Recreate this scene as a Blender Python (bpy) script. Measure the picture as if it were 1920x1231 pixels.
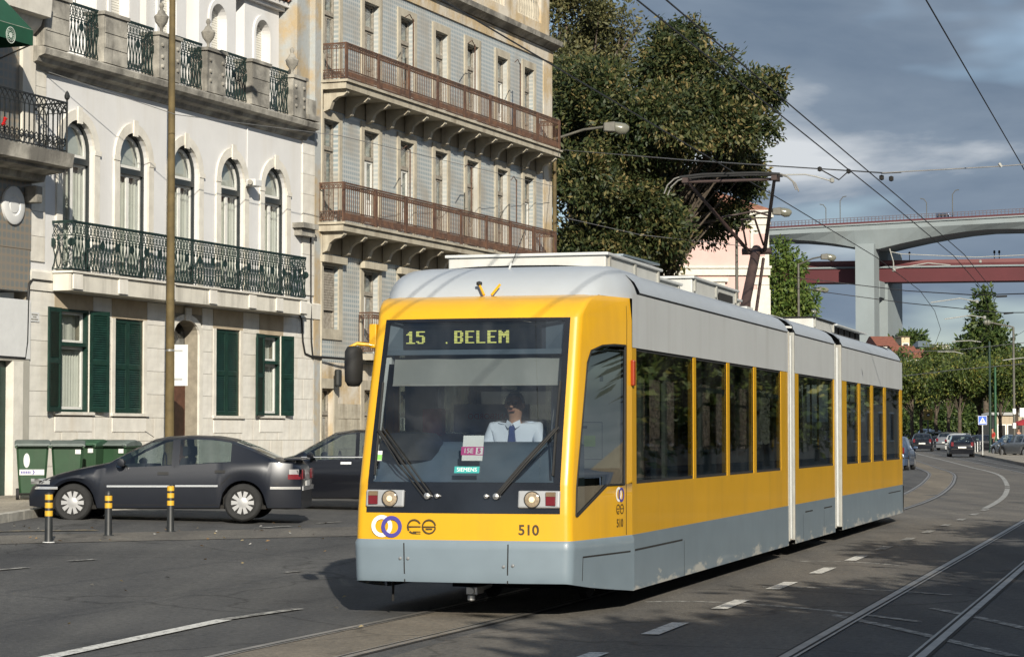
import bpy, bmesh, math, random
from mathutils import Vector, Matrix
from mathutils.geometry import tessellate_polygon
random.seed(7)
R = math.radians
for _o in list(bpy.data.objects):
    bpy.data.objects.remove(_o)
scene = bpy.context.scene
COL = scene.collection

# ------------------------------------------------------------------ camera
F, HOR, CX, CY, CAMH = 4300.0, 812.0, 960.0, 615.5, 1.62
PITCH = math.atan((HOR - CY) / F)
cam = bpy.data.cameras.new('camera')
cam.sensor_width = 36.0
cam.lens = F / 1920.0 * 36.0
cam.clip_start = 0.1
cam.clip_end = 8000
camo = bpy.data.objects.new('camera', cam)
COL.objects.link(camo)
camo.location = (0, 0, CAMH)
camo.rotation_euler = (math.pi / 2 + PITCH, 0, 0)
scene.camera = camo

# ------------------------------------------------------------------ sky, sun, exposure
SUN_EL, SUN_AZ = R(24.0), R(9.5)          # the sun stands behind the camera, a little to the right
sun_dir = Vector((math.sin(SUN_AZ) * math.cos(SUN_EL), -math.cos(SUN_AZ) * math.cos(SUN_EL), math.sin(SUN_EL)))
world = bpy.data.worlds.new('World')
scene.world = world
world.use_nodes = True
nt = world.node_tree
nt.nodes.clear()


def wn(t, **k):
    n = nt.nodes.new(t)
    for a, b in k.items():
        setattr(n, a, b)
    return n


w_out = wn('ShaderNodeOutputWorld')
w_bg = wn('ShaderNodeBackground')
w_sky = wn('ShaderNodeTexSky', sky_type='NISHITA', sun_disc=False, sun_elevation=SUN_EL,
           sun_rotation=math.atan2(sun_dir.x, sun_dir.y), altitude=20, air_density=1.0, dust_density=1.0, ozone_density=2.0)
w_bg.inputs['Strength'].default_value = 0.115
w_tc = wn('ShaderNodeTexCoord')
w_map = wn('ShaderNodeMapping')
w_map.inputs['Scale'].default_value = (1.0, 1.0, 3.2)
w_map.inputs['Location'].default_value = (0.31, 0.1, 0.42)
w_n1 = wn('ShaderNodeTexNoise')
w_n1.inputs['Scale'].default_value = 5.5
w_n1.inputs['Detail'].default_value = 7
w_n1.inputs['Roughness'].default_value = 0.52
w_n1.inputs['Distortion'].default_value = 0.25
w_n2 = wn('ShaderNodeTexNoise')
w_n2.inputs['Scale'].default_value = 2.6
w_n2.inputs['Detail'].default_value = 5
w_r1 = wn('ShaderNodeValToRGB')          # cloud tone: slate to pale
e = w_r1.color_ramp.elements
e[0].position = 0.36; e[0].color = (0.85, 1.18, 1.66, 1)
e[1].position = 0.66; e[1].color = (3.9, 4.1, 4.3, 1)
m_ = e.new(0.52); m_.color = (1.32, 1.68, 2.16, 1)
w_r2 = wn('ShaderNodeValToRGB')          # how much cloud covers the blue
w_r2.color_ramp.elements[0].position = 0.335
w_r2.color_ramp.elements[1].position = 0.475
w_mix = wn('ShaderNodeMix', data_type='RGBA')
L = nt.links.new
L(w_tc.outputs['Generated'], w_map.inputs['Vector'])
L(w_map.outputs['Vector'], w_n1.inputs['Vector'])
L(w_map.outputs['Vector'], w_n2.inputs['Vector'])
L(w_n1.outputs['Fac'], w_r1.inputs['Fac'])
L(w_n2.outputs['Fac'], w_r2.inputs['Fac'])
L(w_r2.outputs['Color'], w_mix.inputs['Factor'])
L(w_sky.outputs['Color'], w_mix.inputs[6])
L(w_r1.outputs['Color'], w_mix.inputs[7])
L(w_mix.outputs[2], w_bg.inputs['Color'])
L(w_bg.outputs['Background'], w_out.inputs['Surface'])

sl = bpy.data.lights.new('sun', 'SUN')
sl.energy = 4.35
sl.angle = R(0.5)
sl.color = (1.0, 0.93, 0.80)
so = bpy.data.objects.new('sun', sl)
COL.objects.link(so)
so.rotation_euler = sun_dir.to_track_quat('Z', 'Y').to_euler()
vs = scene.view_settings
vs.view_transform = 'Standard'
vs.look = 'None'
vs.exposure = 0.60
vs.gamma = 1.0
vs.use_curve_mapping = False
scene.render.engine = 'CYCLES'
cy = scene.cycles
cy.use_denoising = True
cy.max_bounces = 8
cy.diffuse_bounces = 3
cy.glossy_bounces = 4
cy.transmission_bounces = 6
cy.transparent_max_bounces = 24
cy.sample_clamp_indirect = 6.0
cy.caustics_reflective = False
cy.caustics_refractive = False

# ------------------------------------------------------------------ measuring helpers (photo pixel -> place)
_fw = Vector((0, math.cos(PITCH), math.sin(PITCH)))
_up = Vector((0, -math.sin(PITCH), math.cos(PITCH)))


def ray(px, py):
    return _fw + Vector((1, 0, 0)) * ((px - CX) / F) + _up * ((CY - py) / F)


def at(px, py, Y):
    r = ray(px, py)
    return Vector((0, 0, CAMH)) + r * (Y / r.y)


FP = Vector((-9.005, 44.0, 0.0))                      # a point of the street front
FA = R(21.43)                                         # street front against the view axis
FD = Vector((math.sin(FA), math.cos(FA), 0))
FN = Vector((math.cos(FA), -math.sin(FA), 0))         # towards the road


def fac(px, py, n=0.0):
    """pixel -> (along the street front, height) on the plane n metres in front of it"""
    r = ray(px, py)
    t = ((FP + FN * n - Vector((0, 0, CAMH))).dot(FN)) / r.dot(FN)
    p = Vector((0, 0, CAMH)) + r * t
    return (p - FP).dot(FD), p.z


def fs(px, py=600, n=0.0):
    return fac(px, py, n)[0]


def fz(px, py, n=0.0):
    return fac(px, py, n)[1]


def smooth(t):
    t = max(0.0, min(1.0, t))
    return t * t * (3 - 2 * t)


def gz(x, y):
    """height of the road surface"""
    q = (x - FP.x) * FN.x + (y - FP.y) * FN.y
    a = 14.0 - q
    rise = 0.0 if a <= 0 else 0.026 * (a * a / 4 if a < 2 else a - 1)
    rise = min(rise, 0.36)
    fade = 1 - smooth((y - 70) / 40)
    far = 0.0 if y < 100 else 1.6 * min(1.6, ((y - 100) / 250.0)) ** 2
    return rise * fade + far


# ------------------------------------------------------------------ mesh builder
class MB:
    def __init__(s):
        s.v = []; s.f = []; s.m = []
        s.cm = 0

    def add(s, vs_, fs_):
        b = len(s.v)
        s.v += [tuple(p) for p in vs_]
        s.f += [tuple(b + i for i in f) for f in fs_]
        s.m += [s.cm] * len(fs_)
        return s

    def box(s, x0, x1, y0, y1, z0, z1):
        vv = [(x0, y0, z0), (x1, y0, z0), (x1, y1, z0), (x0, y1, z0), (x0, y0, z1), (x1, y0, z1), (x1, y1, z1), (x0, y1, z1)]
        return s.add(vv, [(0, 3, 2, 1), (4, 5, 6, 7), (0, 1, 5, 4), (1, 2, 6, 5), (2, 3, 7, 6), (3, 0, 4, 7)])

    def hexa(s, lo, hi):
        return s.add(list(lo) + list(hi), [(0, 3, 2, 1), (4, 5, 6, 7), (0, 1, 5, 4), (1, 2, 6, 5), (2, 3, 7, 6), (3, 0, 4, 7)])

    def quad(s, a, b, c, d):
        return s.add([a, b, c, d], [(0, 1, 2, 3)])

    def poly(s, pts):
        return s.add(pts, [tuple(range(len(pts)))])

    def prism(s, lo, hi):
        """two matching point rings, capped"""
        n = len(lo)
        return s.add(list(lo) + list(hi), [tuple(range(n - 1, -1, -1)), tuple(range(n, 2 * n))] +
                     [(i, (i + 1) % n, n + (i + 1) % n, n + i) for i in range(n)])

    def grid(s, rows, close=False):
        n = len(rows[0]); fs_ = []
        for i in range(len(rows) - 1):
            for j in range(n if close else n - 1):
                k = (j + 1) % n
                fs_.append((i * n + j, i * n + k, (i + 1) * n + k, (i + 1) * n + j))
        return s.add([p for r in rows for p in r], fs_)

    def tube(s, pts, r, n=6, cap=True):
        pts = [Vector(p) for p in pts]
        rr = r if isinstance(r, (list, tuple)) else [r] * len(pts)
        rows = []
        ref = None
        for i, p in enumerate(pts):
            d = (pts[min(i + 1, len(pts) - 1)] - pts[max(i - 1, 0)])
            if d.length < 1e-9:
                d = Vector((0, 0, 1))
            d.normalize()
            if ref is None:
                ref = Vector((0, 0, 1)) if abs(d.z) < 0.9 else Vector((1, 0, 0))
            u = d.cross(ref)
            if u.length < 1e-4:
                ref = Vector((0, 1, 0)); u = d.cross(ref)
            u.normalize()
            w = u.cross(d)
            ref = w.cross(u) * 0 + (w if False else ref)
            rows.append([p + (u * math.cos(2 * math.pi * k / n + math.pi / n) + w * math.sin(2 * math.pi * k / n + math.pi / n)) * rr[i] for k in range(n)])
        s.grid(rows, close=True)
        if cap:
            s.poly(rows[0]); s.poly(rows[-1][::-1])
        return s

    def lathe(s, prof, c=(0, 0, 0), n=16, axis='z'):
        rows = []
        for (r, h) in prof:
            row = []
            for k in range(n):
                a = 2 * math.pi * k / n
                x, y = r * math.cos(a), r * math.sin(a)
                if axis == 'z': p = (c[0] + x, c[1] + y, c[2] + h)
                elif axis == 'y': p = (c[0] + x, c[1] + h, c[2] + y)
                else: p = (c[0] + h, c[1] + x, c[2] + y)
                row.append(p)
            rows.append(row)
        s.grid(rows, close=True)
        s.poly(rows[0][::-1]); s.poly(rows[-1])
        return s

    def ring(s, c, r0, r1, n=28, a0=0.0, a1=360.0, ax=((1, 0, 0), (0, 0, 1)), th=0.004, nrm=(0, -1, 0)):
        """flat annulus with a little thickness"""
        A, B, N = Vector(ax[0]), Vector(ax[1]), Vector(nrm)
        c = Vector(c)
        rows = [[], [], [], []]
        full = abs(a1 - a0) >= 359.9
        m = n if full else n + 1
        for k in range(m):
            a = R(a0 + (a1 - a0) * k / n)
            d = A * math.cos(a) + B * math.sin(a)
            rows[0].append(c + d * r0); rows[1].append(c + d * r0 + N * th)
            rows[2].append(c + d * r1 + N * th); rows[3].append(c + d * r1)
        s.grid(rows, close=full)
        return s

    def build(s, name, mat, parent=None, sm=None, bevel=0.0, loc=None, **props):
        me = bpy.data.meshes.new(name)
        me.from_pydata(s.v, [], s.f)
        mats = mat if isinstance(mat, (list, tuple)) else [mat]
        for m in mats:
            me.materials.append(m)
        if len(mats) > 1:
            me.polygons.foreach_set('material_index', s.m)
        bm = bmesh.new(); bm.from_mesh(me)
        bmesh.ops.remove_doubles(bm, verts=bm.verts, dist=1e-5)
        bmesh.ops.recalc_face_normals(bm, faces=bm.faces)
        bm.to_mesh(me); bm.free()
        if sm is not None:
            me.polygons.foreach_set('use_smooth', [True] * len(me.polygons))
            me.set_sharp_from_angle(angle=R(sm))
        return link(name, me, parent, loc, bevel, **props)


def link(name, me, parent=None, loc=None, bevel=0.0, **props):
    o = bpy.data.objects.new(name, me)
    COL.objects.link(o)
    if parent is not None:
        o.parent = parent
    if loc is not None:
        o.location = loc
    if bevel:
        b = o.modifiers.new('bevel', 'BEVEL'); b.width = bevel; b.segments = 2; b.limit_method = 'ANGLE'; b.angle_limit = R(40)
    for k, v_ in props.items():
        o[k] = v_
    return o


def thing(name, label, cat, loc=(0, 0, 0), rz=0.0, group=None):
    o = bpy.data.objects.new(name, None)
    COL.objects.link(o)
    o.empty_display_size = 0.2
    o.location = loc; o.rotation_euler = (0, 0, rz)
    o['label'] = label; o['category'] = cat
    if group: o['group'] = group
    return o


def tag(o, label, cat, group=None):
    o['label'] = label; o['category'] = cat
    if group: o['group'] = group
    return o


def copy_tree(o, parent=None):
    c = o.copy(); COL.objects.link(c); c.parent = parent
    for ch in list(o.children):
        copy_tree(ch, c)
    return c


def text(name, body, size, mat, parent, loc, rot, extrude=0.002, align='CENTER', sx=1.0, bold=0.0):
    cu = bpy.data.curves.new(name, 'FONT')
    cu.body = body; cu.size = size; cu.extrude = extrude; cu.align_x = align; cu.align_y = 'CENTER'; cu.offset = bold
    cu.resolution_u = 4
    cu.materials.append(mat)
    tmp = bpy.data.objects.new(name + '_curve', cu)
    COL.objects.link(tmp)
    bpy.context.view_layer.update()
    me = bpy.data.meshes.new_from_object(tmp.evaluated_get(bpy.context.evaluated_depsgraph_get()))
    me.name = name
    bpy.data.objects.remove(tmp)
    o = bpy.data.objects.new(name, me)
    COL.objects.link(o)
    o.parent = parent; o.location = loc; o.rotation_euler = rot; o.scale = (sx, 1, 1)
    return o


# ------------------------------------------------------------------ materials
def new_mat(name):
    m = bpy.data.materials.new(name); m.use_nodes = True
    t = m.node_tree
    return m, t, t.nodes['Principled BSDF']


def N(t, ty, **k):
    n = t.nodes.new(ty)
    for a, b in k.items():
        setattr(n, a, b)
    return n


def c4(c):
    return (c[0], c[1], c[2], 1.0)


def M(name, col, rough=0.6, metal=0.0, var=0.18, scale=6.0, bump=0.0, bscale=60.0, col2=None, lo=0.35, hi=0.7, stretch=None, coat=0.0, streak=None, emit=None, spec=0.5):
    """procedural paint/stone/metal: base colour broken up by two noises, optional streaks and fine relief"""
    m, t, b = new_mat(name)
    tc = N(t, 'ShaderNodeTexCoord')
    mp = N(t, 'ShaderNodeMapping')
    if stretch: mp.inputs['Scale'].default_value = stretch
    t.links.new(tc.outputs['Object'], mp.inputs['Vector'])
    n1 = N(t, 'ShaderNodeTexNoise'); n1.inputs['Scale'].default_value = scale; n1.inputs['Detail'].default_value = 8; n1.inputs['Roughness'].default_value = 0.6
    t.links.new(mp.outputs['Vector'], n1.inputs['Vector'])
    rp = N(t, 'ShaderNodeValToRGB')
    rp.color_ramp.elements[0].position = lo; rp.color_ramp.elements[1].position = hi
    c2 = col2 if col2 else tuple(min(1.0, c * (1 + var)) for c in col)
    c1 = col if col2 else tuple(c * (1 - var) for c in col)
    rp.color_ramp.elements[0].color = c4(c1); rp.color_ramp.elements[1].color = c4(c2)
    t.links.new(n1.outputs['Fac'], rp.inputs['Fac'])
    last = rp.outputs['Color']
    if streak:                                  # (colour, amount, scale)
        sc_, amt, ss = streak
        mp2 = N(t, 'ShaderNodeMapping'); mp2.inputs['Scale'].default_value = (ss, ss, ss * 0.09)
        t.links.new(tc.outputs['Object'], mp2.inputs['Vector'])
        n2 = N(t, 'ShaderNodeTexNoise'); n2.inputs['Scale'].default_value = 1.0; n2.inputs['Detail'].default_value = 7; n2.inputs['Roughness'].default_value = 0.65
        t.links.new(mp2.outputs['Vector'], n2.inputs['Vector'])
        r2 = N(t, 'ShaderNodeValToRGB'); r2.color_ramp.elements[0].position = 0.50; r2.color_ramp.elements[1].position = 0.74
        r2.color_ramp.elements[1].color = (amt, amt, amt, 1)
        t.links.new(n2.outputs['Fac'], r2.inputs['Fac'])
        mx = N(t, 'ShaderNodeMix', data_type='RGBA')
        t.links.new(r2.outputs['Color'], mx.inputs['Factor']); t.links.new(last, mx.inputs[6]); mx.inputs[7].default_value = c4(sc_)
        last = mx.outputs[2]
    t.links.new(last, b.inputs['Base Color'])
    b.inputs['Roughness'].default_value = rough
    b.inputs['Metallic'].default_value = metal
    b.inputs['Coat Weight'].default_value = coat
    b.inputs['Coat Roughness'].default_value = 0.06
    b.inputs['Specular IOR Level'].default_value = spec
    if bump:
        n3 = N(t, 'ShaderNodeTexNoise'); n3.inputs['Scale'].default_value = bscale; n3.inputs['Detail'].default_value = 5
        t.links.new(tc.outputs['Object'], n3.inputs['Vector'])
        bp = N(t, 'ShaderNodeBump'); bp.inputs['Strength'].default_value = bump; bp.inputs['Distance'].default_value = 0.02
        t.links.new(n3.outputs['Fac'], bp.inputs['Height'])
        t.links.new(bp.outputs['Normal'], b.inputs['Normal'])
    if emit:
        b.inputs['Emission Color'].default_value = c4(emit[0]); b.inputs['Emission Strength'].default_value = emit[1]
    return m


def glass(name, tint=(0.3, 0.34, 0.34), refl=0.12, rough=0.02, dirt=0.0):
    """thin pane: tinted see-through plus mirror reflection growing towards grazing view"""
    m, t, b = new_mat(name)
    t.nodes.remove(b)
    out = t.nodes['Material Output']
    tr = N(t, 'ShaderNodeBsdfTransparent'); tr.inputs['Color'].default_value = c4(tint)
    gl = N(t, 'ShaderNodeBsdfGlossy'); gl.inputs['Roughness'].default_value = rough; gl.inputs['Color'].default_value = (0.9, 0.95, 1, 1)
    # Schlick reflectance from the absolute facing angle, so that both sides of the pane behave alike
    ge = N(t, 'ShaderNodeNewGeometry')
    dt = N(t, 'ShaderNodeVectorMath', operation='DOT_PRODUCT')
    t.links.new(ge.outputs['Normal'], dt.inputs[0]); t.links.new(ge.outputs['Incoming'], dt.inputs[1])
    ab = N(t, 'ShaderNodeMath', operation='ABSOLUTE'); t.links.new(dt.outputs['Value'], ab.inputs[0])
    iv = N(t, 'ShaderNodeMath', operation='SUBTRACT'); iv.inputs[0].default_value = 1.0; t.links.new(ab.outputs[0], iv.inputs[1])
    pw = N(t, 'ShaderNodeMath', operation='POWER'); pw.inputs[1].default_value = 5.0; t.links.new(iv.outputs[0], pw.inputs[0])
    mu = N(t, 'ShaderNodeMath', operation='MULTIPLY_ADD'); mu.inputs[1].default_value = 1.0 - 0.045 - refl; mu.inputs[2].default_value = 0.045 + refl
    mu.use_clamp = True
    t.links.new(pw.outputs[0], mu.inputs[0])
    mx = N(t, 'ShaderNodeMixShader')
    t.links.new(mu.outputs['Value'], mx.inputs['Fac']); t.links.new(tr.outputs['BSDF'], mx.inputs[1]); t.links.new(gl.outputs['BSDF'], mx.inputs[2])
    last = mx
    if dirt:
        df = N(t, 'ShaderNodeBsdfDiffuse'); df.inputs['Color'].default_value = (0.55, 0.55, 0.52, 1)
        tc = N(t, 'ShaderNodeTexCoord'); nz = N(t, 'ShaderNodeTexNoise'); nz.inputs['Scale'].default_value = 2.2; nz.inputs['Detail'].default_value = 6
        t.links.new(tc.outputs['Object'], nz.inputs['Vector'])
        rp = N(t, 'ShaderNodeValToRGB'); rp.color_ramp.elements[0].position = 0.4; rp.color_ramp.elements[1].position = 0.8
        rp.color_ramp.elements[1].color = (dirt, dirt, dirt, 1)
        t.links.new(nz.outputs['Fac'], rp.inputs['Fac'])
        m2 = N(t, 'ShaderNodeMixShader')
        t.links.new(rp.outputs['Color'], m2.inputs['Fac']); t.links.new(mx.outputs['Shader'], m2.inputs[1]); t.links.new(df.outputs['BSDF'], m2.inputs[2])
        last = m2
    t.links.new(last.outputs['Shader'], out.inputs['Surface'])
    return m


def leaf_mat(name, dark, mid, light, tip=None, patch=0.8):
    m, t, b = new_mat(name)
    g = N(t, 'ShaderNodeNewGeometry')
    rp = N(t, 'ShaderNodeValToRGB')
    el = rp.color_ramp.elements
    el[0].position = 0.0; el[0].color = c4(dark)
    el[1].position = 0.88; el[1].color = c4(light)
    x = el.new(0.45); x.color = c4(mid)
    if tip:
        x = el.new(1.0); x.color = c4(tip)
    # bright clumps and dark gaps imitated in the leaf colour by patchy noise
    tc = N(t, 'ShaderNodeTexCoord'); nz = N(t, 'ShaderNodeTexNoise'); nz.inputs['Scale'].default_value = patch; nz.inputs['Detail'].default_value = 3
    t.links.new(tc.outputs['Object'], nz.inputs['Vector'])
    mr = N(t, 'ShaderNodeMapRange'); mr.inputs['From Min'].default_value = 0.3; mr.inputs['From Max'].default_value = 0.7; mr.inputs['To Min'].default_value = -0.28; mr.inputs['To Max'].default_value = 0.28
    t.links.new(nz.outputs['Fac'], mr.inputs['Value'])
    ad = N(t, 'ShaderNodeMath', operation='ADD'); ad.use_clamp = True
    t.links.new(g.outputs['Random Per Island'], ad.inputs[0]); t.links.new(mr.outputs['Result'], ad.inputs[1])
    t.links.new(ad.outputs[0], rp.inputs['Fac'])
    t.links.new(rp.outputs['Color'], b.inputs['Base Color'])
    b.inputs['Roughness'].default_value = 0.55
    b.inputs['Specular IOR Level'].default_value = 0.35
    tl = N(t, 'ShaderNodeBsdfTranslucent'); t.links.new(rp.outputs['Color'], tl.inputs['Color'])
    mx = N(t, 'ShaderNodeMixShader'); mx.inputs['Fac'].default_value = 0.22
    t.links.new(b.outputs['BSDF'], mx.inputs[1]); t.links.new(tl.outputs['BSDF'], mx.inputs[2])
    t.links.new(mx.outputs['Shader'], t.nodes['Material Output'].inputs['Surface'])
    return m

# ================================================================== ground
def asphalt(name, col, col2, big=0.25, scuff=0.0):
    m, t, b = new_mat(name)
    tc = N(t, 'ShaderNodeTexCoord')
    n1 = N(t, 'ShaderNodeTexNoise'); n1.inputs['Scale'].default_value = big; n1.inputs['Detail'].default_value = 9; n1.inputs['Roughness'].default_value = 0.62
    n2 = N(t, 'ShaderNodeTexNoise'); n2.inputs['Scale'].default_value = 16; n2.inputs['Detail'].default_value = 7; n2.inputs['Roughness'].default_value = 0.85
    v = N(t, 'ShaderNodeTexVoronoi'); v.inputs['Scale'].default_value = 45
    for n in (n1, n2, v):
        t.links.new(tc.outputs['Object'], n.inputs['Vector'])
    rp = N(t, 'ShaderNodeValToRGB'); rp.color_ramp.elements[0].position = 0.32; rp.color_ramp.elements[1].position = 0.72
    rp.color_ramp.elements[0].color = c4(col); rp.color_ramp.elements[1].color = c4(col2)
    t.links.new(n1.outputs['Fac'], rp.inputs['Fac'])
    r2 = N(t, 'ShaderNodeValToRGB'); r2.color_ramp.elements[0].position = 0.33; r2.color_ramp.elements[1].position = 0.72
    r2.color_ramp.elements[0].color = (0.40, 0.40, 0.41, 1); r2.color_ramp.elements[1].color = (1.75, 1.7, 1.6, 1)
    t.links.new(n2.outputs['Fac'], r2.inputs['Fac'])
    mx = N(t, 'ShaderNodeMix', data_type='RGBA', blend_type='MULTIPLY'); mx.inputs['Factor'].default_value = 0.8
    t.links.new(rp.outputs['Color'], mx.inputs[6]); t.links.new(r2.outputs['Color'], mx.inputs[7])
    # long dark tyre and oil streaks along the road
    mp = N(t, 'ShaderNodeMapping'); mp.inputs['Rotation'].default_value = (0, 0, R(16.2)); mp.inputs['Scale'].default_value = (1.3, 0.07, 1)
    t.links.new(tc.outputs['Object'], mp.inputs['Vector'])
    n4 = N(t, 'ShaderNodeTexNoise'); n4.inputs['Scale'].default_value = 1.0; n4.inputs['Detail'].default_value = 5
    t.links.new(mp.outputs['Vector'], n4.inputs['Vector'])
    r4 = N(t, 'ShaderNodeValToRGB'); r4.color_ramp.elements[0].position = 0.3; r4.color_ramp.elements[1].position = 0.7
    r4.color_ramp.elements[0].color = (0.72, 0.72, 0.74, 1); r4.color_ramp.elements[1].color = (1.18, 1.15, 1.1, 1)
    t.links.new(n4.outputs['Fac'], r4.inputs['Fac'])
    m3 = N(t, 'ShaderNodeMix', data_type='RGBA', blend_type='MULTIPLY'); m3.inputs['Factor'].default_value = 1.0
    t.links.new(mx.outputs[2], m3.inputs[6]); t.links.new(r4.outputs['Color'], m3.inputs[7])
    # hairline cracks and old sealed joints
    vc = N(t, 'ShaderNodeTexVoronoi', feature='DISTANCE_TO_EDGE'); vc.inputs['Scale'].default_value = 0.16
    nw = N(t, 'ShaderNodeTexNoise'); nw.inputs['Scale'].default_value = 0.9; nw.inputs['Detail'].default_value = 6
    t.links.new(tc.outputs['Object'], nw.inputs['Vector'])
    av = N(t, 'ShaderNodeVectorMath', operation='ADD'); t.links.new(tc.outputs['Object'], av.inputs[0]); t.links.new(nw.outputs['Color'], av.inputs[1])
    t.links.new(av.outputs['Vector'], vc.inputs['Vector'])
    rc = N(t, 'ShaderNodeValToRGB'); rc.color_ramp.elements[0].position = 0.0; rc.color_ramp.elements[1].position = 0.006
    rc.color_ramp.elements[0].color = (0.55, 0.55, 0.55, 1); rc.color_ramp.elements[1].color = (1, 1, 1, 1)
    t.links.new(vc.outputs['Distance'], rc.inputs['Fac'])
    m4 = N(t, 'ShaderNodeMix', data_type='RGBA', blend_type='MULTIPLY'); m4.inputs['Factor'].default_value = 1.0
    t.links.new(m3.outputs[2], m4.inputs[6]); t.links.new(rc.outputs['Color'], m4.inputs[7])
    # scattered dark oil spots
    no = N(t, 'ShaderNodeTexNoise'); no.inputs['Scale'].default_value = 0.55; no.inputs['Detail'].default_value = 9; no.inputs['Roughness'].default_value = 0.7
    t.links.new(tc.outputs['Object'], no.inputs['Vector'])
    ro = N(t, 'ShaderNodeValToRGB'); ro.color_ramp.elements[0].position = 0.60; ro.color_ramp.elements[1].position = 0.70
    ro.color_ramp.elements[0].color = (1, 1, 1, 1); ro.color_ramp.elements[1].color = (0.58, 0.57, 0.56, 1)
    t.links.new(no.outputs['Fac'], ro.inputs['Fac'])
    m5 = N(t, 'ShaderNodeMix', data_type='RGBA', blend_type='MULTIPLY'); m5.inputs['Factor'].default_value = 1.0
    t.links.new(m4.outputs[2], m5.inputs[6]); t.links.new(ro.outputs['Color'], m5.inputs[7])
    t.links.new(m5.outputs[2], b.inputs['Base Color'])
    b.inputs['Roughness'].default_value = 0.82
    b.inputs['Specular IOR Level'].default_value = 0.3
    bp = N(t, 'ShaderNodeBump'); bp.inputs['Strength'].default_value = 0.6; bp.inputs['Distance'].default_value = 0.012
    t.links.new(v.outputs['Distance'], bp.inputs['Height']); t.links.new(bp.outputs['Normal'], b.inputs['Normal'])
    return m


def worn_paint(name, col, lo=0.36, hi=0.5, scale=14):
    m, t, b = new_mat(name)
    tc = N(t, 'ShaderNodeTexCoord')
    n1 = N(t, 'ShaderNodeTexNoise'); n1.inputs['Scale'].default_value = scale; n1.inputs['Detail'].default_value = 8; n1.inputs['Roughness'].default_value = 0.75
    t.links.new(tc.outputs['Object'], n1.inputs['Vector'])
    rp = N(t, 'ShaderNodeValToRGB'); rp.color_ramp.elements[0].position = lo; rp.color_ramp.elements[1].position = hi
    rp.color_ramp.elements[0].color = (0.1, 0.097, 0.09, 1); rp.color_ramp.elements[1].color = c4(col)
    t.links.new(n1.outputs['Fac'], rp.inputs['Fac']); t.links.new(rp.outputs['Color'], b.inputs['Base Color'])
    b.inputs['Roughness'].default_value = 0.8
    return m


m_road = asphalt('asphalt', (0.064, 0.066, 0.069), (0.112, 0.114, 0.116))
m_lane = asphalt('lighter_lane_asphalt', (0.112, 0.108, 0.101), (0.160, 0.152, 0.141), big=0.5)
m_bed = asphalt('track_bed_asphalt', (0.145, 0.13, 0.108), (0.215, 0.193, 0.16), big=0.8)
m_strip = asphalt('bollard_strip_asphalt', (0.12, 0.115, 0.106), (0.165, 0.158, 0.145), big=0.7)
m_pave = asphalt('pavement_stone', (0.24, 0.225, 0.195), (0.36, 0.335, 0.29), big=1.2)
m_kerb = M('kerb_stone', (0.40, 0.38, 0.33), 0.85, var=0.25, scale=5, bump=0.4, bscale=40)
m_white_paint = worn_paint('white_road_paint', (0.62, 0.61, 0.57))
m_mid_paint = worn_paint('faded_white_road_paint', (0.42, 0.42, 0.40), 0.36, 0.62, 6)
m_worn_paint = worn_paint('worn_white_road_paint', (0.42, 0.41, 0.38), 0.45, 0.6, 9)
m_yellow_line = worn_paint('worn_yellow_road_paint', (0.35, 0.27, 0.14), 0.48, 0.62, 7)
m_rail = M('rail_steel', (0.34, 0.32, 0.29), 0.45, 0.7, var=0.25, scale=3)
m_groove = M('rail_groove', (0.03, 0.027, 0.024), 0.9, var=0.3)
m_earth = M('earth', (0.12, 0.11, 0.08), 0.95, scale=0.5)

xs = [-900, -400, -150, -80, -50] + [-40 + 2 * i for i in range(41)] + [50, 62, 75, 90, 120, 160, 220, 400, 800, 1600]
ys = [-300, -100, -40, -10] + [0 + 2.5 * i for i in range(45)] + [120, 132, 145, 160, 180, 205, 235, 270, 310, 360, 420, 500, 650, 900, 1300, 2000, 3500, 6000]
g = MB()
g.grid([[(x, y, gz(x, y)) for x in xs] for y in ys])
ground = g.build('road', m_road, sm=60, kind='structure')

# ---- tram tracks: centre lines as seen, running on round the bend
C1 = [(-60, -26), (0, -6.4), (8, -4.05), (12, -2.98), (16.6, -1.72), (19, -0.92), (21.77, 0.0), (30, 2.385), (40, 5.28), (46, 7.0), (54, 9.2), (62, 11.15), (74, 13.75), (89, 16.6), (115, 20.5), (143, 24.3), (190, 30.2), (260, 38.0), (340, 46.0)]


def interp(tab, y):
    for i in range(len(tab) - 1):
        if tab[i][0] <= y <= tab[i + 1][0]:
            # cubic (Catmull-Rom) in y
            p1, p2 = tab[i], tab[i + 1]
            p0 = tab[i - 1] if i > 0 else (2 * p1[0] - p2[0], 2 * p1[1] - p2[1])
            p3 = tab[i + 2] if i + 2 < len(tab) else (2 * p2[0] - p1[0], 2 * p2[1] - p1[1])
            h = p2[0] - p1[0]; t = (y - p1[0]) / h
            m1 = (p2[1] - p0[1]) / (p2[0] - p0[0]) * h; m2 = (p3[1] - p1[1]) / (p3[0] - p1[0]) * h
            return ((2 * t**3 - 3 * t**2 + 1) * p1[1] + (t**3 - 2 * t**2 + t) * m1 + (-2 * t**3 + 3 * t**2) * p2[1] + (t**3 - t**2) * m2)
    return tab[-1][1]


def off_line(tab, o, y0, y1, step=1.0):
    """points offset o metres to the right of the line"""
    pts = []
    y = y0
    while y <= y1 + 1e-6:
        x = interp(tab, y); dx = (interp(tab, y + 0.2) - interp(tab, y - 0.2)) / 0.4
        n = math.hypot(1, dx)
        pts.append((x + o / n, y - o * dx / n))
        y += step * (1 if y < 60 else 2)
    return pts


def strip(mb, a, b, dz):
    mb.grid([[(p[0], p[1], gz(*p) + dz), (q[0], q[1], gz(*q) + dz)] for p, q in zip(a, b)])


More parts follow.
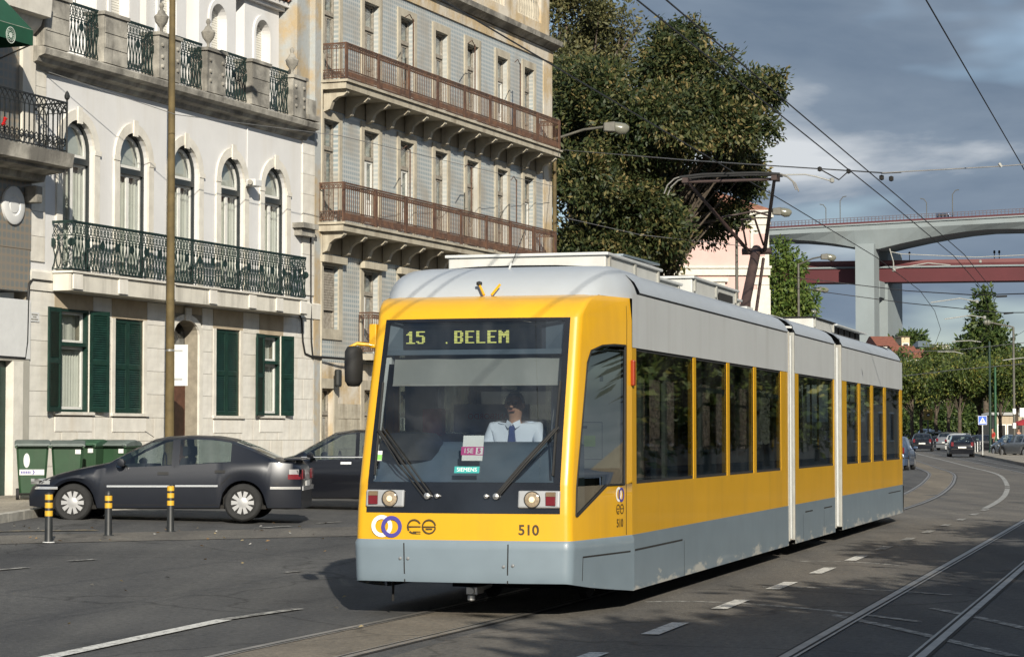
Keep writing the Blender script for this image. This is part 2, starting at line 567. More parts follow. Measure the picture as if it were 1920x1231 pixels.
STRAIGHT = [(-60, -23.7), (-20, -12.1), (21.77, 0.0), (30, 2.385), (40, 5.28), (46, 7.0), (54, 9.2), (62, 11.15), (74, 13.75), (89, 16.6), (115, 20.5), (143, 24.3), (190, 30.2), (260, 38.0), (340, 46.0)]
mb = MB(); strip(mb, off_line(STRAIGHT, 0.55, 2, 200), off_line(STRAIGHT, 3.27, 2, 200), 0.003)
mb.build('lane_surface', m_lane, sm=60, kind='structure')
for tab, o in ((C1, 0.0), (STRAIGHT, 3.78)):
    mb = MB(); strip(mb, off_line(tab, o - 0.40, 2, 300), off_line(tab, o + 0.40, 2, 300), 0.004)
    if o == 0.0:
        mb.build('track_bed', m_bed, sm=60, kind='structure')
    for side in (-0.475, 0.475):
        e = o + side
        mb = MB()
        strip(mb, off_line(tab, e - 0.035, 2, 300), off_line(tab, e + 0.035, 2, 300), 0.009)
        lip = 0.075 if side < 0 else -0.075
        strip(mb, off_line(tab, e + lip - 0.012, 2, 300), off_line(tab, e + lip + 0.012, 2, 300), 0.009)
        rail = mb.build('tram_rail', m_rail, sm=60, kind='structure')
        mb = MB()
        c = (0.049 if side < 0 else -0.049)
        strip(mb, off_line(tab, e + c - 0.014, 2, 300), off_line(tab, e + c + 0.014, 2, 300), 0.006)
        strip(mb, off_line(tab, e - 0.05 * (1 if side < 0 else -1) - 0.012, 2, 300), off_line(tab, e - 0.05 * (1 if side < 0 else -1) + 0.012, 2, 300), 0.006)
        mb.build('rail_groove', m_groove, rail)


def mark(name, pts, width, mat, dz=0.012):
    """a painted line of given width along ground points"""
    a, b = [], []
    for i, p in enumerate(pts):
        q0, q1 = pts[max(0, i - 1)], pts[min(len(pts) - 1, i + 1)]
        d = Vector((q1[0] - q0[0], q1[1] - q0[1])).normalized()
        n = Vector((d.y, -d.x)) * width / 2
        a.append((p[0] - n.x, p[1] - n.y)); b.append((p[0] + n.x, p[1] + n.y))
    mb = MB(); strip(mb, a, b, dz)
    return mb.build(name, mat, ground)


def dens(a, b, n=8):
    return [(a[0] + (b[0] - a[0]) * i / n, a[1] + (b[1] - a[1]) * i / n) for i in range(n + 1)]


def gp(px, py):
    z = 0.0
    for _ in range(4):
        r = ray(px, py); t = (z - CAMH) / r.z
        z = gz(r.x * t, r.y * t)
    return (r.x * t, r.y * t)


for k in range(13):                                   # lane dashes between the tracks
    yc = 16.95 + 2.68 * k
    o = 1.95 + 0.02 * k
    L_ = 1.15 if k < 6 else 0.95
    mark('lane_dash', off_line(STRAIGHT, o, yc - L_ / 2, yc + L_ / 2, L_ / 2), 0.15, m_white_paint if k < 6 else m_worn_paint)
mark('solid_lane_line', off_line(STRAIGHT, 2.12, 50, 250), 0.14, m_mid_paint)
mark('solid_lane_line', off_line(STRAIGHT, 6.6, 70, 250), 0.14, m_worn_paint)
mark('edge_line', dens(gp(60, 1240), gp(420, 1163), 10), 0.15, m_white_paint)
mark('edge_line', dens(gp(422, 1162), gp(560, 1142), 6), 0.12, m_worn_paint)
for a, b in (((-30, 1071), (52, 1064)), ((130, 1052), (178, 1049)), ((532, 1074), (566, 1071)), ((480, 990), (545, 986)), ((595, 981), (640, 978))):
    mark('lane_dash', dens(gp(*a), gp(*b), 4), 0.10, m_worn_paint)
mark('edge_line', dens(gp(-20, 995), gp(180, 993), 8), 0.22, m_yellow_line)
for a, b, c in (((1210, 1128), (1400, 1122), (1720, 1165)), ((1430, 1100), (1600, 1100), (1780, 1115)), ((1560, 1152), (1700, 1180), (1900, 1230)), ((1750, 1140), (1850, 1160), (1930, 1180)), ((1500, 1052), (1580, 1050), (1690, 1060))):
    A, B, Cc = gp(*a), gp(*b), gp(*c)
    pts = [((1 - t)**2 * A[0] + 2 * t * (1 - t) * B[0] + t * t * Cc[0], (1 - t)**2 * A[1] + 2 * t * (1 - t) * B[1] + t * t * Cc[1]) for t in [i / 12 for i in range(13)]]
    mark('tyre_scuff', pts, 0.11, m_worn_paint, 0.005)

# the paler strip that carries the bollards
mb = MB()
q_in, q_out = [], []
for i in range(15):
    px = -60 + 55 * i
    q_in.append(gp(px, 1019 - 0.022 * px)); q_out.append(gp(px, 1003 - 0.024 * px))
strip(mb, q_in, q_out, 0.006)
mb.build('bollard_strip', m_strip, kind='structure')

# left pavement with kerb stones
edge = [(-11.6, 24.0), (-9.3, 30.0), (-7.95, 35.0), (-7.72, 38.6), (-7.35, 40.2), (-6.4, 42.2)]
for s in (8, 14, 20, 26, 32, 36, 40, 50, 60):
    p = FP + FD * s + FN * 2.3
    edge.append((p.x, p.y))


def resample(pts, step):
    out = [Vector(pts[0])]; acc = 0.0
    for a, b in zip(pts[:-1], pts[1:]):
        a, b = Vector(a), Vector(b); Ls = (b - a).length; d = step - acc
        while d <= Ls:
            out.append(a + (b - a) * (d / Ls)); d += step
        acc = Ls - (d - step)
    return out


ed = resample(edge, 0.9)
mb = MB(); inn = []
for p in ed:
    q = (p.x - FP.x) * FN.x + (p.y - FP.y) * FN.y
    w = p.to_3d() - FN * (q - 0.02)
    inn.append(w)
KH = 0.13
mb.grid([[(p.x - FN.x * 0.14, p.y - FN.y * 0.14, gz(p.x, p.y) + KH), ((p.x + w.x) / 2, (p.y + w.y) / 2, gz((p.x + w.x) / 2, (p.y + w.y) / 2) + KH), (w.x, w.y, gz(w.x, w.y) + KH)] for p, w in zip(ed, inn)])
pave = mb.build('pavement', m_pave, sm=60, kind='structure')
for a, b in zip(ed[:-1], ed[1:]):
    d = (b - a).normalized(); n = Vector((d.y, -d.x)); gap = d * 0.006
    a2, b2 = a + gap, b - gap
    lo = [a2, b2, b2 - n * 0.15, a2 - n * 0.15]
    mb = MB()
    mb.hexa([(p.x, p.y, gz(p.x, p.y) - 0.05) for p in lo], [(p.x, p.y, gz(p.x, p.y) + KH + 0.004 + random.uniform(-0.003, 0.004)) for p in lo])
    mb.build('kerb_stone', m_kerb, pave)

# dry leaves and scraps lying about the bollards and the gutter
mb = MB()
rl_ = random.Random(21)
for i in range(60):
    px, py = rl_.uniform(-20, 640), rl_.gauss(1000, 14)
    if i > 46: px, py = rl_.uniform(60, 700), rl_.uniform(1010, 1180)
    if py < 972: continue
    X, Y = gp(px, py); a = rl_.uniform(0, 6.28); s_ = rl_.uniform(0.018, 0.04)
    z = gz(X, Y) + 0.014
    d = Vector((math.cos(a), math.sin(a), 0)) * s_; n = Vector((-math.sin(a), math.cos(a), 0)) * s_ * 0.6
    c = Vector((X, Y, z))
    mb.cm = rl_.randrange(3)
    mb.add([c - d, c + n + Vector((0, 0, 0.02)), c + d + Vector((0, 0, 0.012)), c - n + Vector((0, 0, 0.004))], [(0, 1, 2, 3)])
mb.build('fallen_leaves', [M('dry_leaf', (0.22, 0.13, 0.05), 0.9), M('pale_leaf', (0.24, 0.19, 0.10), 0.9), M('paper_scrap', (0.30, 0.29, 0.27), 0.9)], kind='stuff', label='dry leaves and scraps scattered on the asphalt', category='leaves')

# traffic island on the far right
isl = [(1824, 852), (1880, 864), (1935, 876), (1990, 880), (1990, 838), (1900, 838), (1845, 840)]
P_ = [gp(*p) for p in isl]
mb = MB(); mb.prism([(p[0], p[1], gz(*p) - 0.05) for p in P_], [(p[0], p[1], gz(*p) + 0.14) for p in P_])
mb.build('traffic_island', m_pave, kind='structure')

# ================================================================== street fronts
ANG = math.atan2(FD.y, FD.x)
m_plaster = M('white_plaster', (0.645, 0.64, 0.635), 0.85, var=0.04, scale=1.6, bump=0.15, bscale=30, streak=((0.52, 0.48, 0.41), 0.45, 1.1))
m_stone = M('cream_stone', (0.64, 0.61, 0.545), 0.8, var=0.12, scale=3, bump=0.25, bscale=45, streak=((0.44, 0.38, 0.29), 0.5, 1.6))
m_stained = M('stained_slab_stone', (0.60, 0.57, 0.50), 0.85, var=0.1, scale=2, streak=((0.10, 0.09, 0.075), 0.75, 2.2))
m_joint = M('mortar_joint', (0.26, 0.23, 0.18), 0.95)
m_ashlar = [M('ashlar_stone', c, 0.8, var=0.10, scale=2.5, bump=0.2, bscale=50, streak=((0.50, 0.43, 0.33), 0.45, 1.6)) for c in ((0.655, 0.63, 0.57), (0.63, 0.60, 0.535), (0.67, 0.645, 0.59))]
m_grey_stone = M('weathered_cornice_stone', (0.17, 0.16, 0.14), 0.9, scale=1.7, lo=0.40, hi=0.66, col2=(0.44, 0.415, 0.36), bump=0.4, bscale=30, streak=((0.055, 0.05, 0.045), 0.8, 3.2))
m_tan = M('tan_render', (0.40, 0.33, 0.235), 0.9, var=0.12, scale=2.5, streak=((0.24, 0.19, 0.13), 0.5, 2))
m_green = M('dark_green_paint', (0.006, 0.030, 0.021), 0.45, var=0.3, scale=5)
m_iron = M('green_cast_iron', (0.008, 0.024, 0.021), 0.5, var=0.35, scale=9)
m_black_iron = M('black_iron', (0.014, 0.016, 0.016), 0.5, var=0.3, scale=9)
m_rust = M('rusty_iron', (0.135, 0.068, 0.040), 0.9, var=0.4, scale=5, lo=0.3, hi=0.65, col2=(0.06, 0.034, 0.025))
m_white_wood = M('white_window_paint', (0.68, 0.67, 0.63), 0.5, var=0.06)
m_dark_wood = M('dark_window_frame', (0.018, 0.024, 0.026), 0.4, var=0.2)
m_old_wood = M('peeling_wood', (0.34, 0.31, 0.26), 0.85, var=0.35, scale=14, col2=(0.17, 0.145, 0.115))
m_red_wood = M('brown_door_wood', (0.10, 0.042, 0.026), 0.55, var=0.3, scale=8)
m_curtain = M('white_curtain', (0.62, 0.61, 0.57), 0.9, var=0.06)
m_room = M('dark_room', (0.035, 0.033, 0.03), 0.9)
m_roller = M('white_roller_shutter', (0.62, 0.60, 0.54), 0.6, var=0.05)
m_pane = glass('window_glass', (0.75, 0.78, 0.76), 0.05)
m_pane_old = glass('dusty_window_glass', (0.62, 0.64, 0.60), 0.08, dirt=0.5)
m_terra = M('terracotta', (0.30, 0.135, 0.085), 0.9, var=0.35, scale=3)
m_white_render = M('clean_white_panel', (0.60, 0.605, 0.60), 0.8, var=0.04)
m_ochre = M('flaking_ochre_render', (0.47, 0.36, 0.215), 0.95, var=0.2, scale=1.1, lo=0.42, hi=0.58, col2=(0.56, 0.51, 0.43), bump=0.5, bscale=14, streak=((0.16, 0.14, 0.115), 0.7, 1.8))
m_patch = M('patched_plaster', (0.40, 0.31, 0.19), 0.95, scale=0.9, lo=0.42, hi=0.56, col2=(0.36, 0.375, 0.37), bump=0.5, bscale=12, streak=((0.2, 0.17, 0.13), 0.7, 1.5))
m_cable = M('black_cable', (0.012, 0.012, 0.012), 0.6)


def tile_mat(name, pale, blue, per, soft=0.35, dirt=(0.33, 0.29, 0.23)):
    """glazed wall tiles: a small repeating figure, period per metres"""
    m, t, b = new_mat(name)
    tc = N(t, 'ShaderNodeTexCoord'); sp = N(t, 'ShaderNodeSeparateXYZ')
    t.links.new(tc.outputs['Object'], sp.inputs['Vector'])

    def tri(out, p, ph=0.0):
        a = N(t, 'ShaderNodeMath', operation='MULTIPLY_ADD'); a.inputs[1].default_value = math.pi / p; a.inputs[2].default_value = ph
        t.links.new(out, a.inputs[0])
        s_ = N(t, 'ShaderNodeMath', operation='SINE'); t.links.new(a.outputs[0], s_.inputs[0])
        ab = N(t, 'ShaderNodeMath', operation='ABSOLUTE'); t.links.new(s_.outputs[0], ab.inputs[0])
        return ab.outputs[0]
    mu = N(t, 'ShaderNodeMath', operation='MULTIPLY')
    t.links.new(tri(sp.outputs['X'], per), mu.inputs[0]); t.links.new(tri(sp.outputs['Z'], per), mu.inputs[1])
    rp = N(t, 'ShaderNodeValToRGB'); rp.color_ramp.elements[0].position = 0.12; rp.color_ramp.elements[1].position = 0.12 + soft
    rp.color_ramp.elements[0].color = c4(pale); rp.color_ramp.elements[1].color = c4(blue)
    t.links.new(mu.outputs[0], rp.inputs['Fac'])
    nz = N(t, 'ShaderNodeTexNoise'); nz.inputs['Scale'].default_value = 0.9; nz.inputs['Detail'].default_value = 7
    t.links.new(tc.outputs['Object'], nz.inputs['Vector'])
    r2 = N(t, 'ShaderNodeValToRGB'); r2.color_ramp.elements[0].position = 0.46; r2.color_ramp.elements[1].position = 0.72; r2.color_ramp.elements[1].color = (0.82, 0.82, 0.82, 1)
    t.links.new(nz.outputs['Fac'], r2.inputs['Fac'])
    mx = N(t, 'ShaderNodeMix', data_type='RGBA'); t.links.new(r2.outputs['Color'], mx.inputs['Factor']); t.links.new(rp.outputs['Color'], mx.inputs[6]); mx.inputs[7].default_value = c4(dirt)
    t.links.new(mx.outputs[2], b.inputs['Base Color'])
    b.inputs['Roughness'].default_value = 0.35
    return m


m_azulejo = tile_mat('blue_grey_wall_tile', (0.47, 0.475, 0.45), (0.245, 0.295, 0.315), 0.118, 0.75)
m_brown_tile = tile_mat('brown_grey_wall_tile', (0.235, 0.195, 0.15), (0.15, 0.165, 0.165), 0.15, 0.5, (0.22, 0.20, 0.17))

UNIT = None


def unit_cube():
    global UNIT
    if UNIT is None:
        b_ = MB().box(0, 1, 0, 1, 0, 1)
        UNIT = {}
    return UNIT


def block(name, mat, parent, x0, x1, y0, y1, z0, z1):
    """a box piece sharing one unit mesh per material"""
    unit_cube()
    key = mat.name
    if key not in UNIT:
        me = bpy.data.meshes.new('block')
        b_ = MB().box(0, 1, 0, 1, 0, 1)
        me.from_pydata(b_.v, [], b_.f); me.materials.append(mat)
        UNIT[key] = me
    o = bpy.data.objects.new(name, UNIT[key]); COL.objects.link(o)
    o.parent = parent; o.location = (x0, y0, z0); o.scale = (x1 - x0, y1 - y0, z1 - z0)
    return o


def wall(mb, outer, holes, y0, y1, sides=True):
    loops = [outer] + holes
    flat = [p for l in loops for p in l]
    tris = tessellate_polygon([[Vector((p[0], p[1], 0)) for p in l] for l in loops])
    mb.add([(p[0], y0, p[1]) for p in flat], [tuple(t) for t in tris])
    for k, l in enumerate(loops):
        if k == 0 and not sides: continue
        n = len(l)
        mb.add([(p[0], y0, p[1]) for p in l] + [(p[0], y1, p[1]) for p in l], [(i, (i + 1) % n, n + (i + 1) % n, n + i) for i in range(n)])


def rect(s0, s1, z0, z1):
    return [(s0, z0), (s1, z0), (s1, z1), (s0, z1)]


def arch(s0, s1, z0, zs, n=14, rise=None):
    c = (s0 + s1) / 2; r = (s1 - s0) / 2; rise = rise or r
    return [(s0, z0), (s1, z0)] + [(c + r * math.cos(math.pi * i / n), zs + rise * math.sin(math.pi * i / n)) for i in range(n + 1)]


def front(name, label, cat, s0):
    """a building standing on the street front; children use street-front coordinates"""
    p = FP + FD * s0
    o = thing(name, label, cat, (p.x, p.y, 0.0), ANG)
    o['_s0'] = s0
    return o


def fb(mb, name, mat, B, **k):
    return mb.build(name, mat, B, loc=(-B['_s0'], 0, 0), **k)


def profile(mb, prof, s0, s1):
    """profile (outward n, z) swept along the street front; capped"""
    a = [(s0, -n, z) for n, z in prof]; b = [(s1, -n, z) for n, z in prof]
    mb.prism(a, b)


def curtain(mb, s0, s1, z0, z1, y, per=0.09, amp=0.02):
    n = max(4, int((s1 - s0) / per * 4))
    rows = []
    for z in (z0, z1):
        rows.append([(s0 + (s1 - s0) * i / n, y + amp * math.sin(i * math.pi / 2) + 0.008 * math.sin(i * 1.7), z) for i in range(n + 1)])
    mb.grid(rows)


def fpart(name, mat, B, **k):
    return name, mat, B


# ------------------------------------------------------------------ the white house
WH = front('white_house', 'white two storey house with arched windows and green shutters', 'house', -0.5)
WS0, WS1 = -0.52, 11.95
SLAB0, SLAB1 = 4.37, 4.75
ground_win = [(0.50, 1.62, 2.04, 4.05, 'open'), (2.60, 3.72, 2.03, 3.95, 'shut'), (6.81, 7.92, 2.01, 3.92, 'shut'), (8.97, 9.90, 2.03, 3.88, 'open')]
door = (4.93, 6.02, 0.45, 3.75)
arches = [(0.58, 1.73), (2.70, 3.85), (4.83, 5.98), (6.96, 8.07), (9.03, 10.14)]
ZSP = 7.22
mb = MB()
holes = [rect(a, b, c, d) for a, b, c, d, _ in ground_win]
holes.append(arch(door[0], door[1], door[2] + 0.02, door[3], 10, 0.3))
wall(mb, rect(WS0, WS1, 0.2, SLAB0 - 0.02), holes, 0.0, 0.32)
fb(mb, 'base_wall', m_joint, WH)
mb = MB()
wall(mb, rect(WS0, WS1, SLAB0 - 0.02, 8.62), [arch(a, b, SLAB1 + 0.05, ZSP) for a, b in arches], 0.0, 0.30)
fb(mb, 'wall', m_plaster, WH)
# ashlar blocks of the ground floor, each a stone of its own
row_h = 0.482
zr = [0.5 + row_h * i for i in range(9)]
zr[-1] = SLAB0 - 0.03
obst = [(a - 0.14, b + 0.14, c - 0.06, 9.0) for a, b, c, d, _ in ground_win] + [(door[0] - 0.17, door[1] + 0.17, 0, 9.0)]
for ri in range(8):
    z0, z1 = zr[ri] + 0.004, zr[ri + 1] - 0.004
    segs = [(WS0 + 0.003, WS1 - 0.35)]
    for a, b, c, d in obst:
        if z1 > c + 0.05 and z0 < d - 0.05:
            ns = []
            for u, v in segs:
                if b <= u or a >= v: ns.append((u, v)); continue
                if a - u > 0.05: ns.append((u, a))
                if v - b > 0.05: ns.append((b, v))
            segs = ns
    for u, v in segs:
        n = max(1, round((v - u) / 0.62)) if v - u > 0.75 else 1
        cuts = [u + (v - u) * i / n for i in range(n + 1)]
        if ri % 2 and n > 2:
            cuts = [cuts[0]] + [c_ + 0.22 for c_ in cuts[1:-1]] + [cuts[-1]]
        for c0, c1 in zip(cuts[:-1], cuts[1:]):
            block('stone_block', random.choice(m_ashlar), WH, c0 + 0.004 - WH['_s0'], c1 - 0.004 - WH['_s0'], -0.018 - random.uniform(0, 0.004), 0.0, z0, z1)
block('plinth', m_ashlar[1], WH, 0.003, WS1 - WS0 - 0.1, -0.03, 0.0, 0.2, 0.49)


def frame_rect(mb, s0, s1, z0, z1, w, y0, y1):
    mb.box(s0, s0 + w, y0, y1, z0, z1); mb.box(s1 - w, s1, y0, y1, z0, z1)
    mb.box(s0 + w, s1 - w, y0, y1, z0, z0 + w); mb.box(s0 + w, s1 - w, y0, y1, z1 - w, z1)


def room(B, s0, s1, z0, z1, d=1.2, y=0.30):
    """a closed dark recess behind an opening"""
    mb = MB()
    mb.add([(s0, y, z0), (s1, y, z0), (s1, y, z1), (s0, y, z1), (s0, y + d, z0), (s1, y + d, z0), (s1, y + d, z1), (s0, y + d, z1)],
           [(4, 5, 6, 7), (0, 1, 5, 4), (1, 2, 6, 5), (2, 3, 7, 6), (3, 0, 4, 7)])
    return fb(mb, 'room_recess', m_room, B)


def sub(mb, name, mat, part, **k):
    """sub-part of a part that already carries the street-front offset"""
    return mb.build(name, mat, part, **k)


def shutter_leaf(B, hinge_s, w, z0, z1, ang, mir=1, y=-0.03):
    """louvred leaf hinged at hinge_s; ang = opening angle"""
    mb = MB()
    th = 0.035; st = 0.07
    zm = z0 + (z1 - z0) * 0.49
    mb.box(0, st, 0, th, z0, z1); mb.box(w - st, w, 0, th, z0, z1)
    for a, b in ((z0, z0 + 0.09), (z1 - 0.09, z1), (zm - 0.05, zm + 0.05)):
        mb.box(st, w - st, 0, th, a, b)
    o = mb.build('shutter', m_green, B)
    o.location = (hinge_s - B['_s0'], y, 0); o.scale = (mir, 1, 1)
    o.rotation_euler = (0, 0, ang)
    sl_ = MB()
    for a, b in ((z0 + 0.09, zm - 0.05), (zm + 0.05, z1 - 0.09)):
        n = int((b - a) / 0.045)
        for i in range(n):
            z = a + (b - a) * i / n
            sl_.quad((st, 0.004, z), (w - st, 0.004, z), (w - st, th - 0.004, z + 0.05), (st, th - 0.004, z + 0.05))
    s2 = sl_.build('slats', m_green, o); s2['kind'] = 'stuff'
    return o


for a, b, c, d, st in ground_win:
    # surround: tan lintel panel, thin sides, sill with apron
    mb = MB(); mb.box(a - 0.13, b + 0.13, -0.022, 0.0, d, SLAB0 - 0.03)
    fb(mb, 'lintel_panel', m_tan, WH)
    fb(MB().box(a - 0.13, a, -0.03, 0.0, c, d), 'window_jamb', m_stone, WH)
    fb(MB().box(b, b + 0.13, -0.03, 0.0, c, d), 'window_jamb', m_stone, WH)
    mb = MB(); mb.box(a - 0.16, b + 0.16, -0.07, 0.02, c - 0.06, c)
    fb(mb, 'sill', m_stone, WH)
    mb = MB(); mb.box(a - 0.1, b + 0.1, -0.034, 0.0, c - 0.38, c - 0.1)
    fb(mb, 'apron_panel', m_ashlar[2], WH)
    room(WH, a, b, c, d)
    if st == 'open':
        mb = MB(); frame_rect(mb, a, b, c, d, 0.05, 0.0, 0.14)
        zt = c + (d - c) * 0.66
        mb.box(a + 0.05, b - 0.05, -0.002, 0.12, zt - 0.04, zt + 0.035)
        fr = fb(mb, 'window', m_green, WH)
        mb = MB(); frame_rect(mb, a + 0.05, b - 0.05, c + 0.05, zt - 0.04, 0.055, 0.10, 0.15); frame_rect(mb, a + 0.05, b - 0.05, zt + 0.035, d - 0.05, 0.05, 0.10, 0.15)
        sub(mb, 'sash', m_white_wood, fr)
        for z0, z1 in ((c + 0.105, zt - 0.095), (zt + 0.085, d - 0.10)):
            mb = MB(); mb.quad((a + 0.105, 0.125, z0), (b - 0.105, 0.125, z0), (b - 0.105, 0.125, z1), (a + 0.105, 0.125, z1))
            sub(mb, 'pane', m_pane, fr)
        mb = MB(); curtain(mb, a + 0.06, b - 0.06, c + 0.05, zt, 0.2)
        sub(mb, 'curtain', m_curtain, fr)
        mb = MB(); curtain(mb, a + 0.06, b - 0.06, zt, d - 0.06, 0.26, 0.3, 0.01)
        sub(mb, 'curtain', m_curtain, fr)
        w = 0.56
        if a < 5:
            shutter_leaf(WH, a, w, c, d, R(-172), 1, -0.06)
            shutter_leaf(WH, b, 0.58, c, d, R(-8), 1, -0.06)
        else:
            shutter_leaf(WH, a, w * 0.85, c, d, R(-173), 1, -0.06)
            shutter_leaf(WH, b, 0.48, c, d, R(-8), 1, -0.06)
    else:
        w = (b - a) / 2 - 0.004
        shutter_leaf(WH, a, w, c, d, 0, 1, 0.02)
        shutter_leaf(WH, b, w, c, d, 0, -1, 0.02)
# door
mb = MB()
wall(mb, arch(door[0] - 0.16, door[1] + 0.16, 0.45, door[3], 10, 0.42), [arch(door[0], door[1], 0.47, door[3], 10, 0.3)], -0.05, 0.0)
fb(mb, 'door_surround', m_stone, WH)
mb = MB(); mb.box(door[0] - 0.16, door[1] + 0.16, -0.02, 0.0, door[3] + 0.43, SLAB0 - 0.03)
fb(mb, 'door_head_panel', m_tan, WH)
block('keystone', m_stone, WH, 5.36 - WH['_s0'], 5.6 - WH['_s0'], -0.09, -0.05, door[3] + 0.28, door[3] + 0.55)
mb = MB(); mb.box(door[0] - 0.02, door[1] + 0.02, 0.30, 0.36, 0.4, 3.0)
dr = fb(mb, 'door', m_red_wood, WH)
for i in range(2):
    for z0, z1 in ((0.7, 1.4), (1.55, 2.7)):
        x = door[0] + 0.10 + i * 0.52
        sub(MB().box(x, x + 0.36, 0.285, 0.30, z0, z1), 'door_panel', m_red_wood, dr)
mb = MB(); mb.box(door[0] - 0.02, door[1] + 0.02, 0.30, 0.34, 3.0, 3.08)
sub(mb, 'transom', m_red_wood, dr)
mb = MB(); mb.quad((door[0], 0.33, 3.08), (door[1], 0.33, 3.08), (door[1], 0.33, 4.05), (door[0], 0.33, 4.05))
sub(mb, 'pane', m_pane_old, dr)
room(WH, door[0] - 0.02, door[1] + 0.02, 0.45, 4.1, 0.6, 0.36)
# first floor: arched french windows
for k, (a, b) in enumerate(arches):
    mb = MB()
    z0 = SLAB1 + 0.05
    wall(mb, arch(a - 0.20, b + 0.20, z0, ZSP), [arch(a + 0.001, b - 0.001, z0 + 0.001, ZSP)], -0.045, 0.0)
    sr = fb(mb, 'arch_surround', m_stone, WH)
    c = (a + b) / 2
    sub(MB().box(c - 0.085, c + 0.085, -0.075, -0.045, ZSP + 0.50, ZSP + 0.83), 'keystone', m_stone, sr)
    for s_ in (a - 0.24, b + 0.0):
        sub(MB().box(s_, s_ + 0.24, -0.06, -0.045, ZSP - 0.06, ZSP + 0.04), 'impost', m_stone, sr)
    room(WH, a, b, z0, ZSP + 0.56, 1.0)
    mb = MB(); wall(mb, arch(a, b, z0, ZSP), [arch(a + 0.055, b - 0.055, z0 + 0.06, ZSP + 0.0)], 0.08, 0.20)
    mb.box(a + 0.055, b - 0.055, 0.06, 0.18, ZSP - 0.28, ZSP - 0.16)
    fr = fb(mb, 'window', m_dark_wood, WH)
    # green inner reveal seen on the right
    mb = MB(); wall(mb, arch(a + 0.06, b - 0.06, ZSP - 0.15, ZSP), [arch(a + 0.13, b - 0.13, ZSP - 0.09, ZSP)], 0.13, 0.17)
    sub(mb, 'fanlight', m_white_wood, fr)
    mb = MB(); mb.poly([(p[0], 0.15, p[1]) for p in arch(a + 0.13, b - 0.13, ZSP - 0.09, ZSP)])
    sub(mb, 'pane', m_pane, fr)
    for x0, x1 in ((a + 0.06, c), (c, b - 0.06)):
        mb = MB(); frame_rect(mb, x0, x1, z0 + 0.05, ZSP - 0.28, 0.05, 0.13, 0.17)
        sh = sub(mb, 'casement', m_white_wood, fr)
        mb = MB(); mb.quad((x0 + 0.05, 0.15, z0 + 0.1), (x1 - 0.05, 0.15, z0 + 0.1), (x1 - 0.05, 0.15, ZSP - 0.33), (x0 + 0.05, 0.15, ZSP - 0.33))
        sub(mb, 'pane', m_pane, fr)
    mb = MB(); curtain(mb, a + 0.07, b - 0.07, z0, ZSP - 0.2, 0.24, 0.11)
    sub(mb, 'curtain', m_curtain, fr)
    mb = MB(); mb.poly([(p[0], 0.23, p[1]) for p in arch(a + 0.1, b - 0.1, ZSP - 0.1, ZSP)])
    sub(mb, 'blind', m_curtain, fr)
# corner quoins of the upper floor
for s0, s1 in ((WS0 + 0.003, WS0 + 0.5), (10.98, 11.6)):
    z = 4.9
    while z < 8.5:
        z1 = min(z + 0.48, 8.6)
        block('quoin', random.choice(m_ashlar), WH, s0 - WH['_s0'], s1 - WH['_s0'], -0.035, -0.0, z + 0.004, z1 - 0.004)
        z += 0.48
# cornice
mb = MB()
profile(mb, [(0, 8.56), (0.06, 8.58), (0.10, 8.66), (0.22, 8.70), (0.26, 8.78), (0.40, 8.82), (0.42, 8.93), (0.36, 8.97), (0.0, 9.0)], WS0 - 0.12, 11.12)
fb(mb, 'cornice', m_grey_stone, WH, sm=35)
# string above the ground floor and balcony slab
mb = MB(); profile(mb, [(0, SLAB0 - 0.02), (0.05, SLAB0 - 0.02), (0.07, SLAB1 - 0.05), (0.0, SLAB1)], WS0, 11.9)
fb(mb, 'string_course', m_ashlar[0], WH)
BD = 0.48
mb = MB(); mb.box(0.22, 10.34, -BD, -0.071, SLAB0, SLAB1 - 0.04)
slab = fb(mb, 'balcony_slab', m_stained, WH)
for c in (0.42, 2.1, 4.0, 5.8, 7.6, 8.9, 10.12):
    sub(MB().box(c - 0.16, c + 0.16, -BD - 0.035, -BD, SLAB0 + 0.03, SLAB1 - 0.06), 'pedestal_face', m_ashlar[2], slab)
mb = MB(); mb.box(0.18, 10.38, -BD - 0.05, -0.071, SLAB1 - 0.04, SLAB1)
sub(mb, 'slab_edge', m_stone, slab)


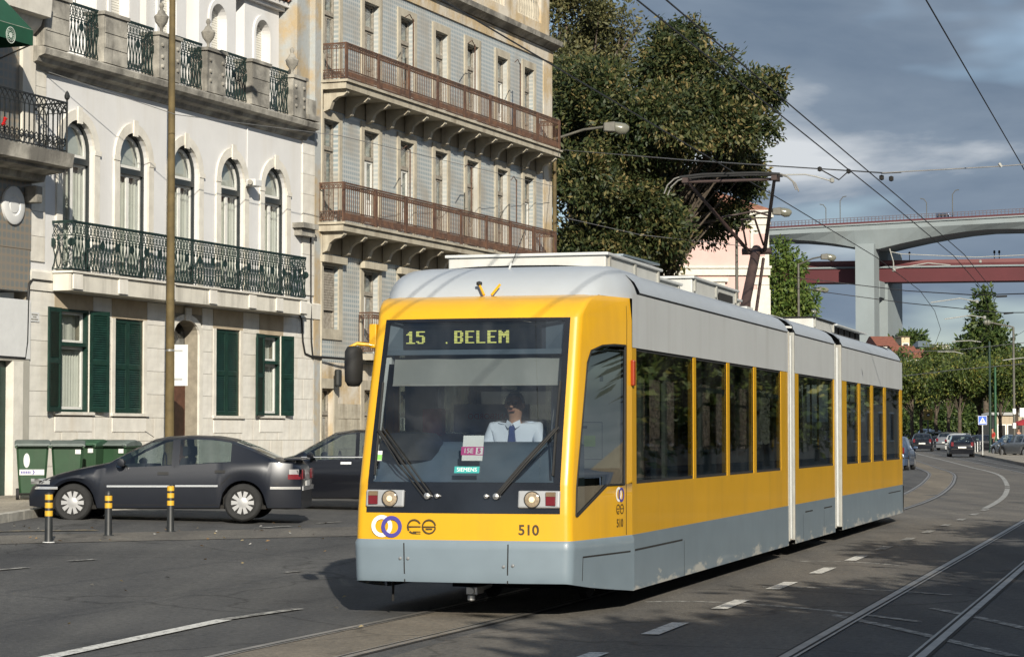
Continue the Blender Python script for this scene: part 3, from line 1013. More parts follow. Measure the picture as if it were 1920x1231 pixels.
def iron(mb, p0, p1, z0, z1, style='green', sp=0.125, r=0.009):
    """wrought railing between two plan points"""
    p0, p1 = Vector(p0), Vector(p1)
    Ls = (p1 - p0).length; H = z1 - z0
    n = max(2, round(Ls / sp))

    def P(t, h):
        q = p0 + (p1 - p0) * t
        return (q.x, q.y, z0 + H * h)
    if style == 'green':
        for h, w in ((1.0, 0.022), (0.97, 0.014), (0.71, 0.013), (0.03, 0.014)):
            mb.tube([P(0, h), P(1, h)], w, 4)
        d = Vector((-(p1 - p0).y, (p1 - p0).x)).normalized() * 0.006
        for i in range(n):
            t0, t1 = i / n, (i + 1) / n; tm = (t0 + t1) / 2
            # lattice frieze
            mb.tube([P(t0, 0.72), P(tm, 0.84), P(t1, 0.96)], r * 0.85, 4, False)
            mb.tube([P(t1, 0.72), P(tm, 0.84), P(t0, 0.96)], r * 0.85, 4, False)
            mb.tube([P(tm, 0.74), P(t1 - (t1 - tm) * 0.3, 0.84), P(tm, 0.95), P(t0 + (tm - t0) * 0.3, 0.84), P(tm, 0.74)], r * 0.7, 4, False)
            # leaf-shaped plates
            a = [P(t0, 0.60), P(t0 + 0.35 / n, 0.66), P(t0, 0.71), P(t0 - 0.35 / n, 0.66)] if i else None
            if a:
                mb.prism([(q[0] + d.x, q[1] + d.y, q[2]) for q in a], [(q[0] - d.x, q[1] - d.y, q[2]) for q in a])
            # swelling S bars
            mb.tube([P(t0, 0.03), P(t0 + 0.3 / n, 0.14), P(t0 + 0.46 / n, 0.3), P(t0 + 0.2 / n, 0.46), P(t0, 0.6)], r * 1.15, 4, False)
            mb.tube([P(t1, 0.03), P(t1 - 0.3 / n, 0.14), P(t1 - 0.46 / n, 0.3), P(t1 - 0.2 / n, 0.46), P(t1, 0.6)], r * 1.15, 4, False)
        m = max(1, round(Ls / 0.55))
        for i in range(m + 1):
            t = i / m
            c = Vector(P(t, 0.57))
            ax = (p1 - p0).normalized().to_3d()
            pts = [c + ax * (0.085 * math.cos(a_)) + Vector((0, 0, 0.085 * math.sin(a_))) for a_ in [2 * math.pi * k / 10 for k in range(10)]]
            mb.prism([(q.x + d.x, q.y + d.y, q.z) for q in pts], [(q.x - d.x, q.y - d.y, q.z) for q in pts])
    elif style == 'rust':
        for h, w in ((1.0, 0.026), (0.955, 0.012), (0.86, 0.014), (0.27, 0.014), (0.05, 0.016)):
            mb.tube([P(0, h), P(1, h)], w, 4)
        for i in range(n):
            t0, t1 = i / n, (i + 1) / n; tm = (t0 + t1) / 2
            mb.tube([P(t0, 0.05), P(t0, 0.95)], r * 1.1, 4, False)
            mb.tube([P(t0, 0.86), P(tm, 0.955), P(t1, 0.86)], r * 0.9, 4, False)
            mb.tube([P(t0, 0.955), P(tm, 0.86), P(t1, 0.955)], r * 0.9, 4, False)
            mb.tube([P(t0, 0.06), P(tm, 0.26), P(t1, 0.06)], r * 0.9, 4, False)
            mb.tube([P(t0, 0.26), P(tm, 0.06), P(t1, 0.26)], r * 0.9, 4, False)
            mb.tube([P(tm, 0.05), P(tm, 0.27)], r * 0.9, 4, False)
    else:
        for h, w in ((1.0, 0.022), (0.80, 0.01), (0.20, 0.01), (0.03, 0.016)):
            mb.tube([P(0, h), P(1, h)], w, 4)
        for i in range(n):
            t0, t1 = i / n, (i + 1) / n; tm = (t0 + t1) / 2
            mb.tube([P(t0, 0.03), P(t0, 0.78)], r * 1.3, 4, False)
            mb.tube([P(t0, 0.74), P(t0 + 0.2 / n, 0.86), P(t0 + 1.0 / n, 1.0)], r, 4, False)
            mb.tube([P(t1, 0.74), P(t1 - 0.2 / n, 0.86), P(t1 - 1.0 / n, 1.0)], r, 4, False)
            mb.tube([P(t0, 0.2), P(tm, 0.12), P(t1, 0.2)], r, 4, False)
            mb.tube([P(t0, 0.2), P(tm, 0.28), P(t1, 0.2)], r, 4, False)


RZ0, RZ1 = SLAB1 + 0.02, 5.71
mb = MB(); iron(mb, (0.26, -BD + 0.02), (10.30, -BD + 0.02), RZ0, RZ1)
rl = fb(mb, 'balcony_railing', m_iron, WH)
mb = MB(); iron(mb, (0.26, -0.02), (0.26, -BD + 0.03), RZ0, RZ1); sub(mb, 'railing_return', m_iron, rl)
mb = MB(); iron(mb, (10.30, -0.02), (10.30, -BD + 0.03), RZ0, RZ1); sub(mb, 'railing_return', m_iron, rl)
# parapet: iron panels between pedestals with urns
PZ0, PZ1 = 9.0, 10.02
panels = [(120, 183), (229, 287), (329, 378), (414, 462), (497, 540)]
pan_s = [(fs(a, 150, 0.2), fs(b, 150, 0.2)) for a, b in panels]
for a, b in pan_s:
    mb = MB(); iron(mb, (a, -0.2), (b, -0.2), PZ0 + 0.03, PZ1)
    fb(mb, 'parapet_railing', m_iron, WH)
urn_prof = [(0.10, 0), (0.13, 0.03), (0.12, 0.06), (0.05, 0.10), (0.045, 0.18), (0.09, 0.24), (0.19, 0.36), (0.22, 0.47), (0.23, 0.5), (0.21, 0.53), (0.14, 0.58), (0.10, 0.66), (0.05, 0.70), (0.045, 0.73), (0.075, 0.78), (0.07, 0.84), (0.03, 0.89), (0.0, 0.9)]
peds = [(WS0 - 0.05, pan_s[0][0], 0)] + [(pan_s[i][1], pan_s[i + 1][0], (i % 2) if i < 3 else 0) for i in range(4)] + [(pan_s[4][1], pan_s[4][1] + 0.72, 1)]
peds[2] = (peds[2][0], peds[2][1], 1); peds[3] = (peds[3][0], peds[3][1], 1); peds[1] = (peds[1][0], peds[1][1], 0); peds[4] = (peds[4][0], peds[4][1], 0)
for a, b, urn in peds:
    top = PZ1 - 0.06 if urn else PZ1
    mb = MB(); mb.box(a + 0.02, b - 0.02, -0.33, 0.1, PZ0, top - 0.07)
    mb.box(a - 0.02, b + 0.02, -0.37, 0.14, top - 0.07, top)
    pd = fb(mb, 'pedestal', m_grey_stone, WH)
    if not urn:
        for z in (9.3, 9.6):
            sub(MB().box(a + 0.05, b - 0.05, -0.345, -0.33, z, z + 0.27), 'panel_face', m_grey_stone, pd)
    else:
        mb = MB(); mb.lathe([(r_ * 0.68, h_ * 0.78) for r_, h_ in urn_prof], ((a + b) / 2, -0.12, top), 16)
        sub(mb, 'urn', m_grey_stone, pd, sm=40)
        for z in (9.25, 9.45, 9.7):
            for s_ in (a + 0.15, b - 0.15):
                mb = MB(); mb.lathe([(0.05, 0), (0.04, -0.03), (0, -0.045)], (s_, -0.33, z), 8, 'y')
                sub(mb, 'stone_boss', m_grey_stone, pd)
# right end capital blocks
for z, w in ((8.98, 0.0),):
    mb = MB(); mb.box(10.55, 11.15, -0.40, 0.1, 9.0, 9.12); mb.box(10.62, 11.1, -0.32, 0.1, 9.12, 9.5)
    fb(mb, 'end_block', m_grey_stone, WH)
mb = MB(); mb.box(10.5, 11.3, -0.30, 0.0, 6.45, 6.57); mb.box(10.6, 11.3, -0.20, 0.0, 6.28, 6.45)
fb(mb, 'end_bracket', m_grey_stone, WH)
# attic with arched dormers
mb = MB(); mb.box(WS0, 10.9, 1.7, 1.9, 8.9, 13.5); mb.box(WS0, 11.4, 0.1, 1.9, 8.8, 9.0)
fb(mb, 'attic_wall', m_plaster, WH)
DY = 0.55
for px in (222, 312, 408, 491):
    c = fs(px, 90, -DY)
    hw = 0.86; ww = 0.36; zs = 10.95
    mb = MB(); wall(mb, rect(c - hw, c + hw, 9.0, 11.75), [arch(c - ww, c + ww, 9.05, zs)], DY, DY + 0.3)
    mb.box(c - hw, c - hw + 0.12, DY + 0.3, 1.7, 9.0, 11.75); mb.box(c + hw - 0.12, c + hw, DY + 0.3, 1.7, 9.0, 11.75)
    dm = fb(mb, 'dormer', m_plaster, WH)
    mb = MB(); wall(mb, arch(c - ww - 0.1, c + ww + 0.1, 9.04, zs), [arch(c - ww, c + ww, 9.05, zs)], DY - 0.04, DY)
    sub(mb, 'arch_trim', m_plaster, dm)
    mb = MB()
    for i in range(20):
        z = 10.2 + i * 0.056
        mb.box(c - ww, c + ww, DY + 0.2, DY + 0.225, z, z + 0.048)
    sub(mb, 'roller_shutter', m_roller, dm)
    mb = MB(); frame_rect(mb, c - ww, c + ww, 9.05, 10.2, 0.05, DY + 0.2, DY + 0.25); mb.box(c - 0.03, c + 0.03, DY + 0.2, DY + 0.25, 9.1, 10.15)
    fr = sub(mb, 'window_frame', m_white_wood, dm)
    mb = MB(); mb.quad((c - ww, DY + 0.24, 9.05), (c + ww, DY + 0.24, 9.05), (c + ww, DY + 0.24, 10.2), (c - ww, DY + 0.24, 10.2))
    sub(mb, 'pane', m_pane_old, dm)
    mb = MB(); mb.box(c - hw, c + hw, DY + 0.5, DY + 0.52, 9.0, 11.7)
    sub(mb, 'room_recess', m_room, dm)
    mb = MB(); mb.box(c - hw - 0.16, c + hw + 0.16, DY - 0.22, 1.7, 11.75, 11.85); mb.box(c - hw - 0.08, c + hw + 0.08, DY - 0.12, 1.7, 11.66, 11.75)
    sub(mb, 'eaves', m_plaster, dm)
    for i in range(9):                                 # roof tiles, one row each
        x0 = c - hw - 0.16 + i * (2 * hw + 0.32) / 9
        w = (2 * hw + 0.32) / 9
        mb = MB()
        rows = [[(x0 + w / 2 + (w / 2) * math.cos(math.pi * j / 6), y, zz + 0.07 * math.sin(math.pi * j / 6)) for j in range(7)] for y, zz in ((DY - 0.3, 11.85), (1.7, 12.5))]
        mb.grid(rows)
        sub(mb, 'roof_tile', m_terra, dm, sm=50)
# small fittings: floodlight, cable, number plate, house cables
s_, z_ = fac(476, 344, 0.2)
lamp = fb(MB().box(s_ - 0.16, s_ + 0.16, -0.32, -0.08, z_ - 0.07, z_ + 0.09), 'flood_lamp', m_white_render, WH, bevel=0.02)
sub(MB().tube([(s_ - 0.16, -0.2, z_), (s_ - 0.3, -0.26, z_ + 0.0)], 0.06, 10), 'lamp_head', m_grey_stone, lamp)
sub(MB().tube([(s_, -0.02, z_), (s_ + 0.02, -0.02, 8.56)], 0.012, 5), 'lamp_cable', m_white_render, lamp)
sub(MB().box(s_ - 0.05, s_ + 0.05, -0.1, 0.0, z_ - 0.04, z_ + 0.04), 'lamp_bracket', m_grey_stone, lamp)
s_, z_ = fac(62, 594)
pl = fb(MB().box(s_ - 0.16, s_ + 0.16, -0.035, -0.018, z_ - 0.09, z_ + 0.09), 'street_plate', m_white_render, WH)
for dz, wd in ((0.045, 0.20), (0.0, 0.12), (-0.045, 0.24)):
    sub(MB().box(s_ - wd / 2, s_ + wd / 2, -0.038, -0.035, z_ + dz - 0.012, z_ + dz + 0.012), 'plate_text', m_grey_stone, pl)


def cable(name, pts, r, B, m=None):
    mb = MB(); mb.tube(pts, r, 6)
    return fb(mb, name, m or m_cable, B, sm=60)


def wl(px, py, n=0.05):
    s, z = fac(px, py, n); return (s, -n, z)


cable('cable', [wl(-40, 664), wl(0, 668), wl(46, 671), wl(50, 640), wl(52, 560), wl(54, 532), wl(60, 524), wl(95, 528)], 0.03, WH)
cable('cable', [wl(95, 528), wl(180, 540, 0.1), wl(300, 552, 0.1), wl(330, 565, 0.1), wl(385, 570, 0.1), wl(400, 560, 0.1), wl(560, 586, 0.1), wl(566, 600), wl(568, 640), wl(572, 662), wl(585, 668)], 0.022, WH)
cable('cable', [wl(585, 668), wl(640, 672, 0.2), wl(700, 678, 0.2), wl(800, 684, 0.2)], 0.03, WH)
cable('cable', [wl(583, 440, 0.06), wl(583, 560), wl(584, 640), wl(587, 672)], 0.02, WH)
mb = MB(); mb.lathe([(0.07, 0), (0.09, 0.05), (0.09, 0.38), (0.07, 0.42), (0, 0.43)], (fs(634, 700, 0.2), -0.2, fz(634, 725, 0.2)), 10)
fb(mb, 'cable_joint_box', m_black_iron, WH)

# ------------------------------------------------------------------ the left neighbour
LH = front('tiled_corner_house', 'brown tiled house with black iron balcony at the left edge', 'house', -8.0)
LS1 = -0.53
mb = MB(); mb.box(-8, LS1, -0.06, 6.0, 5.1, 13.0); fb(mb, 'tiled_wall', m_brown_tile, LH)
mb = MB(); mb.box(-8, LS1, -0.05, 6.0, 4.30, 5.1); fb(mb, 'tile_band', m_brown_tile, LH)
m_grey_render = M('grey_render', (0.36, 0.345, 0.30), 0.9, var=0.1, scale=2, streak=((0.25, 0.22, 0.18), 0.4, 2))
z_a, z_b = fz(20, 672), fz(20, 560)
mb = MB(); mb.box(-8, LS1, -0.07, 6.0, z_a, z_b); fb(mb, 'shop_sign_panel', m_white_render, LH, bevel=0.01)
ds0, ds1 = -1.95, fs(18, 800)
dtop = fz(18, 676)
mb = MB(); mb.box(-8, ds0, -0.05, 6.0, 0.2, z_a - 0.003); mb.box(ds1 + 0.32, LS1, -0.05, 6.0, 0.2, z_a - 0.003); mb.box(ds0, ds1 + 0.32, -0.05, 6.0, dtop, z_a - 0.003)
fb(mb, 'ground_floor_wall', m_grey_render, LH)
mb = MB(); mb.box(ds1, ds1 + 0.317, -0.08, 0.3, 0.3, dtop - 0.003)
fb(mb, 'door_jamb', m_stone, LH)
mb = MB(); mb.box(ds0, ds1 - 0.002, 0.1, 0.16, 0.3, dtop - 0.003)
dd = fb(mb, 'door', m_green, LH)
for i in range(4):
    w_ = (ds1 - ds0) / 4
    sub(MB().box(ds0 + i * w_ + 0.015, ds0 + (i + 1) * w_ - 0.015, 0.085, 0.1, 0.4, dtop - 0.12), 'door_board', m_green, dd)
# medallion
ms, mz = fac(23, 385, 0.06)
mb = MB(); mb.lathe([(0.36, 0.0), (0.36, -0.045), (0.33, -0.06), (0.2, -0.06), (0.18, -0.04), (0.155, -0.04), (0.14, -0.055), (0, -0.06)], (ms, -0.06, mz), 28, 'y')
fb(mb, 'round_medallion', m_white_render, LH, sm=30)
# balcony
LBD = 0.92
zs0, zs1 = fz(120, 316, LBD), fz(128, 288, LBD)
mb = MB(); profile(mb, [(0.06, zs0 - 0.22), (0.3, zs0 - 0.2), (0.34, zs0 - 0.08), (0.75, zs0 - 0.04), (0.75, zs0 + 0.02), (LBD, zs0 + 0.04), (LBD + 0.05, zs1), (0.06, zs1 + 0.01)], -8.0, LS1 + 0.06)
fb(mb, 'balcony_slab', m_grey_stone, LH, sm=30)
mb = MB(); mb.box(LS1 - 0.26, LS1 - 0.04, -0.34, -0.06, zs0 - 0.62, zs0 - 0.3)
fb(mb, 'corbel', m_grey_stone, LH, bevel=0.03)
zr1 = fz(110, 190, LBD - 0.1)
mb = MB(); iron(mb, (-8, -LBD + 0.08), (LS1 - 0.02, -LBD + 0.08), zs1 + 0.03, zr1, 'black', 0.16, 0.011)
r2 = fb(mb, 'balcony_railing', m_black_iron, LH)
mb = MB(); iron(mb, (LS1 - 0.02, -LBD + 0.08), (LS1 - 0.02, -0.08), zs1 + 0.03, zr1, 'black', 0.16, 0.011); sub(mb, 'railing_return', m_black_iron, r2)
mb = MB(); mb.tube([(LS1 - 0.02, -LBD + 0.08, zs1), (LS1 - 0.02, -LBD + 0.08, zr1 + 0.05)], 0.02, 8)
mb.lathe([(0.015, 0), (0.05, 0.04), (0.055, 0.09), (0.03, 0.15), (0, 0.19)], (LS1 - 0.02, -LBD + 0.08, zr1 + 0.05), 10); sub(mb, 'railing_finial', m_black_iron, r2)
fs_, fz_ = fac(2, 228, LBD - 0.05)
mb = MB()
for i in range(9):
    a = i * 0.7
    mb.lathe([(0.0, -0.03), (0.035, 0), (0.0, 0.03)], (fs_ + 0.06 * math.cos(a) * (i % 3) / 2, -LBD - 0.02, fz_ + 0.06 * math.sin(a * 1.3)), 6)
tag(mb.build('red_flowers', M('red_petals', (0.5, 0.012, 0.012), 0.6)), 'red flowers hanging on the black iron balcony', 'flowers')
fl = bpy.data.objects['red_flowers']; fl.location = FP; fl.rotation_euler = (0, 0, ANG)
# upper cornice and pilaster
zc0, zc1 = fz(110, 42, 0.45), fz(110, 6, 0.45)
mb = MB(); profile(mb, [(0.06, zc0 - 0.55), (0.12, zc0 - 0.3), (0.3, zc0 - 0.12), (0.34, zc0), (0.52, zc0 + 0.02), (0.55, zc1), (0.06, zc1 + 0.05)], -8, LS1 - 0.1)
fb(mb, 'cornice', m_stone, LH, sm=30)
mb = MB(); mb.box(LS1 - 0.45, LS1 - 0.02, -0.14, -0.06, zs1, zc0 - 0.3); fb(mb, 'pilaster', m_ashlar[1], LH)
# awning
m_awn = M('green_awning_cloth', (0.005, 0.062, 0.030), 0.8, var=0.12)
AD = 1.25
asr = fs(62, 70, AD)
av1, av0 = fz(60, 57, AD), fz(62, 86, AD)
aw_top = av1 + 1.15
mb = MB()
A0 = [(-7.0, -0.07, aw_top), (asr, -0.07, aw_top), (asr, -AD, av1), (-7.0, -AD, av1)]
mb.grid([[A0[0], A0[1]], [A0[3], A0[2]]])
mb.add([A0[2], A0[3], (-7.0, -AD, av0), (asr, -AD, av0)], [(0, 1, 2, 3)])
mb.add([A0[1], A0[2], (asr, -AD, av0), (asr, -0.07, av0)], [(0, 1, 2, 3)])
aw = thing('green_awning', 'green cloth awning with round white emblem above the left balcony', 'awning', (FP.x, FP.y, 0), ANG)
mb.build('awning_cloth', m_awn, aw)
es, ez = fac(20, 66, AD)
mb = MB()
for r0, r1 in ((0.135, 0.15), (0.105, 0.112), (0.0, 0.05)):
    mb.ring((es, -AD - 0.001, ez), r0, r1, 24)
for k in range(12):
    a = 2 * math.pi * k / 12
    mb.box(es + 0.08 * math.cos(a) - 0.008, es + 0.08 * math.cos(a) + 0.008, -AD - 0.004, -AD - 0.001, ez + 0.08 * math.sin(a) - 0.008, ez + 0.08 * math.sin(a) + 0.008)
mb.build('emblem', M('faded_white_print', (0.5, 0.55, 0.5), 0.8), aw)
mb = MB(); mb.tube([(asr - 0.02, -AD + 0.02, av0 + 0.02), (asr - 0.02, -0.08, av0 - 0.35)], 0.015, 6); mb.tube([(-6.9, -AD + 0.02, av1), (asr, -AD + 0.02, av1)], 0.018, 6)
mb.build('awning_arm', m_grey_stone, aw)

# ------------------------------------------------------------------ the blue tiled house
TH = front('blue_tiled_house', 'tall shabby house in blue grey tiles with rusty iron balconies', 'house', 11.96)
T0, T1 = 11.965, 28.05
TOP = 13.35
m_stone_old = M('old_cream_stone', (0.42, 0.38, 0.30), 0.85, var=0.15, scale=3, bump=0.3, bscale=40, streak=((0.17, 0.135, 0.095), 0.8, 2.4))
wx = [(12.16, 13.02), (14.46, 15.36), (16.68, 17.56), (18.98, 19.84), (21.22, 22.06), (23.50, 24.32), (25.66, 26.46)]
F3 = (10.1, 12.52)
F2 = (6.66, 9.25)
F1 = (4.15, 5.70)
FG = (0.5, 2.72)
mb = MB()
holes = [rect(a, b, F3[0] + 0.1, F3[1]) for a, b in wx] + [rect(a, b, F2[0] + 0.1, F2[1]) for a, b in wx] + [rect(a, b, F1[0] if i == 0 else 3.65, F1[1]) for i, (a, b) in enumerate(wx)]
wall(mb, rect(T0, T1, 3.35, TOP), holes, 0.03, 0.42)
fb(mb, 'tiled_wall', m_azulejo, TH)
mb = MB()
gx = [(12.1, 12.78), (14.5, 15.3), (16.7, 17.5), (19.0, 19.8), (21.2, 22.0), (23.5, 24.3)]
wall(mb, rect(T0, T1, 0.2, 3.35), [rect(a, b, FG[0], FG[1]) for a, b in gx], 0.02, 0.42, False)
mb2 = mb
fb(mb2, 'ground_wall', m_ochre, TH)
# stone block courses low on the ground floor
for ri in range(5):
    z0 = 0.5 + ri * 0.37
    for (a, b) in ((12.93, 14.35), (15.45, 16.55), (17.65, 18.85)):
        for j in range(2):
            w_ = (b - a) / 2
            o_ = 0.12 if ri % 2 else -0.1
            c0 = a + (0 if j == 0 else w_ + o_); c1 = a + w_ + o_ if j == 0 else b
            block('stone_block', m_stone_old, TH, c0 + 0.005 - TH['_s0'], c1 - 0.005 - TH['_s0'], 0.0, 0.02, z0 + 0.004, z0 + 0.364)
m_dirt_shade = M('brown_dirt_shade_render', (0.30, 0.25, 0.175), 0.95, var=0.15, scale=1.5, bump=0.3, bscale=20, streak=((0.17, 0.14, 0.10), 0.6, 2))  # dirty brown render, with the shadow under the balcony slabs put into the colour
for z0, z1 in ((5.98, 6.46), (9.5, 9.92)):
    mb = MB(); mb.box(12.06, 27.28, 0.018, 0.03, z0, z1); fb(mb, 'render_band', m_dirt_shade, TH)
for a, b in ((T0 + 0.002, 12.05), (27.3, T1 - 0.002)):
    mb = MB(); wall(mb, rect(a, b, 3.4, TOP), [], 0.008, 0.03)
    fb(mb, 'edge_strip', m_ochre, TH)
# body behind, end wall
mb = MB(); mb.box(T0 + 0.001, T1 - 0.001, 0.43, 11.0, 0.0, TOP); fb(mb, 'house_body', m_ochre, TH)
mb = MB(); mb.box(10.95, T0 - 0.004, 0.12, 11.0, 8.6, 15.2); fb(mb, 'party_wall', m_patch, TH)
mb = MB(); mb.box(11.62, T0 - 0.004, -0.03, 0.12, 0.3, 13.4); fb(mb, 'party_edge', m_patch, TH)
mb = MB(); mb.tube([(11.98, -0.03, 0.6), (11.98, -0.03, 13.2)], 0.03, 6); fb(mb, 'downpipe', m_stone_old, TH)


def old_window(B, a, b, z0, z1, seed, surround=0.17, head=True):
    rnd = random.Random(seed)
    mb = MB(); wall(mb, rect(a - surround, b + surround, z0 - 0.06, z1 + surround + 0.04), [rect(a + 0.001, b - 0.001, z0 - 0.05, z1 - 0.001)], -0.01, 0.03)
    fb(mb, 'window_surround', m_stone_old, B)
    zt = z1 - (z1 - z0) * 0.27
    mb = MB(); frame_rect(mb, a, b, z0, z1, 0.06, 0.16, 0.24)
    mb.box(a + 0.06, b - 0.06, 0.13, 0.23, zt - 0.05, zt + 0.05)
    fr = fb(mb, 'window', m_old_wood, B)
    c = (a + b) / 2
    mb = MB(); mb.quad((a + 0.06, 0.2, zt + 0.05), (b - 0.06, 0.2, zt + 0.05), (b - 0.06, 0.2, z1 - 0.06), (a + 0.06, 0.2, z1 - 0.06))
    sub(mb, 'pane', m_pane_old, fr)
    for x0, x1 in ((a + 0.06, c), (c, b - 0.06)):
        mb = MB(); frame_rect(mb, x0, x1, z0 + 0.02, zt - 0.05, 0.06, 0.17, 0.22)
        zl = z0 + (zt - z0) * 0.4
        mb.box(x0 + 0.06, x1 - 0.06, 0.17, 0.22, zl - 0.04, zl + 0.04)
        mb.box(x0 + 0.06, x1 - 0.06, 0.185, 0.205, z0 + 0.08, zl - 0.04)
        sub(mb, 'casement', m_white_wood if rnd.random() < 0.4 else m_old_wood, fr)
        mb = MB(); mb.quad((x0 + 0.06, 0.19, zl + 0.04), (x1 - 0.06, 0.19, zl + 0.04), (x1 - 0.06, 0.19, zt - 0.1), (x0 + 0.06, 0.19, zt - 0.1))
        sub(mb, 'pane', m_pane_old, fr)
    mb = MB(); mb.box(a, b, 0.38, 0.40, z0, z1)
    sub(mb, 'inner_shutter', M_inner[rnd.randrange(3)], fr)


M_inner = [M('grey_inner_shutter', (0.20, 0.19, 0.16), 0.9, var=0.25), M('ochre_inner_shutter', (0.30, 0.26, 0.17), 0.9, var=0.2), M('dark_inner_shutter', (0.06, 0.055, 0.05), 0.9)]
for i, (a, b) in enumerate(wx):
    old_window(TH, a, b, F3[0] + 0.1, F3[1], 10 + i)
    old_window(TH, a, b, F2[0] + 0.1, F2[1], 40 + i)
    if i == 0:
        mb = MB(); wall(mb, rect(a - 0.2, b + 0.2, F1[0] - 0.25, F1[1] + 0.2), [rect(a + 0.001, b - 0.001, F1[0], F1[1] - 0.001)], -0.01, 0.03)
        fb(mb, 'window_surround', m_stone_old, TH)
        mb = MB(); frame_rect(mb, a, b, F1[0], F1[1], 0.06, 0.12, 0.2)
        for j in range(16):
            z = F1[0] + 0.46 + j * 0.062
            mb.box(a + 0.06, b - 0.06, 0.1, 0.13, z, z + 0.055)
        mb.box(a + 0.06, b - 0.06, 0.16, 0.18, F1[0] + 0.06, F1[0] + 0.44)
        fb(mb, 'blind_window', m_old_wood, TH)
    else:
        old_window(TH, a, b, 3.65, F1[1], 70 + i)
    # flat hood over first floor windows
    mb = MB(); mb.box(a - 0.22, b + 0.22, -0.14, -0.01, F1[1] + 0.05, F1[1] + 0.22)
    fb(mb, 'window_hood', m_stone_old, TH)
for a, b in gx:
    old_window(TH, a, b, FG[0] + 0.01, FG[1] - 0.01, int(a * 10), 0.2)
# the long balconies
BT = 0.68


def long_balcony(zt, s0, s1, ncorb, rz):
    mb = MB(); mb.box(s0, s1, -BT, -0.011, zt - 0.22, zt - 0.06); mb.box(s0 - 0.05, s1 + 0.05, -BT - 0.06, -0.011, zt - 0.06, zt)
    sb = fb(mb, 'balcony_slab', m_stone_old, TH)
    for i in range(ncorb):
        c = s0 + 0.22 + (s1 - s0 - 0.44) * i / (ncorb - 1)
        pr = [(-0.011, zt - 0.222), (-BT * 0.92, zt - 0.222), (-BT * 0.92, zt - 0.30), (-BT * 0.80, zt - 0.37), (-BT * 0.55, zt - 0.40), (-BT * 0.35, zt - 0.50), (-BT * 0.25, zt - 0.68), (-0.011, zt - 0.74)]
        mb = MB(); mb.prism([(c - 0.07, y, z) for y, z in pr], [(c + 0.07, y, z) for y, z in pr])
        sub(mb, 'corbel', m_stone_old, sb)
    mb = MB(); iron(mb, (s0 + 0.03, -BT + 0.02), (s1 - 0.03, -BT + 0.02), zt + 0.01, rz, 'rust', 0.115)
    rr = fb(mb, 'balcony_railing', m_rust, TH)
    for x in (s0 + 0.03, s1 - 0.03):
        mb = MB(); iron(mb, (x, -0.03), (x, -BT + 0.03), zt + 0.01, rz, 'rust', 0.115); sub(mb, 'railing_return', m_rust, rr)
    n = 8
    for i in range(n + 1):
        x = s0 + 0.05 + (s1 - s0 - 0.1) * i / n
        mb = MB(); mb.box(x - 0.06, x + 0.06, -BT - 0.005, -BT + 0.035, zt, rz + 0.02)
        sub(mb, 'railing_panel', m_rust, rr)
    for x in (s0 + (s1 - s0) * 0.27, s0 + (s1 - s0) * 0.55, s0 + (s1 - s0) * 0.78):
        mb = MB(); mb.tube([(x, -BT + 0.02, rz), (x, -BT + 0.02, rz + 1.25)], 0.018, 6)
        mb.tube([(x, -BT + 0.02, rz + 1.2), (x - 0.5, -BT - 0.1, rz + 1.28), (x - 1.0, -BT - 0.2, rz + 1.12)], 0.012, 5)
        sub(mb, 'clothes_line_bracket', m_rust, rr)


long_balcony(10.14, 11.98, 26.9, 13, 11.02)
long_balcony(6.69, 11.85, 26.55, 13, 7.63)
# little balcony
mb = MB(); mb.box(14.1, 15.75, -0.42, -0.01, 3.44, 3.6); lb = fb(mb, 'small_balcony_slab', m_stone_old, TH)
mb = MB(); iron(mb, (14.14, -0.4), (15.7, -0.4), 3.62, 4.62, 'rust', 0.12); iron(mb, (14.14, -0.03), (14.14, -0.4), 3.62, 4.62, 'rust', 0.12); iron(mb, (15.7, -0.03), (15.7, -0.4), 3.62, 4.62, 'rust', 0.12)
sub(mb, 'small_railing', m_rust, lb)
# cornice and balustraded parapet
mb = MB(); profile(mb, [(-0.03, TOP - 0.36), (0.02, TOP - 0.36), (0.03, TOP - 0.02), (-0.03, TOP - 0.02)], T0, T1); fb(mb, 'frieze', m_ochre, TH)
mb = MB(); profile(mb, [(-0.3, TOP), (0.08, TOP), (0.16, TOP + 0.08), (0.30, TOP + 0.13), (0.33, TOP + 0.27), (-0.3, TOP + 0.32)], T0 - 0.1, T1 + 0.06); fb(mb, 'cornice', m_grey_stone, TH, sm=35)
px_bal = [(25.35, 27.35), (22.3, 24.3), (19.2, 21.2), (16.1, 18.1), (13.0, 15.0)]
mb = MB()
wall(mb, rect(T0, T1, TOP + 0.32, TOP + 2.0), [rect(a, b, TOP + 0.75, TOP + 1.65) for a, b in px_bal], 0.1, 0.35)
pp = fb(mb, 'parapet', m_ochre, TH)
for a, b in px_bal:
    for i in range(10):
        x = a + (b - a) * (i + 0.5) / 10
        mb = MB(); mb.lathe([(0.07, 0), (0.07, 0.05), (0.035, 0.1), (0.075, 0.28), (0.06, 0.42), (0.03, 0.62), (0.055, 0.7), (0.035, 0.78), (0.07, 0.85), (0.07, 0.9)], (x, 0.2, TOP + 0.75), 8)
        sub(mb, 'baluster', m_stone_old, pp, sm=50)

# ================================================================== the tram
def car_paint(name, col, rough=0.28, var=0.05, streak=None, scale=2.0, coat=0.35):
    return M(name, col, rough, 0.0, var=var, scale=scale, coat=coat, streak=streak)


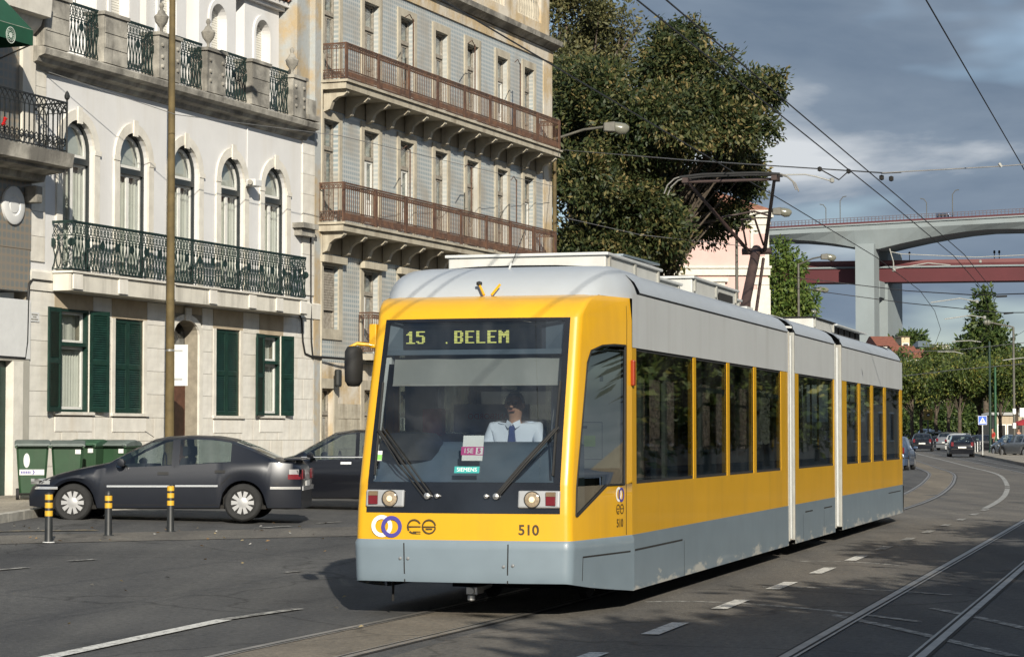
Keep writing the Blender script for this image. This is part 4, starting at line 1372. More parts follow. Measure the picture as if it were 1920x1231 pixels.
def scuffed(name, col, chip, zcut=0.5):
    """painted panel with scrapes and chips gathered low down"""
    m, t, b = new_mat(name)
    tc = N(t, 'ShaderNodeTexCoord'); sp = N(t, 'ShaderNodeSeparateXYZ'); t.links.new(tc.outputs['Object'], sp.inputs['Vector'])
    mp = N(t, 'ShaderNodeMapping'); mp.inputs['Scale'].default_value = (1.2, 1.2, 4.0); t.links.new(tc.outputs['Object'], mp.inputs['Vector'])
    n1 = N(t, 'ShaderNodeTexNoise'); n1.inputs['Scale'].default_value = 1.6; n1.inputs['Detail'].default_value = 9; n1.inputs['Roughness'].default_value = 0.68
    t.links.new(mp.outputs['Vector'], n1.inputs['Vector'])
    ml = N(t, 'ShaderNodeMapRange'); ml.inputs['From Min'].default_value = 0.18; ml.inputs['From Max'].default_value = zcut; ml.inputs['To Min'].default_value = 0.10; ml.inputs['To Max'].default_value = -0.22
    t.links.new(sp.outputs['Z'], ml.inputs['Value'])
    ad = N(t, 'ShaderNodeMath', operation='ADD'); t.links.new(n1.outputs['Fac'], ad.inputs[0]); t.links.new(ml.outputs['Result'], ad.inputs[1])
    rp = N(t, 'ShaderNodeValToRGB'); rp.color_ramp.elements[0].position = 0.57; rp.color_ramp.elements[1].position = 0.65
    t.links.new(ad.outputs[0], rp.inputs['Fac'])
    n2 = N(t, 'ShaderNodeTexNoise'); n2.inputs['Scale'].default_value = 3; n2.inputs['Detail'].default_value = 6; t.links.new(tc.outputs['Object'], n2.inputs['Vector'])
    r2 = N(t, 'ShaderNodeValToRGB'); r2.color_ramp.elements[0].color = c4([c * 0.86 for c in col]); r2.color_ramp.elements[1].color = c4([c * 1.12 for c in col])
    t.links.new(n2.outputs['Fac'], r2.inputs['Fac'])
    mx = N(t, 'ShaderNodeMix', data_type='RGBA'); t.links.new(rp.outputs['Color'], mx.inputs['Factor']); t.links.new(r2.outputs['Color'], mx.inputs[6]); mx.inputs[7].default_value = c4(chip)
    t.links.new(mx.outputs[2], b.inputs['Base Color']); b.inputs['Roughness'].default_value = 0.42; b.inputs['Coat Weight'].default_value = 0.15
    return m


YEL = (0.64, 0.345, 0.010)
m_yellow = M('tram_yellow', YEL, 0.34, 0.0, var=0.05, scale=1.2, coat=0.25, streak=((0.38, 0.21, 0.03), 0.45, 1.5), bump=0.10, bscale=1.6)
m_tgrey = scuffed('tram_grey', (0.165, 0.21, 0.245), (0.40, 0.40, 0.37))
m_troof = car_paint('tram_roof_white', (0.36, 0.385, 0.41), 0.4, 0.04, streak=((0.33, 0.34, 0.34), 0.35, 1.2), coat=0.1)
m_tband = car_paint('tram_band_light_grey', (0.50, 0.515, 0.52), 0.45, 0.03, streak=((0.36, 0.36, 0.35), 0.45, 3.0), coat=0.1)
m_tblack = M('gloss_black_panel', (0.008, 0.009, 0.012), 0.18, var=0.2, coat=0.3)
m_rubber = M('black_rubber', (0.014, 0.014, 0.014), 0.75, var=0.3)
m_under = M('dark_underframe', (0.012, 0.011, 0.010), 0.9, var=0.4)
m_cream = M('cream_gangway_seal', (0.31, 0.31, 0.285), 0.6, var=0.12, streak=((0.25, 0.19, 0.12), 0.7, 5))
m_blue_seat = M('blue_seat_cloth', (0.06, 0.085, 0.13), 0.9, var=0.2)
m_inside = M('interior_panel', (0.30, 0.31, 0.31), 0.7, var=0.08)
m_cabgrey = M('cab_wall_panel', (0.42, 0.43, 0.42), 0.6, var=0.05)
m_dash = M('slate_dashboard', (0.085, 0.115, 0.145), 0.6, var=0.08)
m_signbox = M('navy_sign_box', (0.018, 0.024, 0.036), 0.5, var=0.1)
m_blindcloth = M('grey_sun_blind', (0.25, 0.255, 0.235), 0.85, var=0.10, scale=1.5)
m_led = M('led_amber_green', (0.55, 0.55, 0.08), 0.5, emit=((0.80, 0.78, 0.30), 0.42))
m_steel = M('brushed_steel', (0.45, 0.45, 0.44), 0.35, 0.8, var=0.1)
m_pan = M('pantograph_brown_iron', (0.045, 0.026, 0.022), 0.6, var=0.35)
m_horn = M('horn_grey', (0.20, 0.19, 0.17), 0.6, var=0.1)
m_lightgrey = M('light_grey_paint', (0.52, 0.53, 0.52), 0.5, var=0.08)
m_logo_white = M('logo_white', (0.75, 0.75, 0.72), 0.5, var=0.03)
m_logo_blue = M('logo_blue', (0.06, 0.05, 0.27), 0.5, var=0.03)
m_logo_brown = M('logo_brown', (0.06, 0.04, 0.015), 0.5, var=0.03)
m_teal = M('teal_sticker', (0.03, 0.30, 0.29), 0.5, var=0.03)
m_magenta = M('magenta_print', (0.55, 0.05, 0.24), 0.6, var=0.03)
m_paper = M('white_card', (0.78, 0.78, 0.74), 0.7, var=0.03)
m_unit = M('headlamp_grey', (0.30, 0.31, 0.32), 0.4, var=0.05)
m_red = M('red_lens', (0.14, 0.012, 0.018), 0.25, var=0.1)
m_orange = M('orange_lens', (0.28, 0.035, 0.008), 0.3, var=0.1)
m_lamp_lit = M('lit_headlamp', (0.26, 0.21, 0.15), 0.15, var=0.35, scale=40, emit=((1.0, 0.72, 0.38), 0.06), coat=0.5)
m_bulb = M('lit_bulb', (0.5, 0.4, 0.25), 0.3, emit=((1.0, 0.75, 0.42), 0.7))
m_red_text = M('red_print', (0.35, 0.02, 0.03), 0.6)
m_tglass = glass('tram_side_glass', (0.26, 0.29, 0.28), 0.05, 0.015, dirt=0.03)
m_windscreen = glass('windscreen_glass', (0.62, 0.66, 0.68), 0.04, 0.01, dirt=0.035)

TANG = R(-16.16)
TRAM_O = Vector((-0.0386, 21.634, 0.0))
TR = thing('tram', 'yellow, white and grey articulated tram with BELEM on its display', 'tram', TRAM_O, TANG)


def tb(mb, name, mat, **k):
    return mb.build(name, mat, TR, **k)


def tv(px):
    """tram length coordinate of a photo column on the right side plane"""
    dx = px - CX
    return (dx * 21.3 - F * 1.114) / (F * 0.2783 - dx * 0.9605)


HW = 1.2
Z_SK, Z_GY, Z_WB, Z_WT, Z_GU, Z_RF = 0.17, 0.684, 1.15, 2.43, 2.92, 3.20
# ---- nose surface
VF = [(0.17, -1.42), (0.35, -1.45), (0.684, -1.45), (0.92, -1.44), (1.18, -1.41), (1.6, -1.30), (2.1, -1.15), (2.66, -0.975), (2.72, -0.94), (2.79, -0.86), (2.845, -0.74), (2.875, -0.58)]
WF = [(0.17, 0.98), (0.684, 1.0), (1.18, 0.99), (2.1, 0.98), (2.66, 0.97), (2.79, 0.99), (2.875, 1.02)]


def lin(tab, z):
    if z <= tab[0][0]: return tab[0][1]
    for (a, b), (c, d) in zip(tab[:-1], tab[1:]):
        if z <= c: return b + (d - b) * (z - a) / (c - a)
    return tab[-1][1]


RC = 0.075


def NF(z, a, off=0.0):
    """front face, a in -1..1"""
    w = lin(WF, z) - RC
    return Vector((a * w, lin(VF, z) - 0.06 * (1 - a * a) - off, z))


def NC(z, k, side, off=0.0):
    """rounded corner, k 0..1 from front to side"""
    w = lin(WF, z); an = k * R(84)
    return Vector((side * (w - RC + (RC + off) * math.sin(an)), lin(VF, z) + RC - (RC + off) * math.cos(an), z))


def NS(z, t, side, off=0.0):
    """side of the cab, t 0..1 back to the door post"""
    a = NC(z, 1, side); b = Vector((side * HW, 0.0, z))
    if z > 2.66:
        b.x = side * (HW - 0.02 * (z - 2.66) / 0.2)
    p = a + (b - a) * t
    p.x += side * off
    return p


def zrows(z0, z1, extra=()):
    base = [0.17, 0.26, 0.35, 0.5, 0.684, 0.8, 0.92, 1.05, 1.18, 1.4, 1.6, 1.85, 2.1, 2.35, 2.5, 2.6, 2.66, 2.69, 2.72, 2.755, 2.79, 2.82, 2.845, 2.862, 2.875]
    zz = sorted(set([z0, z1] + [z for z in base if z0 < z < z1] + [z for z in extra if z0 < z < z1]))
    return zz


def bump_z(p, lift):
    return p


# cab side window outline: rows of (z, t_left, t_right)
CW_T = 0.86
CW = [(0.90, 0.035, 0.06), (1.155, 0.045, 0.55), (1.156, 0.045, CW_T), (2.25, 0.12, CW_T), (2.36, 0.18, CW_T), (2.415, 0.40, CW_T), (2.43, 0.62, CW_T)]


def cwr(z):
    if z < CW[0][0] or z > CW[-1][0]: return None
    for (a, l0, r0), (b, l1, r1) in zip(CW[:-1], CW[1:]):
        if a <= z <= b:
            f = (z - a) / (b - a); return l0 + (l1 - l0) * f, r0 + (r1 - r0) * f
    return None


A_WS = 0.97
Z_WS0, Z_WS1 = 1.18, 2.655
FA_ = [-1 + i / 8 for i in range(17)]


def nose(flip=None):
    parts = []
    # bumper
    mb = MB()
    zz = [0.30, 0.35, 0.42, 0.5, 0.6, 0.655, 0.684]
    rows = []
    for z in zz:
        low = z <= 0.301
        o = 0.018 if z < 0.66 else (0.010 if z < 0.68 else 0.0)
        row = [NS(z, t, -1, o) for t in (1, 0.75, 0.5, 0.25, 0)] + [NC(z, k, -1, o) for k in (0.8, 0.6, 0.4, 0.2)] + [NF(z, a, o) for a in FA_] + [NC(z, k, 1, o) for k in (0.2, 0.4, 0.6, 0.8)] + [NS(z, t, 1, o) for t in (0, 0.25, 0.5, 0.75, 1)]
        if low:
            for i, p in enumerate(row):
                back = max(0.0, (p.y + 1.45) / 1.45)
                p.z = 0.315 - 0.145 * back ** 0.8
        rows.append(row)
    mb.grid(rows)
    parts.append((mb, 'bumper', m_tgrey, 40))
    # yellow shell: corners, sides with the cab windows left open, brow
    mb = MB()
    cutz = [r[0] for r in CW] + [Z_WS0, Z_WS1, 0.92]
    zz = zrows(0.684, 2.875, cutz)
    for z0, z1 in zip(zz[:-1], zz[1:]):
        zm = (z0 + z1) / 2
        ks = (0, 0.25, 0.5, 0.75, 1)
        for side in (-1, 1):
            mb.grid([[NC(z, k, side) for k in ks] for z in (z0, z1)])
            c = cwr(zm)
            if c is None:
                mb.grid([[NS(z, t, side) for t in (0, 0.33, 0.66, 1)] for z in (z0, z1)])
            else:
                e = 1e-6
                l0, r0 = cwr(min(z0 + e, CW[-1][0])) or c; l1, r1 = cwr(max(z1 - e, CW[0][0])) or c
                mb.grid([[NS(z0, 0, side), NS(z0, l0, side)], [NS(z1, 0, side), NS(z1, l1, side)]])
                mb.grid([[NS(z0, r0, side), NS(z0, 1, side)], [NS(z1, r1, side), NS(z1, 1, side)]])
        if zm < 0.92 or zm > Z_WS1:
            mb.grid([[NF(z, a) for a in FA_] for z in (z0, z1)])
        else:
            mb.grid([[NF(z, -1), NF(z, -A_WS)] for z in (z0, z1)]); mb.grid([[NF(z, A_WS), NF(z, 1)] for z in (z0, z1)])
    parts.append((mb, 'cab_shell', m_yellow, 40))
    # black lower panel
    mb = MB(); mb.grid([[NF(z, a * A_WS, 0.004) for a in FA_] for z in (0.92, 1.0, 1.1, 1.19)])
    parts.append((mb, 'lower_black_panel', m_tblack, 60))
    # windscreen
    zw = zrows(Z_WS0, Z_WS1)
    mb = MB(); mb.grid([[NF(z, a * A_WS, 0.002) for a in FA_] for z in zw])
    parts.append((mb, 'windscreen', m_windscreen, 60))
    mb = MB()
    for s_ in (-1, 1):
        mb.grid([[NF(z, s_ * A_WS, 0.006), NF(z, s_ * (A_WS - 0.055), 0.006)] for z in zw])
    mb.grid([[NF(z, a * A_WS, 0.006) for a in FA_] for z in (Z_WS1 - 0.03, Z_WS1)])
    parts.append((mb, 'windscreen_frame', m_tblack, 60))
    # cab side windows
    for side in (-1, 1):
        mb = MB(); zz = sorted(set([r[0] for r in CW] + [1.3, 1.6, 1.9, 2.1]))
        for z0, z1 in zip(zz[:-1], zz[1:]):
            e = 1e-6
            l0, r0 = cwr(z0 + e); l1, r1 = cwr(z1 - e)
            mb.grid([[NS(z0, l0, side, -0.004), NS(z0, r0, side, -0.004)], [NS(z1, l1, side, -0.004), NS(z1, r1, side, -0.004)]])
        parts.append((mb, 'cab_side_window', m_tglass, 60))
        mb = MB()
        pts = [NS(z, l, side, 0.002) for z, l, r_ in CW] + [NS(z, r_, side, 0.002) for z, l, r_ in CW[::-1]] + [NS(CW[0][0], CW[0][1], side, 0.002)]
        for q0, q1 in zip(pts[:-1], pts[1:]):
            if (q1 - q0).length > 0.01: mb.tube([q0, q1], 0.011, 4)
        parts.append((mb, 'cab_window_rubber', m_rubber, None))
    # white roof cap
    mb = MB(); rows = []
    for i in range(9):
        f = i / 8; an = f * math.pi / 2
        z = 2.878 + (Z_RF - 2.878) * math.sin(an)
        vb = -0.56 + 0.75 * (1 - math.cos(an)) * 0.95 + 0.15 * f
        w = 1.06 - 0.12 * (1 - math.cos(an))
        wb = HW - 0.03 - 0.30 * (1 - math.cos(an))
        row = [Vector((-wb, 0.95, z)), Vector((-wb, 0.3, z))]
        for a in FA_:
            row.append(Vector((a * (w - 0.16), vb - 0.03 * (1 - a * a), z)))
        row += [Vector((wb, 0.3, z)), Vector((wb, 0.95, z))]
        # rounded shoulders
        row.insert(2, Vector((-(w - 0.03), vb + 0.10, z))); row.insert(-2, Vector(((w - 0.03), vb + 0.10, z)))
        rows.append(row)
    rows.append([Vector((p.x * 0.6, max(p.y, 0.5), Z_RF + 0.005)) for p in rows[-1]])
    mb.grid(rows)
    # fill under the cap down to the shell at the shoulders
    parts.append((mb, 'roof_cap', m_troof, 50))
    mb = MB()
    for s_ in (-1, 1):
        mb.grid([[NS(2.875, t, s_) for t in (0, 0.5, 1)], [Vector((s_ * min(HW - 0.03, 1.0 + 0.17 * t), -0.5 + 0.9 * t, 2.885)) for t in (0, 0.5, 1)]])
    mb.grid([[NF(2.875, a) for a in FA_], [Vector((a * 0.86, -0.55, 2.884)) for a in FA_]])
    parts.append((mb, 'brow_ledge', m_yellow, 50))
    return parts


for mb, nm, mt, smo in nose():
    o = tb(mb, nm, mt, sm=smo)
TLEN = tv(1691)
# the rear cab: the same shell turned about the middle of the tram
rear_src = [c for c in TR.children]
for c in rear_src:
    r_ = c.copy(); COL.objects.link(r_); r_.parent = TR
    r_.location = (0, TLEN, 0); r_.rotation_euler = (0, 0, math.pi)

# ---- three body modules
def wall_v(mb, side, outer, holes, depth):
    """side wall with holes in (v, z); depth inwards"""
    u0, u1 = side * HW, side * (HW - depth)
    loops = [outer] + holes
    flat = [p for l in loops for p in l]
    tris = tessellate_polygon([[Vector((p[0], p[1], 0)) for p in l] for l in loops])
    mb.add([(u0, p[0], p[1]) for p in flat], [tuple(t) for t in tris])
    for l in holes:
        n = len(l)
        mb.add([(u0, p[0], p[1]) for p in l] + [(u1, p[0], p[1]) for p in l], [(i, (i + 1) % n, n + (i + 1) % n, n + i) for i in range(n)])


mods = [(0.0, tv(1477), [(1193, 1300), (1305, 1363), (1368, 1413), (1418, 1464)]),
        (tv(1489), tv(1564.5), [(1497, 1562.5)]),
        (tv(1577), TLEN, [(1587, 1609), (1613, 1633), (1637, 1657), (1661, 1687)])]
roof_prof = [(HW - 0.012, Z_GU), (HW + 0.012, Z_GU + 0.02), (HW, Z_GU + 0.05), (HW - 0.04, Z_GU + 0.12), (HW - 0.12, Z_GU + 0.19), (HW - 0.24, Z_GU + 0.245), (HW - 0.36, Z_RF - 0.005), (0.4, Z_RF + 0.02), (0, Z_RF + 0.025)]
roof_ring = [(a, b) for a, b in roof_prof] + [(-a, b) for a, b in roof_prof[::-1][1:]]
for mi, (v0, v1, wins) in enumerate(mods):
    W = [(tv(a), tv(b)) for a, b in wins]
    for side in (1, -1):
        mb = MB(); wall_v(mb, side, [(v0, Z_GY), (v1, Z_GY), (v1, Z_WT), (v0, Z_WT)], [[(a, Z_WB), (b, Z_WB), (b, Z_WT - 0.012), (a, Z_WT - 0.012)] for a, b in W], 0.06)
        tb(mb, 'side_panel', m_yellow)
        mb = MB(); u = side * (HW + 0.004)
        mb.add([(u, v0, Z_WT - 0.012), (u, v1, Z_WT - 0.012), (u, v1, Z_GU), (u, v0, Z_GU), (u - side * 0.03, v0, Z_WT - 0.012), (u - side * 0.03, v1, Z_WT - 0.012)], [(0, 1, 2, 3), (0, 1, 5, 4)])
        tb(mb, 'upper_band', m_tband)
        mb = MB(); u = side * (HW + 0.003)
        mb.add([(u, v0, Z_SK), (u, v1, Z_SK), (u, v1, Z_GY), (u, v0, Z_GY), (u - side * 0.05, v0, Z_SK), (u - side * 0.05, v1, Z_SK), (u - side * 0.02, v0, Z_GY), (u - side * 0.02, v1, Z_GY)], [(0, 1, 2, 3), (0, 1, 5, 4), (3, 2, 7, 6)])
        tb(mb, 'skirt', m_tgrey)
        for k, (a, b) in enumerate(W):
            mb = MB(); u = side * (HW - 0.012)
            mb.add([(u, a, Z_WB), (u, b, Z_WB), (u, b, Z_WT), (u, a, Z_WT)], [(0, 1, 2, 3)])
            wn_ = tb(mb, 'side_window', m_tglass)
            mb = MB(); u0 = side * (HW - 0.008)
            for z0, z1, y0, y1 in ((Z_WB, Z_WB + 0.03, a, b), (Z_WT - 0.04, Z_WT - 0.012, a, b), (Z_WB + 0.03, Z_WT - 0.04, a, a + 0.03), (Z_WB + 0.03, Z_WT - 0.04, b - 0.03, b)):
                mb.add([(u0, y0, z0), (u0, y1, z0), (u0, y1, z1), (u0, y0, z1)], [(0, 1, 2, 3)])
            mb.build('window_rubber', m_rubber, wn_)
            if (mi == 0 and k in (1, 3)) or (mi == 2 and k in (0, 2)):
                mb = MB(); mb.box(min(side * (HW - 0.04), side * (HW - 0.02)), max(side * (HW - 0.04), side * (HW - 0.02)), a + 0.03, b - 0.03, 2.06, 2.11)
                mb.build('vent_window_bar', m_dash, wn_)
    # roof
    mb = MB(); rows = [[(x, v, z) for x, z in roof_ring] for v in (max(v0, 0.28) if mi == 0 else v0 + 0.05, (v0 + v1) / 2, v1 - 0.02 if mi < 2 else v1 - 0.3)]
    mb.grid(rows); tb(mb, 'roof', m_troof, sm=40)
    # interior: floor, ceiling, walls low, stanchions, seats
    mb = MB(); mb.box(-HW + 0.02, HW - 0.02, v0 + 0.02, v1 - 0.02, 0.36, 0.42); tb(mb, 'floor', m_dash)
    mb = MB(); mb.box(-HW + 0.1, HW - 0.1, v0 + 0.02, v1 - 0.02, 2.52, 2.56); tb(mb, 'ceiling', m_inside)
    for side in (1, -1):
        mb = MB(); x = side * (HW - 0.07); mb.box(min(x, x + side * 0.02), max(x, x + side * 0.02), v0 + 0.02, v1 - 0.02, 0.42, Z_WB - 0.01); tb(mb, 'inner_lining', m_inside)
    n = max(1, int((v1 - v0 - 0.8) / 0.95))
    for i in range(n):
        y = v0 + 0.9 + i * 0.95
        if mi == 0 and y < 1.6: continue
        for x in (-0.98, -0.52, 0.52, 0.98):
            if random.random() < 0.12: continue
            mb = MB(); mb.box(x - 0.2, x + 0.2, y, y + 0.42, 0.78, 0.86)
            mb.hexa([(x - 0.2, y + 0.40, 0.86), (x + 0.2, y + 0.40, 0.86), (x + 0.2, y + 0.46, 0.86), (x - 0.2, y + 0.46, 0.86)], [(x - 0.18, y + 0.46, 1.36), (x + 0.18, y + 0.46, 1.36), (x + 0.18, y + 0.51, 1.36), (x - 0.18, y + 0.51, 1.36)])
            mb.box(x - 0.05, x + 0.05, y + 0.1, y + 0.3, 0.42, 0.78)
            mb.tube([(x - 0.17, y + 0.5, 1.3), (x - 0.17, y + 0.5, 1.42), (x + 0.17, y + 0.5, 1.42), (x + 0.17, y + 0.5, 1.3)], 0.014, 6)
            tb(mb, 'seat', m_blue_seat)
        if i % 2 == 0:
            for x in (-0.35, 0.35):
                mb = MB(); mb.tube([(x, y + 0.5, 0.42), (x, y + 0.5, 2.53)], 0.018, 8); tb(mb, 'stanchion', m_yellow if i % 4 else m_steel)
# inner window posts
for px in (1245, 1288, 1352, 1455, 1520, 1540):
    v = tv(px)
    mb = MB(); mb.box(-HW + 0.06, -HW + 0.1, v - 0.06, v + 0.06, Z_WB, Z_WT); tb(mb, 'inner_post', m_inside)
    mb = MB(); mb.box(HW - 0.26, HW - 0.22, v - 0.05, v + 0.05, 0.5, 2.5); tb(mb, 'inner_post', m_inside)
# door post strip, gangways
for a, b in ((mods[0][1], mods[1][0]), (mods[1][1], mods[2][0])):
    mb = MB(); rows = []
    nn = 7
    for i in range(nn):
        v = a + (b - a) * i / (nn - 1); d = 0.05 if i % 2 else 0.10
        rows.append([(-HW + d, v, 0.3), (-HW + d, v, 2.9), (-HW + 0.25 + d, v, 3.14 - d * 0.5), (HW - 0.25 - d, v, 3.14 - d * 0.5), (HW - d, v, 2.9), (HW - d, v, 0.3)])
    mb.grid(rows); tb(mb, 'gangway_bellows', m_rubber)
    for v in (a, b - 0.10):
        for side in (1, -1):
            mb = MB(); x0, x1 = sorted((side * (HW - 0.10), side * (HW + 0.014)))
            mb.box(x0, x1, v + 0.02, v + 0.075, 0.22, 2.95); tb(mb, 'gangway_seal', m_cream, bevel=0.012)
    mb = MB(); mb.box(HW - 0.04, HW + 0.006, (a + b) / 2 - 0.03, (a + b) / 2 + 0.03, 0.25, 2.9); tb(mb, 'gangway_strip', m_lightgrey)
    for side in (1, -1):
        mb = MB()
        pts = [(side * (HW - 0.01), 2.92), (side * (HW - 0.03), 3.05), (side * (HW - 0.15), 3.15), (side * (HW - 0.4), 3.21)]
        rows = [[(x, v, z) for x, z in pts] for v in (b - 0.02, b + 0.06)]
        mb.grid(rows); tb(mb, 'roof_edge_seal', m_rubber)
# underframe, bogies and wheels
for v0, v1, _ in mods:
    mb = MB(); mb.box(-HW + 0.06, HW - 0.06, v0 + 0.05, v1 - 0.05, 0.26, 0.36); tb(mb, 'underframe', m_under)
mb = MB(); mb.box(-0.85, 0.85, -1.25, 0.1, 0.30, 0.38); tb(mb, 'underframe', m_under)
for vc in (1.9, 6.9, 14.9, 19.9):
    mb = MB(); mb.box(-0.8, 0.8, vc - 1.1, vc + 1.1, 0.12, 0.30); bg = tb(mb, 'bogie', m_under)
    for dv in (-0.75, 0.75):
        for x in (-0.475, 0.475):
            mb = MB(); mb.lathe([(0.10, -0.06), (0.27, -0.05), (0.29, -0.035), (0.27, 0.03), (0.10, 0.05)], (x, vc + dv, 0.285), 20, 'x'); mb.build('wheel', m_steel if False else m_under, bg, sm=40)
mb = MB(); mb.box(-0.05, 0.05, -1.15, -0.95, 0.19, 0.25); mb.tube([(0.0, -1.18, 0.22), (0, -0.6, 0.24)], 0.03, 8); cp = tb(mb, 'coupler', m_steel)
mb = MB(); mb.lathe([(0.0, -0.035), (0.035, -0.02), (0.035, 0.02), (0, 0.035)], (0.0, -1.16, 0.16), 12); mb.build('coupler_pin', m_steel, cp)
mb = MB(); mb.tube([(-0.72, -1.2, 0.32), (-0.72, -1.22, 0.12)], 0.012, 6); tb(mb, 'drain_hose', m_under)
# skirt hatch lines and scuff marks
def groove(y0, y1, z, h=0.008, u=HW + 0.0045):
    mb = MB(); mb.add([(u, y0, z), (u, y1, z), (u, y1, z + h), (u, y0, z + h)], [(0, 1, 2, 3)]); return mb


for a, b, z in ((1189, 1278, 0.53), (1508, 1522, 0.55), (1543, 1558, 0.55), (1664, 1687, 0.57)):
    tb(groove(tv(a), tv(b), z, 0.018), 'hatch_gap', m_under)
for px in (1281, 1504, 1543):
    v = tv(px); tb(MB().add([(HW + 0.0045, v, Z_SK), (HW + 0.0045, v + 0.012, Z_SK), (HW + 0.0045, v + 0.012, 0.53), (HW + 0.0045, v, 0.53)], [(0, 1, 2, 3)]), 'hatch_gap', m_under)
for a in (-0.56, 0.48):
    mb = MB(); mb.grid([[NF(z, a - 0.006, 0.020), NF(z, a + 0.006, 0.020)] for z in (0.31, 0.42, 0.55, 0.655)]); tb(mb, 'hatch_gap', m_under)
for a, z in ((-0.60, 0.52), (-0.52, 0.52), (0.44, 0.46), (0.53, 0.47)):
    p = NF(z, a, 0.018)
    mb = MB(); mb.lathe([(0.016, 0), (0.014, -0.008), (0, -0.01)], p, 10, 'y'); tb(mb, 'hatch_lock', m_steel)
mb = MB(); zt = 0.53
mb.grid([[NS(zt, t, 1, 0.021), NS(zt + 0.014, t, 1, 0.021)] for t in (0.12, 0.5, 0.93)]); tb(mb, 'hatch_gap', m_under)
mb = MB(); mb.grid([[NS(z, 0.12, 1, 0.021), NS(z, 0.127, 1, 0.021)] for z in (0.33, 0.53)]); tb(mb, 'hatch_gap', m_under)
# door joint of the cab
mb = MB(); mb.grid([[NS(z, 0.885, 1, 0.002), NS(z, 0.895, 1, 0.002)] for z in (0.69, 0.92, 1.18, 1.6, 2.1, 2.66, 2.8)]); tb(mb, 'door_joint', m_under)
mb = MB(); mb.box(HW - 0.01, HW + 0.03, -0.03, 0.04, 2.06, 2.30); tb(mb, 'side_marker_lamp', m_orange, bevel=0.012)
# ---- headlamp units
for s_ in (-1, 1):
    u0, u1 = (0.52, 0.90)
    zA, zB = 0.965, 1.125

    def HP(u, z, off):
        a = s_ * u / (lin(WF, z) - RC); return NF(z, a, off)
    mb = MB()
    lo = [HP(u0, zA, 0.006), HP(u1, zA, 0.006), HP(u1, zB, 0.006), HP(u0, zB, 0.006)]; hi = [HP(u0 + 0.01, zA + 0.01, 0.03), HP(u1 - 0.01, zA + 0.01, 0.03), HP(u1 - 0.01, zB - 0.01, 0.03), HP(u0 + 0.01, zB - 0.01, 0.03)]
    mb.prism(lo, hi); hl = tb(mb, 'headlamp_unit', m_unit, bevel=0.012)
    c = HP(u0 + 0.135, (zA + zB) / 2, 0.031)
    mb = MB(); mb.lathe([(0.068, 0.0), (0.066, -0.012), (0.05, -0.02), (0.0, -0.024)], c, 20, 'y'); mb.build('lamp_lens', m_lamp_lit, hl, sm=40)
    mb = MB(); mb.lathe([(0.026, 0.0), (0.022, -0.004), (0.0, -0.006)], c + Vector((0, -0.0225, 0)), 14, 'y'); mb.build('lamp_bulb', m_bulb, hl, sm=40)
    mb = MB(); mb.ring(c + Vector((0, -0.001, 0)), 0.066, 0.074, 24, th=0.012); mb.build('lens_rim', m_rubber, hl)
    mb = MB(); a = HP(u0 + 0.255, zA + 0.03, 0.032); b = HP(u0 + 0.34, zB - 0.055, 0.036)
    mb.box(min(a.x, b.x), max(a.x, b.x), min(a.y, b.y) - 0.006, max(a.y, b.y) + 0.01, a.z, b.z); mb.build('tail_lens', m_red, hl)
    mb = MB(); mb.box(min(a.x, b.x), max(a.x, b.x), min(a.y, b.y) - 0.005, max(a.y, b.y) + 0.01, b.z + 0.002, b.z + 0.04); mb.build('amber_lens', M('amber_lens', (0.18, 0.13, 0.08), 0.3), hl)
    mb = MB(); mb.box(min(a.x, b.x) - 0.02, max(a.x, b.x) + 0.02, 0, 0.001, 0, 0.001)
# ---- wipers
for s_ in (-1, 1):
    piv = NF(1.07, s_ * 0.36 + (0.03 if s_ < 0 else 0.0), 0.03)
    tip = NF(1.66, s_ * 0.90, 0.045)
    mb = MB(); d = Vector((0.035, 0, 0.015))
    mid = (piv + tip) / 2; mid.y -= 0.02
    mb.tube([piv, mid, tip], 0.011, 6); mb.tube([piv + d, mid + d * 1.2, tip + d], 0.008, 6); mb.tube([piv - d * 0.8, mid - d, tip - d * 0.3], 0.007, 6)
    wp = tb(mb, 'wiper_arm', m_rubber)
    mb = MB(); b0 = NF(1.25, s_ * 0.90, 0.02); b1 = NF(2.08, s_ * 0.915, 0.02); mb.tube([b0, NF(1.66, s_ * 0.905, 0.02), b1], 0.012, 6); mb.build('wiper_blade', m_rubber, wp)
    mb = MB(); mb.lathe([(0.028, 0.03), (0.028, -0.012), (0, -0.02)], piv, 10, 'y'); mb.build('wiper_pivot', m_steel, wp)
    mb = MB(); mb.lathe([(0.02, 0.03), (0.02, -0.012), (0, -0.02)], piv + Vector((0.09 * -s_, 0, 0.0)), 10, 'y'); mb.build('wiper_pivot', m_steel, wp)
# ---- mirror
mb = MB(); mb.tube([(-0.96, -0.95, 2.42), (-1.14, -1.02, 2.44), (-1.20, -1.04, 2.41), (-1.21, -1.04, 2.26)], 0.018, 8); mr = tb(mb, 'mirror_arm', m_yellow, sm=60)
mb = MB(); prof = [(0.0, -0.24), (0.055, -0.235), (0.085, -0.18), (0.09, 0.0), (0.085, 0.14), (0.06, 0.19), (0.0, 0.2)]
rows = []
for r_, h_ in prof:
    rows.append([(-1.165 + r_ * 0.9 * math.cos(2 * math.pi * k / 14), -1.04 + r_ * 1.3 * math.sin(2 * math.pi * k / 14), 2.25 + h_ * 0.85) for k in range(14)])
mb.grid(rows, close=True); mb.build('mirror_housing', m_rubber, mr, sm=60)
mb = MB(); mb.box(-1.04, -0.97, -0.98, -0.88, 2.40, 2.62); mb.build('arm_bracket', m_yellow, mr, bevel=0.01)
# ---- destination box behind the screen
def inset(z, a, d):
    p = NF(z, a); p.y += d; return p


